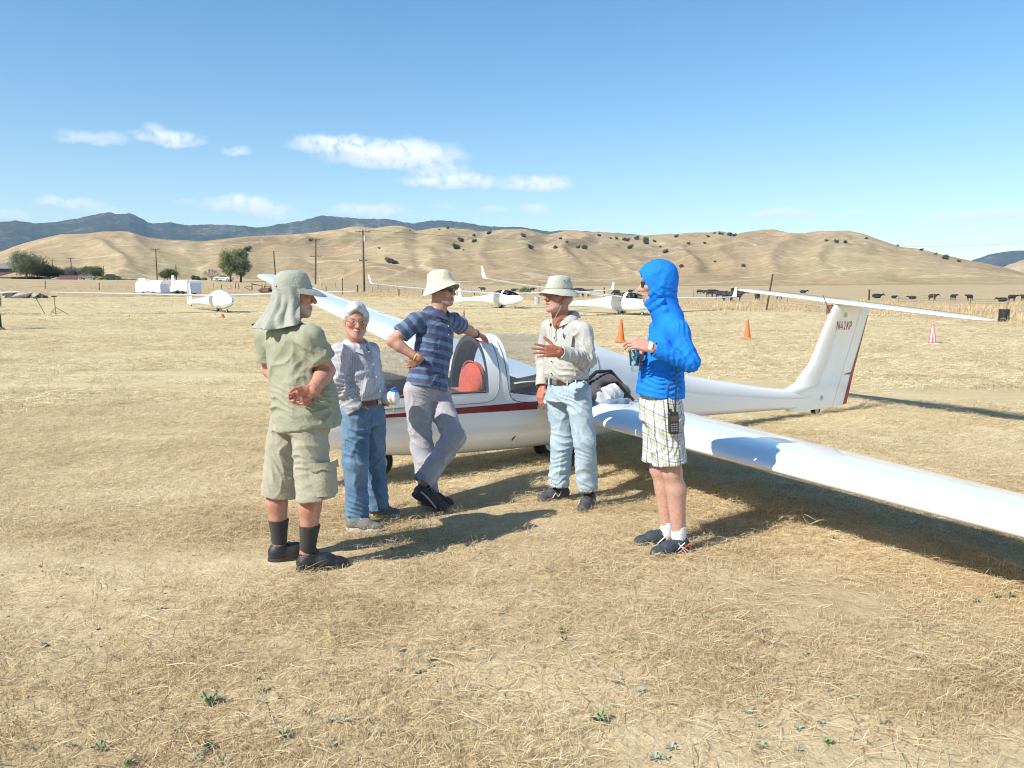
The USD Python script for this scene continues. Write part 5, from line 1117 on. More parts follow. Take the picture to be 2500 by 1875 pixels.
def man_c():
    g0 = mk(1045, 1226, 6.22); base = np.array([g0[0], g0[1], terrain(g0[0], g0[1])])
    t = Thing('person', 'man in blue striped polo shirt and cream bucket hat leaning on the canopy', 'person', base)
    pel, neck = mk(1042, 938, 6.40), mk(1068, 764, 6.52); yp, ys = 128, 118
    shR, shL = mk(1014, 785, 6.33), mk(1106, 785, 6.74); elR, wrR = mk(957, 833, 6.26), mk(1022, 875, 6.24); elL, wrL = mk(1138, 803, 6.98), mk(1163, 816, 7.22)
    F = head_frame(mk(1079, 708, 6.50), 114, -2, 0, 1.0)
    hd = head_local((0, -.04, -.21), nose=1.0, jaw=1.0)
    st_ = [(-.06, .178, .136, .01), (.1, .170, .126, .01), (.3, .162, .115, .012), (.55, .172, .122, .015), (.78, .180, .115, .005), (.92, .135, .09, -.01), (1.03, .07, .07, 0)]
    hipR, hipL = mk(1016, 950, 6.32), mk(1064, 952, 6.47); knR, knL = mk(1030, 1086, 6.28), mk(1108, 1070, 6.24); anR, anL = mk(1046, 1198, 6.20), mk(1034, 1178, 6.06)
    core = [(torso_loft(pel, neck, [(a, w * .86, d * .86, o) for a, w, d, o in st_[1:]], yp, ys), 0), (cone(neck - [0, 0, .05], hmap(F, (0, -.03, -.12)), .058, .056), .04)]
    limbs = arm_skin(shR, elR, wrR, (.05, .043, .029)) + arm_skin(shL, elL, wrL, (.05, .043, .029)) + leg_skin(hipR, knR, anR, back=-yawvec(110)) + leg_skin(hipL, knL, anL, back=-yawvec(110))
    hr_ = hand_ops(wrR, unit(mk(1000, 891, 6.29) - wrR), (.1, .9, .35), 1, [(.25, .3, .2), (.3, .35, .2), (.35, .35, .2), (.4, .35, .2)], s=1.0)
    hl_ = hand_ops(wrL, unit(mk(1192, 826, 7.36) - wrL), (.10, .15, -1), 1, [(.30, .3, .2), (.32, .3, .2), (.34, .3, .2), (.36, .3, .2)], s=1.02)
    body_of(t, hd, F, lambda P: head_tint(P, SC, .15, (.45, .33, .27), (.22, .15, .10)), limbs, [hr_, hl_], SC, core)
    eyes(t, F)
    slR, slL = mix3(shR, elR, .66), mix3(shL, elL, .58)
    ops = [(torso_loft(pel, neck, st_, yp, ys), 0), (cone(neck - [0, 0, .035], shR, .055, .064), .05), (cone(neck - [0, 0, .035], shL, .055, .064), .05), (ccone(shR, slR, .067, .076), .03), (ccone(shL, slL, .072, .075), .03),
           (ccone(mix3(shR, slR, .72), slR + .3 * (slR - shR), .055, .070), -.004), (ccone(mix3(shL, slL, .72), slL + .3 * (slL - shL), .055, .068), -.004), (cone(neck + [0, 0, -.01], neck + [0, 0, .1], .055, .06), -.012)]
    sp = [(mk(1040, 870, 6.2), (.5, 0, 1), .055, .011, (.12, .2, .12)), (mk(1075, 905, 6.25), (-.6, 0, 1), .06, .010, (.14, .2, .10)), (mk(1030, 920, 6.2), (.3, 0, 1), .045, .009, (.12, .2, .06)), (mk(1020, 820, 6.3), (.9, 0, .5), .06, .009, (.1, .2, .12)), (mk(1090, 800, 6.5), (.7, 0, -.6), .06, .008, (.1, .2, .1))]
    s = cloth(ops, .0062, .0055, sp, 41, (7, 7, 2.8)); V = np.array(s.vertices)
    ax = [(pel, neck, yawvec(120), .15), (mix3(shR, elR, .0), elR, (0, 0, 1), .070), (mix3(shL, elL, .0), elL, (0, 0, 1), .070)]; uv = cloth_uv(V, ax)
    tz_ = np.where(uv[:, 2] == 0, uv[:, 1] + .09, .49 - uv[:, 1] + .02); uv[:, 1] = tz_; t.add('polo_shirt', s, polo_m, True, pv={'cloth': uv})
    collar(t, F, neck + [0, 0, .014], 120, navy_m, (.068, .072), .042, .30, .040, spread=1.35)
    f_ = yawvec(120); fr = lambda h, d: pel + (neck - pel) * h + f_ * d
    buttons(t, [fr(.93, .098), fr(.82, .125), fr(.70, .138)], white_plastic_m, .005)
    wb = mix3(elR, wrR, .90); R_ = tube(wb + .030 * np.array([[math.cos(a) * (unit(np.cross(wrR - elR, [0, 0, 1])))[k] + math.sin(a) * unit(np.cross(unit(np.cross(wrR - elR, [0, 0, 1])), wrR - elR))[k] for k in range(3)] for a in np.linspace(0, 2 * np.pi, 21)]), .006, 6, False); t.add('wristband', R_, yellow_m, True)
    wb = mix3(elL, wrL, .92); u = unit(wrL - elL); x_ = unit(np.cross(u, [0, 0, 1])); y_ = np.cross(x_, u); t.add('wristwatch', tube([wb + .031 * (math.cos(a) * x_ + math.sin(a) * y_) for a in np.linspace(0, 2 * np.pi, 21)], .009, 6, False), dkplastic_m, True)
    ring = wrL + unit(mk(1192, 826, 7.36) - wrL) * .125 + np.array([0, 0, .0])
    eR, eL = mk(1046, 1206, 6.19), mk(1030, 1180, 6.05)
    sp = [(mk(1105, 1075, 6.15), unit(anL - knL), .05, .011, (.14, .2, .12)), (mk(1055, 970, 6.3), (.6, 0, 1), .05, .008, (.12, .2, .10)), (mk(1025, 1090, 6.2), (.2, 0, 1), .06, .007, (.1, .2, .12)), (mk(1030, 1170, 6.0), unit(eL - knL), .04, .010, (.12, .2, .10)), (mk(1065, 1050, 6.2), (.7, 0, .7), .06, .007, (.14, .2, .14))]
    j = legs_trousers(pel, yp, (hipR, hipL), (knR, knL), (eR, eL), .02, (.104, .086, .083), w=.162, d=.118, off=.005, sp=sp, seed=51, amp=.0055, h=.0065); t.add('trousers', j, chino_m, True)
    for k_, (he, fw, sd, tl_) in enumerate(((mk(1020, 1226, 6.2), (.95, -.22), -1, 0), (mk(998, 1213, 6.04), (.90, -.20), 1, 24))):
        he = np.array([he[0], he[1], terrain(he[0], he[1]) - .004]); u_, s_, l_, frm = shoe_meshes(he, fw, .295, tilt=tl_, high=.085, side=sd)
        p_ = t.add('shoe', u_, darkshoe_m, True); t.add('sole', s_, sole_m, 40, parent=p_); t.add('laces', l_, darkshoe_m, True, parent=p_)
        x = np.linspace(0, 1, 14); st3 = np.array([[[.06 + .16 * q, .046 - .004 * q + .002, .075 - .06 * q ** 1.4 + (w_ - .5) * (.008 + .016 * q * (1 - q) * 2)] for w_ in (0, .5, 1)] for q in x]); st3[..., 1] = .0485
        for sg in (1, -1):
            q3 = st3.copy(); q3[..., 1] *= sg; q = frm(q3.reshape(-1, 3)).reshape(q3.shape); g_ = grid_mesh(q); t.add('side_stripe', cat_([g_, trimesh.Trimesh(g_.vertices, g_.faces[:, ::-1], process=False)]), white_plastic_m, False, parent=p_)
    prof = [(.001, .160), (.035, .160), (.064, .155), (.080, .143), (.089, .115), (.095, .085), (.099, .058), (.114, .030), (.131, .004), (.138, -.008)]
    def wp(a, k, r, z):
        kk = max(0, k - 6) / 3; return r + kk * .006 * np.sin(3 * a + .6), z + kk * (.012 * np.sin(2 * a + 1) + .012 * np.cos(a)) + (k < 3) * .004 * np.cos(a - 2)
    t.add('bucket_hat', lathe_hat(F, prof, (.93, 1.15), wp, off=(0, -.004, -.002), pitch=13, noise_=.005), cream_hat_m, True)
    shades(t, F, lens_m, 1.28, .006, .023)
man_c()

# --- fourth man: tan shirt, light jeans, sun hat with chin cord
tan_m = fabric('pale_tan_shirt_cloth', (.40, .392, .358), .06); jeansd_m = denim('faded_denim', (.40, .48, .52), (.25, .35, .43)); sunhat_m = fabric('pale_khaki_hat_cloth', (.41, .415, .345), .05)
trail_m = mat('grey_trail_shoe', (.055, .055, .06), .7, var=.4, scale=35, bump=.4, bscale=120); redlace_m = mat('dark_red_lace', (.20, .03, .03), .8); cord_m = mat('hat_cord', (.42, .33, .20), .8); silver_m = mat('silver_trim', (.5, .5, .5), .5)
SD = (.39, .17, .11)
def man_d():
    g0 = mk(1400, 1222, 6.18); base = np.array([g0[0], g0[1], terrain(g0[0], g0[1])])
    t = Thing('person', 'man in pale tan shirt, faded jeans and khaki sun hat gesturing with open hand', 'person', base)
    pel, neck = mk(1388, 940, 6.20), mk(1384, 779, 6.19); yp, ys = 226, 228
    shL, shR = mk(1425, 807, 6.03), mk(1344, 801, 6.36); elL, wrL = mk(1436, 878, 5.98), mk(1363, 859, 5.80); elR, wrR = mk(1326, 876, 6.42), mk(1324, 944, 6.30)
    F = head_frame(mk(1362, 722, 6.15), 234, 3, 0, 1.03)
    hd = head_local((0, -.05, -.20), nose=1.05, old=1, jaw=1.05, mouth_open=.003)
    st_ = [(.08, .160, .132, .014), (.13, .174, .146, .024), (.2, .178, .150, .028), (.35, .176, .146, .028), (.55, .174, .130, .018), (.78, .166, .112, .002), (.92, .122, .088, -.01), (1.03, .066, .066, 0)]
    hipL, hipR = mk(1411, 955, 6.08), mk(1366, 957, 6.28); knL, knR = mk(1427, 1076, 6.03), mk(1374, 1076, 6.26); anL, anR = mk(1434, 1192, 6.11), mk(1364, 1180, 6.30)
    core = [(torso_loft(pel, neck, [(a, w * .86, d * .86, o) for a, w, d, o in st_[1:]], yp, ys), 0), (cone(neck - [0, 0, .05], hmap(F, (0, -.03, -.12)), .058, .056), .04)]
    limbs = arm_skin(shL, elL, wrL) + arm_skin(shR, elR, wrR) + leg_skin(hipL, knL, anL, back=-yawvec(226)) + leg_skin(hipR, knR, anR, back=-yawvec(226))
    hl_ = hand_ops(wrL, unit(mk(1326, 857, 5.75) - wrL), (-.35, .93, -.1), -1, OPEN, spread=.17, s=1.06, thumb=(.62, .75, .15), thumb_curl=.12)
    hr_ = hand_ops(wrR, unit(mk(1318, 968, 6.27) - wrR), (.75, .60, .0), 1, RELAXED, s=1.0)
    body_of(t, hd, F, lambda P: head_tint(P, SD, .45, (.55, .43, .36), (.35, .28, .22), red=1.2), limbs, [hl_, hr_], (.40, .17, .105), core)
    eyes(t, F)
    ho = [(ell((0, -.035, .0), I3, (.084, .082, .085)), 0), (ell((0, .09, -.01), I3, (.10, .085, .2)), -.01), (ell((0, -.02, -.11), I3, (.1, .12, .05)), -.015), (cone((-.09, .005, -.005), (-.07, .005, -.005), .024, .024), -.006), (cone((.09, .005, -.005), (.07, .005, -.005), .024, .024), -.006)]
    hm_ = relax(sdf_mesh(ho, .0045), 2); V = np.array(hm_.vertices); q = V * [60, 40, 22]; hm_ = displace(hm_, .008 * (ridge(q, 5) - .5)); t.add('hair', trimesh.Trimesh(hmap(F, hm_.vertices), hm_.faces, process=False), mat('greying_hair', (.26, .245, .20), .6, var=.3, scale=60.0, bump=.5, bscale=140.0), True)
    cfL, cfR = mix3(elL, wrL, .93), mix3(elR, wrR, .97)
    ops = [(torso_loft(pel, neck, st_, yp, ys), 0), (cone(neck - [0, 0, .04], shL, .054, .064), .05), (cone(neck - [0, 0, .04], shR, .054, .064), .05), (cone(shL, elL, .068, .066), .03), (ccone(elL, cfL, .068, .046), .02), (cone(shR, elR, .074, .062), .03), (ccone(elR, cfR, .062, .050), .02),
           (ccone(mix3(elL, cfL, .85), cfL + .1 * (cfL - elL), .034, .040), -.003), (ccone(mix3(elR, cfR, .85), cfR + .1 * (cfR - elR), .036, .042), -.003), (cone(neck + [0, 0, -.01], neck + [0, 0, .1], .055, .06), -.012), (cone(neck + yawvec(228) * .05 + [0, 0, .03], neck + yawvec(228) * .12 + [0, 0, -.06], .02, .02), -.01)]
    uL = unit(wrL - elL)
    sp = [(elL, unit(wrL - shL), .055, .013, (.12, .12, .10)), (mix3(elL, wrL, .5), uL, .045, .010, (.1, .1, .1)), (mk(1400, 915, 6.05), (.25, 0, 1), .045, .013, (.17, .2, .07)), (mk(1415, 840, 5.98), (.85, 0, .5), .05, .010, (.1, .15, .12)), (elR, (0, 0, 1), .05, .008, (.1, .1, .14)), (mk(1372, 820, 6.1), (.8, 0, .6), .07, .007, (.1, .2, .12))]
    t.add('shirt', cloth(ops, .0062, .0065, sp, 61, (7, 7, 2.6)), tan_m, True)
    for a_, b_, r_ in ((elL, cfL, .050), (elR, cfR, .054)):
        u = unit(b_ - a_); t.add('cuff', cloth([(ccone(b_ - u * .06, b_ + u * .004, r_, r_ - .001), 0), (ccone(b_ - u * .1, b_ + u * .1, r_ - .010, r_ - .008), -.003)], .005, .002, (), 4), tan_m, True)
    collar(t, F, neck + [0, 0, .016], 228, tan_m, (.063, .069), .044, .32, .040, spread=.75)
    f_ = yawvec(228); rt = np.array([f_[1], -f_[0], 0]); fr = lambda h, d, l=0.0: pel + (neck - pel) * h + f_ * d + rt * l
    buttons(t, [fr(.90, .112), fr(.73, .138), fr(.56, .156), fr(.38, .176), fr(.20, .184), fr(.08, .184)], dkplastic_m, .0058)
    pk = np.array([[fr(.78 - .24 * j / 5, .136 + .030 * (j / 5) - .034 * (i / 5) ** 2 - .012, -.030 - .115 * i / 5) for i in range(6)] for j in range(6)]); g_ = grid_mesh(pk); g_ = displace(g_, .003 * (meshkit.noise(pk.reshape(-1, 3) * 30, 2))); t.add('chest_pocket', cat_([g_, inset(g_, .006)]), tan_m, True)
    t.add('pen', tube([fr(.80, .132, -.09), fr(.74, .134, -.088)], .006, 6), mat('blue_pen', (.08, .08, .35), .4), True)
    eL, eR = mk(1434, 1192, 6.10), mk(1364, 1185, 6.29)
    sp = [(mk(1434, 1165, 6.05), (.25, 0, 1), (.075), .011, (.12, .2, .10)), (mk(1366, 1160, 6.2), (-.3, 0, 1), .06, .013, (.12, .2, .12)), (mk(1425, 1076, 6.0), (.5, 0, 1), .055, .010, (.11, .2, .12)), (mk(1375, 1080, 6.2), (-.4, 0, 1), .055, .009, (.1, .2, .12)), (mk(1390, 985, 6.05), (.6, 0, .8), .05, .009, (.14, .2, .08)), (mk(1415, 1010, 6.0), (.8, 0, .6), .07, .007, (.12, .2, .14))]
    t.add('jeans', legs_trousers(pel, yp, (hipL, hipR), (knL, knR), (eL, eR), .050, (.104, .086, .082), w=.166, d=.136, off=.015, sp=sp, seed=71, h=.0065, amp=.006), jeansd_m, True)
    c, f2, rt2 = belt(t, pel, yp, .036, .170, .140, .015, .038, mat('dark_brown_belt', (.045, .025, .016), .5), True)
    for l in (-.11, .06, -.155):
        e = (abs(l) / .175); y_ = .143 * (1 - e ** 2.2) ** (1 / 2.2) + .015 + .006; p0 = c + rt2 * l + f2 * y_; t.add('belt_loop', frame_to(box((-.007, -.004, -.028), (.007, .003, .026), .002), p0, rt2, unit(rt2 * l * .8 + f2 * y_ * .6), np.array([0, 0, 1.0])), jeansd_m, False)
    for he, fw, sd in ((mk(1446, 1216, 6.20), (-.42, -.90), 1), (mk(1389, 1207, 6.38), (-.88, -.45), -1)):
        he = np.array([he[0], he[1], terrain(he[0], he[1]) - .004]); u_, s_, l_, frm = shoe_meshes(he, fw, .285, high=.075, side=sd, fat=1.05)
        p_ = t.add('shoe', u_, trail_m, True); t.add('sole', s_, mat('grey_sole' if sd > 0 else 'grey_sole_b', (.09, .085, .08), .8), 40, parent=p_); t.add('laces', l_, redlace_m, True, parent=p_)
        for sg in (1, -1):
            zg = np.array([(.10, .075), (.125, .035), (.15, .068), (.18, .032)]); pts = frm(np.array([[x, sg * (.046 if x < .17 else .050), z] for x, z in np.stack([np.interp(np.linspace(0, 3, 19), range(4), zg[:, k]) for k in (0, 1)], 1)])); t.add('side_mark', tube(pts, .0042, 5), silver_m, True, parent=p_)
    prof = [(.001, .152), (.035, .152), (.062, .147), (.078, .134), (.086, .105), (.091, .078), (.0945, .062), (.0945, .055), (.112, .046), (.132, .034), (.146, .022)]
    def wp(a, k, r, z):
        kk = max(0, k - 7) / 3; return r, z - kk * (.020 * np.abs(np.sin(a)) ** 1.5 - .004 * np.cos(a) + .012 * (np.cos(a) < 0) * np.abs(np.cos(a)))
    t.add('sun_hat', lathe_hat(F, prof, (.93, 1.10), wp, off=(0, -.012, -.004), pitch=-3, noise_=.005), sunhat_m, True)
    t.add('hat_band', lathe_hat(F, [(.0925, .086), (.0955, .085), (.0985, .062), (.097, .058)], (.93, 1.10), off=(0, -.012, -.004), pitch=-3), sunhat_m, True)
    for s_ in (-.30, .30): t.add('eyelet', moved(trimesh.creation.icosphere(1, .004), hmap(F, (-.080, .0 + s_ * .08 - .012, .108))), dkplastic_m, True)
    shades(t, F, lens_m, 1.15, .006, .020)
    kt = hmap(F, (0, .055, -.215))
    for s_ in (-1, 1): t.add('chin_cord', tube([hmap(F, (s_ * .084, .0, .03)), hmap(F, (s_ * .083, .018, -.05)), hmap(F, (s_ * .062, .040, -.12)), kt], .0022, 5), cord_m, True)
    t.add('cord_lock', moved(box((-.008, -.006, -.012), (.008, .006, .012), .003), kt), dkplastic_m, False); t.add('chin_cord', tube([kt, kt + [-.012, -.02, -.06], kt + [.004, -.025, -.10], kt + [.008, -.02, -.05], kt], .0022, 5), cord_m, True)
man_d()

# --- fifth man: bright blue hooded top, checked shorts
hood_m = fabric('bright_blue_jersey', (.009, .175, .64), .04, rough=.8, sheen=.0)
plaid_m = usdkit.material(stage, '/World/Looks/plaid_cloth', {
    "a": ("attribute", {"attribute": "cloth"}), "s": ("separate_xyz", {}), "mu": ("math", {"math_type": "multiply", "value2": 1 / .078}), "fu": ("math", {"math_type": "fraction"}), "mv": ("math", {"math_type": "multiply", "value2": 1 / .088}), "fv": ("math", {"math_type": "fraction"}),
    "ru": ("rgb_ramp", {"interpolate": False, "ramp": [(0, (1, 1, 1)), (.14, (.36, .38, .44)), (.27, (1, 1, 1)), (.42, (.84, .86, .66)), (.60, (1, 1, 1)), (.70, (.52, .53, .57)), (.76, (1, 1, 1))]}),
    "rv": ("rgb_ramp", {"interpolate": False, "ramp": [(0, (1, 1, 1)), (.10, (.62, .63, .66)), (.16, (1, 1, 1)), (.30, (.80, .84, .60)), (.52, (1, 1, 1)), (.62, (.45, .47, .52)), (.70, (1, 1, 1)), (.86, (.72, .73, .75)), (.90, (1, 1, 1))]}),
    "m": ("mix_color", {"blend_type": "multiply", "fac": 1.0}), "sc": ("vector_math", {"math_type": "scale", "scale": .58}), "g": ("geometry", {}), "bn": ("noise_texture", {"scale": 70.0, "detail": 4.0, "distortion": .7}), "b": ("bump", {"strength": .35, "distance": .012}), "p": ("principled_bsdf", {"roughness": .9, "specular_ior_level": .15})},
    [("a.vector", "s.vector"), ("s.x", "mu.value1"), ("mu.value", "fu.value1"), ("fu.value", "ru.fac"), ("s.y", "mv.value1"), ("mv.value", "fv.value1"), ("fv.value", "rv.fac"), ("ru.color", "m.a"), ("rv.color", "m.b"), ("m.result", "sc.vector1"), ("sc.vector", "p.base_color"), ("g.position", "bn.vector"), ("bn.fac", "b.height"), ("b.normal", "p.normal")], surface="p.BSDF")
tealshoe_m = mat('dark_teal_shoe', (.028, .042, .052), .75, var=.25, scale=30, bump=.3); orange_trim_m = mat('orange_trim', (.62, .10, .03), .6); whitesock_m = fabric('white_sock', (.66, .64, .65), .06)
SE = (.47, .28, .215)
def man_e():
    g0 = mk(1640, 1338, 5.06); base = np.array([g0[0], g0[1], terrain(g0[0], g0[1])])
    t = Thing('person', 'man in bright blue hooded top and checked shorts holding a water bottle', 'person', base)
    pel, neck = mk(1613, 966, 5.12), mk(1632, 768, 5.12); yp, ys = 262, 258
    shL, shR = mk(1656, 808, 4.94), mk(1613, 802, 5.28); elL, wrL = mk(1683, 884, 4.86), mk(1588, 848, 4.84); elR, wrR = mk(1606, 884, 5.40), mk(1568, 878, 5.19)
    F = head_frame(mk(1606, 692, 5.12), 277, -6, 0, 1.02)
    hd = head_local((0, -.055, -.20), nose=1.05, jaw=1.0)
    st_ = [(.0, .180, .148, .005), (.1, .180, .146, .008), (.3, .168, .130, .012), (.55, .172, .110, .006), (.78, .168, .100, -.012), (.92, .122, .084, -.018), (1.03, .074, .072, -.01)]
    hipL, hipR = mk(1622, 985, 5.02), mk(1612, 985, 5.22); knL, knR = mk(1640, 1150, 5.00), mk(1611, 1145, 5.20); anL, anR = mk(1657, 1298, 5.02), mk(1630, 1286, 5.20)
    core = [(torso_loft(pel, neck, [(a, w * .86, d * .86, o) for a, w, d, o in st_[1:]], yp, ys), 0), (cone(neck - [0, 0, .05], hmap(F, (0, -.03, -.12)), .058, .056), .04)]
    bk = -yawvec(262)
    limbs = arm_skin(shL, elL, wrL) + arm_skin(shR, elR, wrR) + leg_skin(hipL, knL, anL, (.085, .060, .058, .038), bk) + leg_skin(hipR, knR, anR, (.085, .060, .058, .038), bk)
    hl_ = hand_ops(wrL, unit(mk(1553, 838, 4.86) - wrL), (-.25, .75, -.6), -1, [(.45, .45, .3), (.5, .5, .3), (.55, .5, .3), (.6, .5, .3)], spread=.05, s=1.0, thumb=(.85, .3, .45), thumb_curl=.15)
    hr_ = hand_ops(wrR, unit(mk(1545, 874, 5.09) - wrR), (-.15, -.85, .0), 1, [(.55, .65, .35), (.6, .7, .4), (.62, .7, .4), (.65, .7, .4)], s=1.0, thumb=(.7, .7, .35))
    body_of(t, hd, F, lambda P: head_tint(P, SE, .55, (.25, .19, .16), (.10, .07, .05)), limbs, [hl_, hr_], SE, core)
    eyes(t, F)
    fwd = F[1][:, 1] / 1.02; up = np.array([0, 0, 1.0]); H = lambda x, y, z: hmap(F, (x, y, z))
    cfL, cfR = mix3(elL, wrL, .92), mix3(elR, wrR, .90)
    AX = F[1].T / 1.02
    ops = [(torso_loft(pel, neck, st_, yp, ys), 0), (cone(neck - [0, 0, .04], shL, .058, .066), .05), (cone(neck - [0, 0, .04], shR, .058, .066), .05), (cone(shL, elL, .066, .058), .03), (ccone(elL, cfL, .060, .046), .015), (cone(shR, elR, .068, .058), .03), (ccone(elR, cfR, .058, .046), .02),
           (ell(H(0, -.018, .040), AX, (.090, .114, .110)), .02), (ell(H(0, .032, .02), AX, (.080, .090, .105)), .04), (cone(H(0, -.022, -.03), neck + [0, 0, .02], .080, .072), .06), (cone(H(0, .042, -.105), neck + yawvec(258) * .028 + [0, 0, -.01], .050, .058), .05),
           (cone(H(-.030, .085, -.120), H(-.086, -.015, -.055), .011, .008), .022), (cone(H(-.035, .060, -.150), H(-.086, -.020, -.105), .012, .010), .022), (cone(H(-.070, .055, -.060), H(-.088, -.030, -.005), .010, .006), .022), (cone(H(-.02, .04, -.185), H(-.082, -.03, -.160), .013, .010), .02), (ell(H(0, .118, -.018), AX, (.066, .070, .098)), -.012), (ell(H(0, .05, -.01), AX, (.070, .085, .105)), -.010), (ccone(mix3(elL, cfL, .85), cfL + .1 * (cfL - elL), .034, .040), -.003), (ccone(mix3(elR, cfR, .85), cfR + .1 * (cfR - elR), .034, .040), -.003)]
    uL = unit(wrL - elL)
    sp = [(mix3(elL, wrL, .35), unit(uL + [0, 0, .4]), .045, .006, (.12, .1, .09)), (elL, unit(wrL - shL), .045, .010, (.10, .1, .10)), (mk(1655, 860, 4.98), (.7, 0, -.7), .05, .011, (.10, .15, .09)), (mk(1610, 925, 5.0), (.30, 0, 1), .05, .011, (.20, .2, .10)), (mk(1650, 930, 4.98), (-.45, 0, 1), .045, .010, (.12, .2, .10)), (H(-.05, -.02, -.08), (.45, 0, .9), .075, .006, (.12, .14, .10)), (mk(1672, 800, 4.9), (1, 0, .15), .035, .007, (.08, .1, .12)), (H(-.07, .0, .05), (.7, 0, -.7), .09, .004, (.1, .1, .1))]
    s = cloth(ops, .0065, .0028, sp, 81, (5, 5, 2.5)); t.add('hooded_top', s, hood_m, True)
    t.add('chest_logo', frame_to(meshkit.text_mesh('x', .016, .001), mk(1618, 778, 4.99) + [0, -.045, 0], np.array([1., 0, 0]), np.array([0, 0, 1.]), np.array([0, -1., 0])), silver_m, False) if False else None
    shades(t, F, dkplastic_m, 1.2, .006, .021)
    wb = mix3(elL, wrL, 1.0); x_ = unit(np.cross(uL, [0, 0, 1])); y_ = np.cross(x_, uL)
    band = np.array([[wb + uL * w_ + (.0335 - .001 * abs(w_)) * (math.cos(a) * x_ + math.sin(a) * y_ * .95) for w_ in (-.002, .010, .022)] for a in np.linspace(0, 2 * np.pi, 33)]); g_ = grid_mesh(band)
    t.add('wristband', cat_([g_, inset(g_, .002)]), mat('white_yellow_band', (.80, .80, .76), .5), True); 
    an = np.linspace(math.pi * 1.15, math.pi * 1.75, 12); band = np.array([[wb + uL * w_ + .0345 * (math.cos(a) * x_ + math.sin(a) * y_ * .95) for w_ in (0, .010, .020)] for a in an]); g_ = grid_mesh(band); t.add('wristband_tag', cat_([g_, inset(g_, .001)]), yellow_m, True)
    # shorts
    hL, hR = mk(1636, 1133, 5.00), mk(1606, 1128, 5.20); f_ = yawvec(262)
    so = [(loft([pel + [0, 0, -.16], pel + [0, 0, .03]], [.165, .160], [.130, .120], np.radians([yp, yp]), [0, 0], 2.2), 0)]
    for hp, hm_ in ((hipL, hL), (hipR, hR)): so += [(ccone(hp - [0, 0, .05], hm_, .106, .108), .035), (ccone(mix3(hp, hm_, .9), hm_ + .2 * (hm_ - hp), .095, .105), -.004)]
    sp = [(mk(1590, 1050, 4.95), (.9, 0, .3), .06, .008, (.12, .2, .18)), (mk(1640, 1080, 4.9), (.9, 0, -.2), .06, .007, (.12, .2, .2)), (mk(1580, 1110, 4.95), (.4, 0, 1), .05, .007, (.1, .2, .08))]
    s = cloth(so, .0065, .0055, sp, 91, (6, 6, 3)); V = np.array(s.vertices); uv = cloth_uv(V, [(pel + [0, 0, .1], pel + [0, 0, -.05], f_, .15), (hipL, hL, f_, .11), (hipR, hR, f_, .11)]); uv[:, 1] = V[:, 2] + .03 * np.sin(V[:, 0] * 14); t.add('shorts', s, plaid_m, True, pv={'cloth': uv})
    for an_, kn in ((anL, knL), (anR, knR)): t.add('sock', relax(sdf_mesh([(cone(an_ - [0, 0, .04], an_ + [0, 0, .005], .046, .046), 0), (ccone(an_, an_ + [0, 0, .042], .0465, .0485), .01)], .006), 2), whitesock_m, True)
    for he, fw, sd in ((mk(1683, 1340, 5.02), (-.965, -.26), 1), (mk(1645, 1317, 5.22), (-.955, -.20), -1)):
        he = np.array([he[0], he[1], terrain(he[0], he[1]) - .004]); u_, s_, l_, frm = shoe_meshes(he, fw, .275, high=.072, side=sd)
        p_ = t.add('shoe', u_, tealshoe_m, True); t.add('sole', s_, mat('teal_sole' if sd > 0 else 'teal_sole_b', (.035, .05, .055), .8), 40, parent=p_); t.add('laces', l_, navy_m, True, parent=p_)
        for sg in (1, -1):
            for (x0, z0, x1, z1, w_, mm) in ((.02, .075, .10, .022, .008, orange_trim_m), (.055, .085, .135, .022, .0085, white_plastic_m), (.10, .085, .05, .022, .007, white_plastic_m), (.012, .05, .05, .07, .008, orange_trim_m), (.03, .028, .075, .06, .007, white_plastic_m)):
                k = np.linspace(0, 1, 7); t.add('side_stripe', tube(frm(np.stack([x0 + (x1 - x0) * k, sg * (.041 + .004 * k), z0 + (z1 - z0) * k], 1)), w_ * .55, 5), mm, True, parent=p_)
    return wrL, wrR, pel
WE_L, WE_R, PE = man_e()
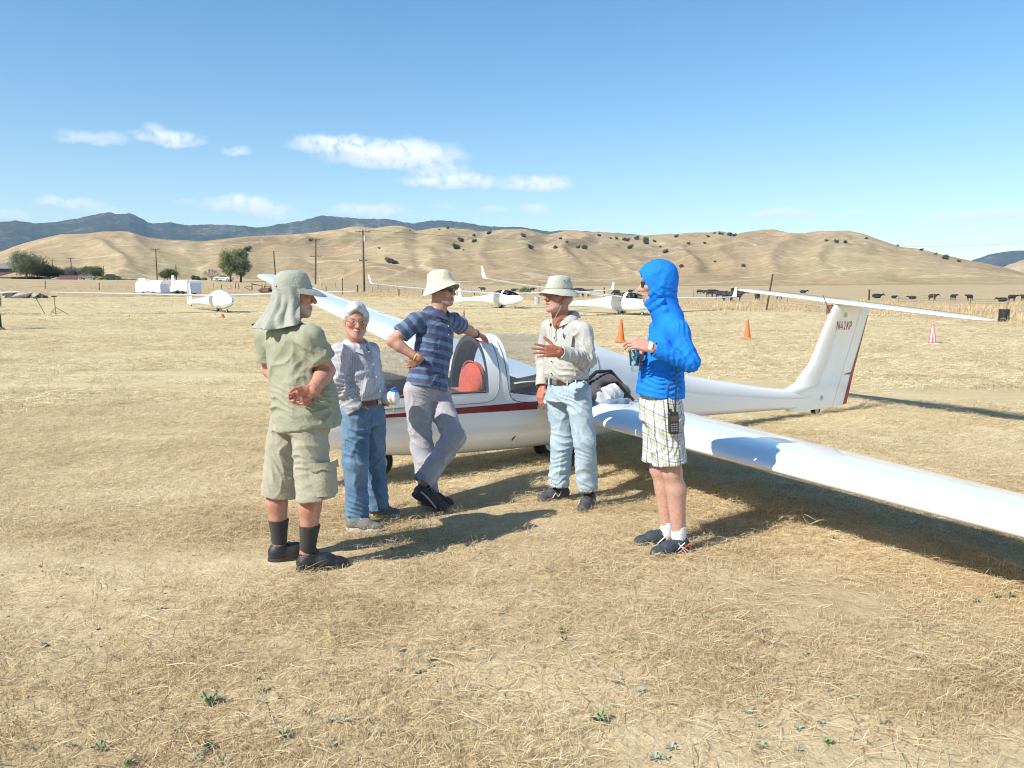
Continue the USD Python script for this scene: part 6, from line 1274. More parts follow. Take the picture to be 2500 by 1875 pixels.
# ------------------------------------------------------------------ things held, worn or laid down
def man_props():
    # water bottle in the hooded man's hand
    bt = Thing('water_bottle', 'clear plastic water bottle with teal and navy label held by the hooded man', 'bottle', mk(1548, 872, 5.02))
    pr = [(.001, -.098), (.022, -.10), (.030, -.095), (.032, -.08), (.0295, -.066), (.032, -.052), (.032, .035), (.0285, .055), (.014, .082), (.0125, .095), (.001, .096)]
    u = unit(np.array([-.10, -.05, 1.0])); x_ = unit(np.cross([0, 1, 0], u)); y_ = np.cross(u, x_); o = mk(1549, 868, 5.02)
    clear = usdkit.material(stage, '/World/Looks/clear_bottle', {"t": ("transparent_bsdf", {"color": (.86, .9, .92)}), "g": ("glossy_bsdf", {"color": (1, 1, 1), "roughness": .05}), "m": ("mix_closure", {"fac": .16})}, [("t.BSDF", "m.closure1"), ("g.BSDF", "m.closure2")], surface="m.closure")
    bt.add('bottle_body', frame_to(revolve(pr, 20), o, x_, y_, u), clear, 40)
    lab = usdkit.material(stage, '/World/Looks/bottle_label', {"g": ("geometry", {}), "n": ("noise_texture", {"scale": 28.0, "detail": 1.0}), "r": ("rgb_ramp", {"interpolate": False, "ramp": [(0, (.02, .035, .10)), (.47, (.02, .035, .10)), (.50, (.05, .30, .30)), (.60, (.30, .36, .42)), (.66, (.02, .04, .11))]}), "p": ("principled_bsdf", {"roughness": .35})}, [("g.position", "n.vector"), ("n.fac", "r.fac"), ("r.color", "p.base_color")], surface="p.BSDF")
    bt.add('label', frame_to(revolve([(.0325, -.060), (.0328, -.055), (.0328, .034), (.0300, .050)], 20), o, x_, y_, u), lab, 40)
    bt.add('cap', frame_to(revolve([(.001, .108), (.013, .107), (.0145, .104), (.0145, .090), (.012, .088)], 16), o, x_, y_, u), white_plastic_m, 40)
    # two way radio on the hooded man's hip
    o = mk(1644, 1030, 4.875); r = Thing('radio', 'black handheld two way radio with long antenna clipped at the hooded man hip', 'radio', o)
    x_ = unit([.97, .10, .06]); z_ = unit(np.array([.13, 0, 1.0])); z_ = unit(z_ - x_ * (z_ @ x_)); y_ = np.cross(z_, x_)
    L = lambda m: frame_to(m, o, x_, y_, z_)
    r.add('case', L(box((-.032, -.017, -.075), (.032, .017, .062), .008)), dkplastic_m, 30)
    r.add('antenna', L(tube([(.014, 0, .06), (.016, 0, .10), (.022, 0, .20), (.030, .0, .345)], [.0075, .0065, .005, .0042], 8)), dkplastic_m, 40)
    r.add('knob', L(moved(revolve([(.001, .02), (.008, .02), (.009, 0), (.001, 0)], 10), (-.016, 0, .060))), dkplastic_m, 30)
    r.add('screen', L(box((-.022, -.0185, .005), (.022, -.0168, .040))), mat('radio_screen', (.055, .065, .045), .25), False)
    key = mat('radio_keys', (.16, .16, .16), .5)
    for i in range(3):
        for j in range(4): r.add('key', L(box((-.021 + .015 * i, -.019, -.016 - .013 * j), (-.010 + .015 * i, -.0165, -.008 - .013 * j))), key, False)
    r.add('cord', L(tube([(-.026, -.004, .05), (-.034, -.012, .12), (-.030, -.010, .20), (-.008, .01, .25)], .0045, 6)), dkplastic_m, True)
    # white container held by the man in jeans
    o = mk(954, 972, 5.66); c = Thing('plastic_jug', 'white rounded plastic jug with blue spout and yellow cord held at the waist', 'jug', o)
    u = unit([.92, -.25, .12]); y_ = unit(np.cross([0, 0, 1], u)); z_ = np.cross(u, y_); L = lambda m: frame_to(m, o, y_, z_, u)
    jugm = mat('white_jug_plastic', (.66, .68, .66), .45, var=.05, scale=20)
    c.add('jug_body', L(revolve([(.001, -.062), (.030, -.060), (.038, -.052), (.040, -.03), (.050, -.012), (.052, .030), (.046, .048), (.020, .056), (.001, .057)], 24)), jugm, 40)
    blue = mat('blue_plastic', (.02, .20, .60), .4); c.add('spout', tube([o + [.028, -.01, .040], o + [.018, -.012, .070]], [.026, .021], 12), blue, 40)
    c.add('spout_rim', tube([o + [.020, -.012, .066], o + [.017, -.012, .073]], [.025, .026], 12), blue, 40)
    yc = mat('yellow_cord', (.50, .40, .05), .7); c.add('cord', tube([o + [.005, -.055, .05], o + [.008, -.058, 0], o + [.006, -.050, -.05], o + [.014, -.045, -.085], o + [.022, -.043, -.088], o + [.026, -.046, -.06], o + [.022, -.050, -.045], o + [-.01, -.048, -.05], o + [-.022, -.04, -.056]], .0022, 5), yc, True)
man_props()

# pack with a pale jacket on the wing root
def wing_top(l, k):
    A = airfoil(200, 1.0)[:200][::-1]; th = .165 - .03 * abs(l) / half; return gw(np.array([le(abs(l)) + k * ch(abs(l)), l, wz(abs(l)) + np.interp(k, A[:, 0], A[:, 1]) * ch(abs(l)) * th]))
def pack():
    o = wing_top(.72, .42); t = Thing('backpack', 'dark grey backpack lying on the wing root beside the fuselage', 'backpack', o)
    dkg = fabric('dark_grey_nylon', (.085, .080, .088), .15); blk = fabric('black_nylon', (.018, .018, .02), .1)
    a = _aft; b = _lat; up = np.array([0, 0, 1.0]); q = lambda x, y, z: o + a * x + b * y + up * z
    ops = [(cone(q(-.20, -.04, .05), q(.16, -.12, .11), .080, .125), 0), (cone(q(-.36, .12, .01), q(-.05, .04, .05), .070, .08), .05), (cone(q(.14, -.14, .08), q(.27, -.04, .04), .115, .095), .06)]
    m = cloth(ops, .009, .006, [(q(0, 0, .12), unit(a + .4 * up), .08, .010, (.3, .3, .3))], 101, (6, 6, 6)); t.add('bag', m, dkg, True)
    fl = [(cone(q(-.30, .16, .02), q(-.50, .22, -.02), .06, .06), 0), (cone(q(-.50, .22, -.02), q(-.57, .25, -.16), .055, .05), .04), (cone(q(-.57, .25, -.16), q(-.56, .26, -.48), .05, .038), .04)]
    t.add('hanging_flap', cloth(fl, .008, .006, (), 5, (8, 8, 8)), blk, True)
    for y0, z0 in ((-.04, .20), (.06, .10)): t.add('strap', tube([q(-.30, y0 + .10, z0 - .15), q(-.20, y0 + .02, z0 - .04), q(.0, y0 - .04, z0 + .05), q(.18, y0 - .05, z0 + .05), q(.30, y0 + .05, z0 - .12)], [.016, .018, .018, .018, .014], 6), blk, True)
    t2 = Thing('jacket', 'pale grey jacket bundled over the front of the dark backpack on the wing', 'jacket', q(0, .15, .1))
    ops = [(cone(q(-.15, .10, .03), q(.09, .05, .07), .062, .084), 0), (cone(q(.05, .07, .03), q(.15, .06, .03), .075, .055), .05), (cone(q(-.19, .15, -.01), q(-.05, .15, .0), .036, .05), .05)]
    t2.add('jacket_cloth', cloth(ops, .007, .007, [(q(.02, .12, .1), unit(a * .9 - up * .35), .12, .006, (.22, .3, .2))], 111, (4, 4, 4)), fabric('pale_grey_jacket', (.52, .52, .52), .06), True)
    t2.add('sleeve', cloth([(cone(q(-.08, .20, -.01), q(.05, .22, -.01), .038, .036), 0), (cone(q(.05, .22, -.01), q(.16, .17, .0), .036, .03), .03)], .008, .006, (), 6), fabric('steel_blue_lining', (.16, .22, .30), .1), True)
pack()

# ------------------------------------------------------------------ cones, barrels
orange_m = mat('orange_cone_plastic', (.62, .155, .045), .55, var=.12, scale=9.0); fadedor_m = mat('faded_cone', (.30, .115, .07), .7, var=.2, scale=9.0); paleor_m = mat('pale_cone', (.58, .33, .19), .7, var=.1, scale=9.0); redpl_m = mat('red_plastic', (.55, .05, .06), .55); whpl_m = mat('cone_white', (.75, .74, .74), .55)
def cone_thing(u, v, hpx, m, label, lean=0.0):
    p = on_ground(u, v); h = hpx * px_m(p); t = Thing('traffic_cone', label, 'traffic cone', p, None)
    body = revolve([(h * .035, h), (h * .05, h * .985), (h * .10, h * .6), (h * .17, h * .12), (h * .185, h * .05), (h * .19, h * .03)], 20)
    t.local = True
    R = trimesh.transformations.rotation_matrix(math.radians(lean), [0, 1, 0])
    bs = box((-h * .26, -h * .26, 0), (h * .26, h * .26, h * .045), h * .02); body.apply_transform(R); bs.apply_transform(R)
    t.add('cone_body', body, m, 40); t.add('cone_base', bs, m, 30); return t, h, p
cone_thing(1515, 836, 57, orange_m, 'bright orange traffic cone just left of the hooded man', 1); cone_thing(1824, 828, 48, orange_m, 'bright orange traffic cone standing alone between hooded man and tail fin'); cone_thing(1132, 776, 20, fadedor_m, 'faded brown traffic cone on the grass behind the leaning man', 3)
cone_thing(1770, 765, 14, paleor_m, 'tiny pale orange cone at the edge of the tall grass')
t, h, p = cone_thing(2275, 840, 50, whpl_m, 'red and white striped cone right of the tail fin')
for k in range(6):
    a0 = k / 6 * 2 * np.pi; a = np.linspace(a0, a0 + .42, 4); zs = np.linspace(.06, .99, 8); q = np.array([[[(h * np.interp(z, [.03, .12, .6, .985], [.19, .17, .10, .05]) + .004) * math.cos(x), (h * np.interp(z, [.03, .12, .6, .985], [.19, .17, .10, .05]) + .004) * math.sin(x), z * h] for x in a] for z in zs]); t.add('red_stripe', grid_mesh(q, flip=True), redpl_m, True)
t.add('red_foot_band', revolve([(h * .195, h * .10), (h * .205, h * .03)], 20), redpl_m, True); t.add('red_tip', revolve([(.001, h * 1.003), (h * .05, h * .99), (h * .064, h * .88)], 14), redpl_m, True)
p = on_ground(541, 776); t = Thing('marker_cone', 'small flat orange marker cone lying in the grass at left', 'marker cone', p, None, local=True); t.add('cone_body', revolve([(.001, .22), (.06, .215), (.13, .15), (.17, .02)], 16), mat('salmon_cone', (.62, .23, .12), .6), 40); t.add('cone_base', box((-.20, -.20, 0), (.20, .20, .02), .01), fadedor_m, 30)
for u, v, hp, c, lb in ((2450, 787, 32, (.022, .022, .026), 'black steel oil drum at the edge of the mown field'), (1311, 743, 18, (.45, .46, .47), 'small pale metal drum standing between the two far gliders')):
    p = on_ground(u, v); h = hp * px_m(p); r_ = h * .37; t = Thing('oil_drum', lb, 'drum', p, None, local=True); m_ = mat('drum_paint' if c[0] < .1 else 'drum_metal', c, .55, var=.35, scale=3.0, metal=.2)
    t.add('drum_body', revolve([(r_ * .93, h * .985), (r_, h), (r_, h * .97), (r_, h * .68), (r_ * 1.03, h * .66), (r_, h * .64), (r_, h * .36), (r_ * 1.03, h * .34), (r_, h * .32), (r_, h * .02), (r_ * .98, 0)], 24), m_, 30); t.add('lid', revolve([(.001, h * .975), (r_ * .93, h * .975), (r_ * .93, h * .985)], 24), m_, 30)
    t.add('bung', moved(revolve([(.001, h * .99), (.03, h * .99), (.03, h * .97)], 10), (r_ * .6, 0, 0)), m_, 30)
    if c[0] < .1:
        t.add('weed_stems', cat_([tube([(r_ * .4 + .03 * k, 0, h), (r_ * .4 + .05 * math.sin(k * 2), .02, h + .12), (r_ * .4 + .08 * math.sin(k * 2.3), .03, h + .2 + .03 * k)], .006, 4) for k in range(4)]), mat('dry_stem', (.20, .14, .08), .9), True, kind='stuff')
# ------------------------------------------------------------------ far gliders
def far_glider(name, label, loc, heading, span, winglets, roll=0.0, red=False, group=None):
    """local frame: x forward, y left, z up; origin under the main wheel"""
    t = Thing(name, label, 'glider', (0, 0, 0), group, local=True)
    st2 = np.array([(2.75, .02, .62, .70), (2.6, .13, .50, .80), (2.3, .24, .40, .93), (1.8, .32, .30, 1.10), (1.2, .36, .24, 1.24), (.5, .37, .20, 1.31), (-.2, .35, .20, 1.27), (-.8, .29, .25, 1.14), (-1.5, .20, .36, .98), (-2.6, .15, .42, .86), (-4.2, .11, .45, .76), (-5.6, .085, .44, .70), (-6.0, .03, .5, .66)])
    if red: st2 = st2 * [1, 1.10, 1, 1.02]
    sf = np.interp(st2[:, 0], [-.9, -.6, .3, 1.6, 2.2, 2.35], [.97, .80, .70, .70, .88, .97]); B_ = Body([(-r_[0], r_[1], r_[2], r_[2] + .42 * (r_[3] - r_[2]), r_[3], r_[2] + f_ * (r_[3] - r_[2])) for r_, f_ in zip(st2, sf)], 2.1)
    tx_ = np.unique(np.round(np.r_[np.linspace(-2.75, -2.3, 7), np.linspace(-2.3, -.68, 18), -.56, np.linspace(-.45, .75, 14), np.linspace(.75, 6.0, 26)], 4)); rg_, _ = B_.rings(tx_, 9, 3, 8); fm = grid_mesh(rg_ * [-1, 1, 1], closed_v=True, flip=True); nt_, nv_ = rg_.shape[:2]
    i_ = np.arange(len(fm.faces)) % ((nt_ - 1) * nv_); ti_, vi_ = i_ // nv_, i_ % nv_; tp_ = (vi_ >= B_.isill) & (vi_ < nv_ - B_.isill); g1 = tp_ & (tx_[ti_] >= -2.301) & (tx_[ti_] < -.681); g2 = tp_ & (tx_[ti_] >= -.451) & (tx_[ti_] < .749)
    if red: g1 = g2 = np.zeros(len(fm.faces), bool)
    if ((fm.triangles_center - [0, 0, .8])[:, 1] * fm.face_normals[:, 1]).mean() < 0: fm = trimesh.Trimesh(fm.vertices, fm.faces[:, ::-1], process=False)
    t.add('fuselage', sub(fm, ~(g1 | g2)), white_m, True)
    if not red:
        t.add('canopy_glass', sub(fm, g1), smoked_m, True); t.add('canopy_glass', sub(fm, g2), smoked_m, True)
        t.add('cockpit_tub', box((-.7, -.26, .5), (2.1, .26, .92), .1), dark_m, 30)
        for x in (1.15, -.1): t.add('seat_back', sdf_mesh([(ell((x, 0, 1.0), I3, (.09, .17, .18)), 0)], .03), dark_m, True)
    h = span / 2
    spn = np.r_[.25, np.linspace(.5, h - .3, 20), np.linspace(h - .25, h, 6)]
    zf = (lambda l: 1.02 + .035 * l + (.006 * max(0, l - 5.5) ** 2.0 if winglets else 0)) if winglets else (lambda l: .98 + .028 * l)
    for sg in (1, -1):
        W = wing_mesh(lambda l: .35 - .02 * l, lambda l: np.interp(l, [0, h * .6, h], [.92, .72, .36]), spn, zf, .14, 0 if winglets else .3, 1, 10); v = np.array(W.vertices)
        v = np.stack([.75 - v[:, 0], sg * v[:, 1], v[:, 2]], 1); f = W.faces if sg < 0 else W.faces[:, ::-1]
        pth = t.add('wing', trimesh.Trimesh(v, f[:, ::-1], process=False), white_m, 50)
        if winglets:
            zt_ = zf(h); pts = np.array([(0, .0, 0), (.05, .10, .10), (.10, .16, .32), (.17, .24, .60)]); ch_ = [.34, .32, .24, .14]
            A = airfoil(8, .09); Q = np.array([[[.75 - (.35 - .02 * h) - .02 - p_[0] - q_[0] * c_, sg * (h + p_[1] * .9) + q_[1] * c_ * .8, zt_ + p_[2]] for q_ in A] for p_, c_ in zip(pts, ch_)])
            t.add('winglet', grid_mesh(Q, closed_v=True), white_m, 50, parent=pth)
    zz_ = np.linspace(.40, 1.95, 8); A = airfoil(10, .11); Q = np.array([[[-5.35 - .28 * (z - .4) - q[0] * (1.15 - .42 * (z - .4)), (q[1] - .03 * 4 * q[0] * (1 - q[0])) * 1.0, z] for q in A] for z in zz_]); t.add('fin', grid_mesh(Q, closed_v=True), white_m, 50)
    for sg in (1, -1):
        W = wing_mesh(lambda l: .05 * l, lambda l: .55 - .16 * l, np.linspace(0, 1.45, 8), lambda l: 1.96, .1, .2, 1, 8); v = np.array(W.vertices); t.add('tailplane', trimesh.Trimesh(np.stack([-5.75 - v[:, 0], sg * v[:, 1], v[:, 2]], 1), W.faces, process=False), white_m, 50)
    for nm, x, r_, w_ in (('main_wheel', .0, .19, .12), ('nose_wheel', 1.75, .10, .07), ('tail_wheel', -5.6, .10, .05)):
        ty, rm = wheel(r_, w_, .5); p_ = t.add(nm, moved(ty, (x, 0, r_ if nm != 'tail_wheel' else .36)), rubber_m, 40); t.add('rim', moved(rm, (x, 0, r_ if nm != 'tail_wheel' else .36)), white_m, 40, parent=p_)
    t.add('wheel_door', box((-.35, .16, .02), (.30, .175, .28), .01), white_m, 30)
    if red:
        a = np.linspace(-.9, .75, 12); q = []
        for x in np.linspace(1.5, 2.55, 8):
            w_, zb_, zt_ = np.interp(x, st2[::-1, 0], st2[::-1, 1]), np.interp(x, st2[::-1, 0], st2[::-1, 2]), np.interp(x, st2[::-1, 0], st2[::-1, 3]); zc_ = (zb_ + zt_) / 2
            q.append([[x, (w_ + .012) * math.cos(g_), zc_ + (zt_ - zb_) / 2 * math.sin(g_) * 1.02] for g_ in np.linspace(-.50 - .25 * (x - 1.5), -.18 - .25 * (x - 1.5), 4)])
        for sg in (1,): t.add('red_nose_stripe', grid_mesh(np.array(q) * [1, sg, 1], flip=sg > 0), redpl_m, True)
    if not red: 
        for sg in (1, -1): t.add('red_side_mark', box((.15, sg * .368, .80), (.42, sg * .378, .83)), redpl_m, False)
    place(t.x, loc, heading, roll)
    return t
def head_deg(dx, dy): return math.degrees(math.atan2(dy, dx))
pL = on_ground(532, 762); far_glider('glider', 'white glider with red nose stripe at far left, wing on a tripod', pL, head_deg(.60, -.80), 17.8, False, .2, True)
pC = on_ground(1222, 752); far_glider('glider', 'farther white glider with upturned wing tips behind the leaning man', pC, head_deg(.57, -.82), 20.6, True, -1.0)
pD = on_ground(1514, 768); far_glider('glider', 'white two seat glider with upturned wing tips behind the hooded man', pD, head_deg(.62, -.785), 20.4, True, -2.8)
pX = on_ground(80, 771); far_glider('glider', 'white wing of a glider reaching in from the left edge', pX + np.array([-9.2, .3, 0]), head_deg(.02, -1), 17.4, False, 0.0, True)
# stands under wing tips
def pole_stand(name, label, foot, top, tripod):
    t = Thing(name, label, 'wing stand', foot); m = mat('stand_steel', (.10, .095, .085), .6)
    t.add('post', tube([foot, top], .018, 6), m, True)
    t.add('pad', moved(box((-.12, -.06, -.05), (.12, .06, .02), .015), top), dark_m, 30)
    if tripod:
        for k in range(3):
            a = k * 2.094 + .5; e = foot + [math.cos(a) * .62, math.sin(a) * .62, 0]; t.add('leg', tube([foot + [0, 0, .42], e], .014, 5), m, True); t.add('brace', tube([foot + [0, 0, .06], foot * .45 + e * .55 + [0, 0, .2]], .010, 5), m, True)
foot = on_ground(137, 770); pole_stand('wing_stand', 'steel tripod stand under the wing tip of the far left glider', foot, foot + [-.05, 0, 1.0], True)
foot = on_ground(112, 771); pole_stand('wing_stand', 'slanting prop pole under the wing tip at the left edge', foot, foot + [-.52, .1, .93], False)
foot = on_ground(846, 750); pole_stand('wing_stand', 'thin slanting prop under the far wing tip above the striped shirt man', foot, foot + [-.35, .0, .55], False)

# ------------------------------------------------------------------ trailers
def trailer(u, v, yawd, L, W, H, kind, label):
    p = on_ground(u, v); t = Thing('glider_trailer', label, 'trailer', (0, 0, 0), None, local=True); wm = mat(f'trailer_white_{kind}', (.78, .78, .78), .4, var=.03, scale=1.0); dm = mat(f'trailer_door_{kind}', (.50, .52, .57), .5)
    if kind == 0:
        pr = [(-W / 2, .45), (W / 2, .45), (W / 2, H * .72), (W * .40, H * .92), (W * .2, H), (-W * .2, H), (-W * .40, H * .92), (-W / 2, H * .72)]
        body = trimesh.creation.extrude_polygon(Polygon(pr).buffer(-.08).buffer(.08), L, engine='earcut'); R = np.eye(4); R[:3, :3] = np.array([[0, 0, 1], [1, 0, 0], [0, 1, 0]]); body.apply_transform(R); body.apply_translation((-L / 2, 0, 0))
        t.add('box_body', body, wm, 30); t.add('rear_door', box((L / 2, -W * .42, .5), (L / 2 + .02, W * .42, H * .8), .005), dm, 30); t.add('roof_hump', box((-L / 2 + .1, -W * .3, H), (-L / 2 + 1.3, W * .3, H + .28), .1), wm, 30)
    else:
        s_ = [(-L / 2, .35, .75), (-L / 2 + .8, .40, 1.1), (-L / 2 + 2.4, .72, H * .93), (0, .95, H), (L / 2 - .05, 1.0, H * 1.0), (L / 2, .96, H * .97)]
        xs = np.array([q[0] for q in s_]); a = np.linspace(0, 2 * np.pi, 28, endpoint=False)
        P = np.array([[[x, W / 2 * w_ * np.sign(math.cos(b)) * abs(math.cos(b)) ** .45, .45 + (h_ - .45) * (.5 + .5 * np.sign(math.sin(b)) * abs(math.sin(b)) ** .6)] for b in a] for x, w_, h_ in s_]); m_ = grid_mesh(P, closed_v=True); k = len(m_.vertices); n = 28
        caps = [[k, (j + 1) % n, j] for j in range(n)] + [[k + 1, (len(s_) - 1) * n + j, (len(s_) - 1) * n + (j + 1) % n] for j in range(n)]; m_ = trimesh.Trimesh(np.vstack([m_.vertices, P[0].mean(0)[None], P[-1].mean(0)[None]]), np.vstack([m_.faces, caps]), process=False)
        t.add('box_body', m_, wm, 30); t.add('rear_door', box((L / 2 + .005, -W * .44, .55), (L / 2 + .03, W * .44, H * .82), .01), dm, 30); t.add('fin_cover', box((-L / 2 + .9, -.10, 1.0), (-L / 2 + 1.5, .10, H + .65), .06), wm, 30)
        for z in (.9, 1.4): t.add('hinge', box((L / 2 + .03, -W * .44, z), (L / 2 + .045, -W * .30, z + .06)), dark_m, False)
    for sy in (1, -1):
        for x in ((-.8, .9) if kind == 0 else (.2, 1.6)):
            ty, rm = wheel(.32, .2, .55); pt = t.add('wheel', moved(ty, (x, sy * (W / 2 - .05), .32)), rubber_m, 40); t.add('rim', moved(rm, (x, sy * (W / 2 - .05), .32)), metal_m, 40, parent=pt)
        t.add('mudguard', box((-.35 if kind == 0 else .0, sy * (W / 2 - .1), .62), (.35 if kind == 0 else 1.9, sy * (W / 2 + .08), .67), .02), dark_m, 30)
    t.add('chassis', box((-L / 2, -W * .4, .36), (L / 2, W * .4, .46)), dark_m, False); t.add('tow_bar', tube([(-L / 2, 0, .4), (-L / 2 - 1.1, 0, .42)], .05, 6), dark_m, True); t.add('jockey_wheel', tube([(-L / 2 - .9, .1, .42), (-L / 2 - .9, .1, .0)], .04, 6), dark_m, True)
    place(t.x, p, yawd); return p
trailer(374, 723, -22, 4.2, 1.7, 2.0, 0, 'boxy white trailer with rounded corners, left of the two trailers')
trailer(445, 723, -40, 7.0, 1.8, 2.1, 1, 'white tapered trailer with grey end doors, right of the two trailers')

# ------------------------------------------------------------------ fences
wood_m = mat('weathered_wood', (.085, .055, .036), .95, var=.35, scale=6.0); ltwood_m = mat('pale_post_wood', (.22, .16, .095), .95, var=.3, scale=6.0); steel_m = mat('rusty_post_steel', (.13, .10, .075), .8, var=.2, scale=5.0); rust_m = mat('reddish_wood', (.16, .075, .05), .95, var=.25, scale=6.0); wire_fm = mat('fence_wire', (.16, .15, .14), .6)
FENCES = {
 'left': ('wire fence with leaning dark posts in the dry grass at far left', [(110, 685, 707, 4.5, .12, wood_m), (242, 690, 709, 4, .12, wood_m)]),
 'corral': ('old corral fence of mixed posts and rails beyond the cap of the first man', [(486, 691, 705, 0, .10, wood_m), (521, 691, 703, 0, .08, wood_m), (541, 694, 706, 0, .12, wood_m), (564, 696, 705, 0, .08, wood_m), (575, 692, 705, 0, .14, wood_m), (583, 693, 706, 0, .14, wood_m), (615, 692, 710, 3, .16, wood_m), (640, 693, 708, 1, .12, wood_m), (646, 697, 708, 0, .16, wood_m), (649, 688, 700, 0, .1, wood_m)]),
 'middle': ('long barbed wire fence with thin steel posts running behind the gliders', [(786, 691, 703, 0, .1, wood_m), (796, 698, 717, 0, .14, rust_m), (820, 690, 702, 0, .08, wood_m), (836, 680, 720, 1, .12, wood_m), (873, 696, 716, 0, .20, wood_m), (909, 700, 713, 0, .06, steel_m), (923, 693, 707, 0, .10, wood_m), (930, 697, 714, 0, .06, steel_m), (948, 701, 712, 0, .06, steel_m), (960, 695, 703, 0, .08, wood_m), (970, 697, 713, 0, .06, steel_m), (989, 701, 713, 0, .06, steel_m), (1013, 697, 713, 0, .06, steel_m), (1031, 706, 724, 0, .10, steel_m), (974, 706, 722, 0, .18, wood_m), (1125, 705, 716, 0, .06, steel_m), (1131, 701, 708, 0, .08, wood_m), (1152, 701, 715, 0, .07, ltwood_m), (1158, 715, 725, 0, .12, wood_m), (1233, 700, 711, 0, .06, ltwood_m), (1318, 691, 716, 0, .11, wood_m)]),
 'right': ('wire fence with stout leaning posts and steel pickets in front of the cattle', [(1475, 702, 728, 0, .20, wood_m), (1556, 706, 716, 0, .05, ltwood_m), (1692, 707, 733, 0, .06, ltwood_m), (1870, 670, 757, 9, .12, wood_m), (1862, 716, 742, 0, .05, steel_m), (1922, 729, 742, 0, .05, steel_m), (2026, 744, 768, 0, .42, rust_m), (2121, 707, 735, 0, .20, wood_m), (2192, 726, 744, 0, .05, ltwood_m), (2278, 717, 749, 0, .06, ltwood_m), (2368, 728, 749, 0, .05, steel_m), (2460, 730, 752, 0, .05, steel_m)]),
}
for key, (lab, posts) in FENCES.items():
    base = on_ground(posts[0][0], posts[0][2]); t = Thing('wire_fence', lab, 'fence', base); tops = []
    for (u, v0, v1, lean, w_, m_) in posts:
        p = on_ground(u, v1); h = (v1 - v0) * px_m(p); q = p + np.array([h * math.tan(math.radians(lean)), 0, h]); rr_ = max(w_ / 2, .03)
        po = tube([p - [0, 0, .2], p * .5 + q * .5 + [.01, 0, 0], q], [rr_ * 1.05, rr_, rr_ * .92], 7); t.add('post', po, m_, 50); tops.append((p, q))
    tops.sort(key=lambda a: a[0][0])
    if key in ('left', 'middle', 'right'):
        thick = [a for a in tops] if key != 'middle' else [a for a in tops if abs(a[0][1] - np.median([b[0][1] for b in tops])) < 40]
        if key == 'left': thick = [(on_ground(-40, 706), on_ground(-40, 706) + [0, 0, 1.4])] + thick + [(on_ground(340, 709), on_ground(340, 709) + [0, 0, 1.4])]
        for kk in (.45, .7, .93):
            for (p0, q0), (p1, q1) in zip(thick[:-1], thick[1:]):
                if np.linalg.norm(p1 - p0) < 60: a, b = p0 + (q0 - p0) * kk, p1 + (q1 - p1) * kk; t.add('wire', tube([a, (a + b) / 2 - [0, 0, .03], b], .006, 4, False), wire_fm, True)
    if key == 'corral':
        for (u0, v0, u1, v1) in ((598, 698, 615, 700), (615, 694, 640, 698), (596, 701, 614, 709), (612, 692, 632, 696), (521, 679, 548, 680), (646, 699, 668, 699)):
            d = on_ground(610, 709)[1]; t.add('rail', tube([at(u0, v0, d), at(u1, v1, d)], .05, 5), wood_m, True)

# ------------------------------------------------------------------ utility poles and lines
pole_m = mat('creosote_pole', (.105, .075, .050), .9, var=.25, scale=2.0); insul_m = mat('insulator', (.20, .16, .13), .4)
POLES = [  # u, top v, distance, lean, half width of crossarms at given v, label
    (886, 562, 133, 0, [(566, 1.15), (636, .65)], 'tall utility pole with transformer and two crossarms above the striped polo man', True, .15),
    (771, 582, 172, 2, [(585, .9), (626, 1.1)], 'utility pole with two crossarms just right of the cap wearer', False, .17),
    (668, 613, 176, -2.2, [], 'bare leaning pole behind the raised wing tip', False, .15),
    (380, 608, 215, 0, [(609, 1.25)], 'utility pole with one crossarm behind the white trailers', False, .16),
    (429, 645, 215, 0, [], 'short bare pole right of the small tree behind the trailers', False, .14),
    (172, 630, 240, -2, [(631, 1.1)], 'utility pole with crossarm among the olive trees', False, .15),
    (127, 634, 330, 0, [(635, 1.25)], 'distant utility pole against the hill above the dark trees', False, .16),
    (252, 649, 300, 0, [], 'thin distant pole behind the bushes', False, .14),
]
ptops = []
for (u, vt, d, lean, arms, lab, trans, r_) in POLES:
    tp = at(u, vt, d); z0 = float(terrain(tp[0], tp[1])) - .3; bs = np.array([tp[0] - (tp[2] - z0) * math.tan(math.radians(lean)), tp[1], z0])
    t = Thing('utility_pole', lab, 'utility pole', bs); t.add('pole', tube([bs, mix3(bs, tp, .5), tp], [r_ * 1.15, r_, r_ * .8], 8), pole_m, True); ptops.append(tp)
    for va, hw in arms:
        c = at(u, va, d); k = (c[2] - bs[2]) / (tp[2] - bs[2]); c = mix3(bs, tp, k) + [0, -r_ - .06, 0]; p_ = t.add('crossarm', moved(box((-hw * 1.05, -.06, -.07), (hw * 1.05, .06, .07)), c), pole_m, False)
        for x in (-.92, -.4, .4, .92): t.add('insulator', moved(revolve([(.001, .2), (.05, .19), (.07, .12), (.04, .07), (.03, 0)], 8), c + [x * hw, 0, .07]), insul_m, True, parent=p_)
    if trans:
        c = at(u + 3, 584, d); t.add('transformer', moved(revolve([(.001, .55), (.18, .54), (.2, .5), (.2, -.4), (.17, -.45), (.001, -.45)], 14), c + [.18, -.3, 0]), mat('transformer_grey', (.42, .43, .45), .5), 40)
        t.add('ground_rod', tube([bs + [.22, -.1, 0], bs + [.22, -.1, 5]], .03, 5), metal_m, True)
    elif u == 771: t.add('guy_guard', tube([at(778, 672, d - 2), at(784, 693, d - 2)], .06, 6), mat('pale_guard', (.6, .58, .5), .6), True)
def sagwire(a, b, sag, lab, r=.02):
    s = np.linspace(0, 1, 14)[:, None]; P = a * (1 - s) + b * s - np.array([0, 0, 1]) * (4 * sag * s * (1 - s)); single('power_line', tube(P, r, 4, False), wire_fm, lab, 'power line', base=tuple(a), smooth=True)
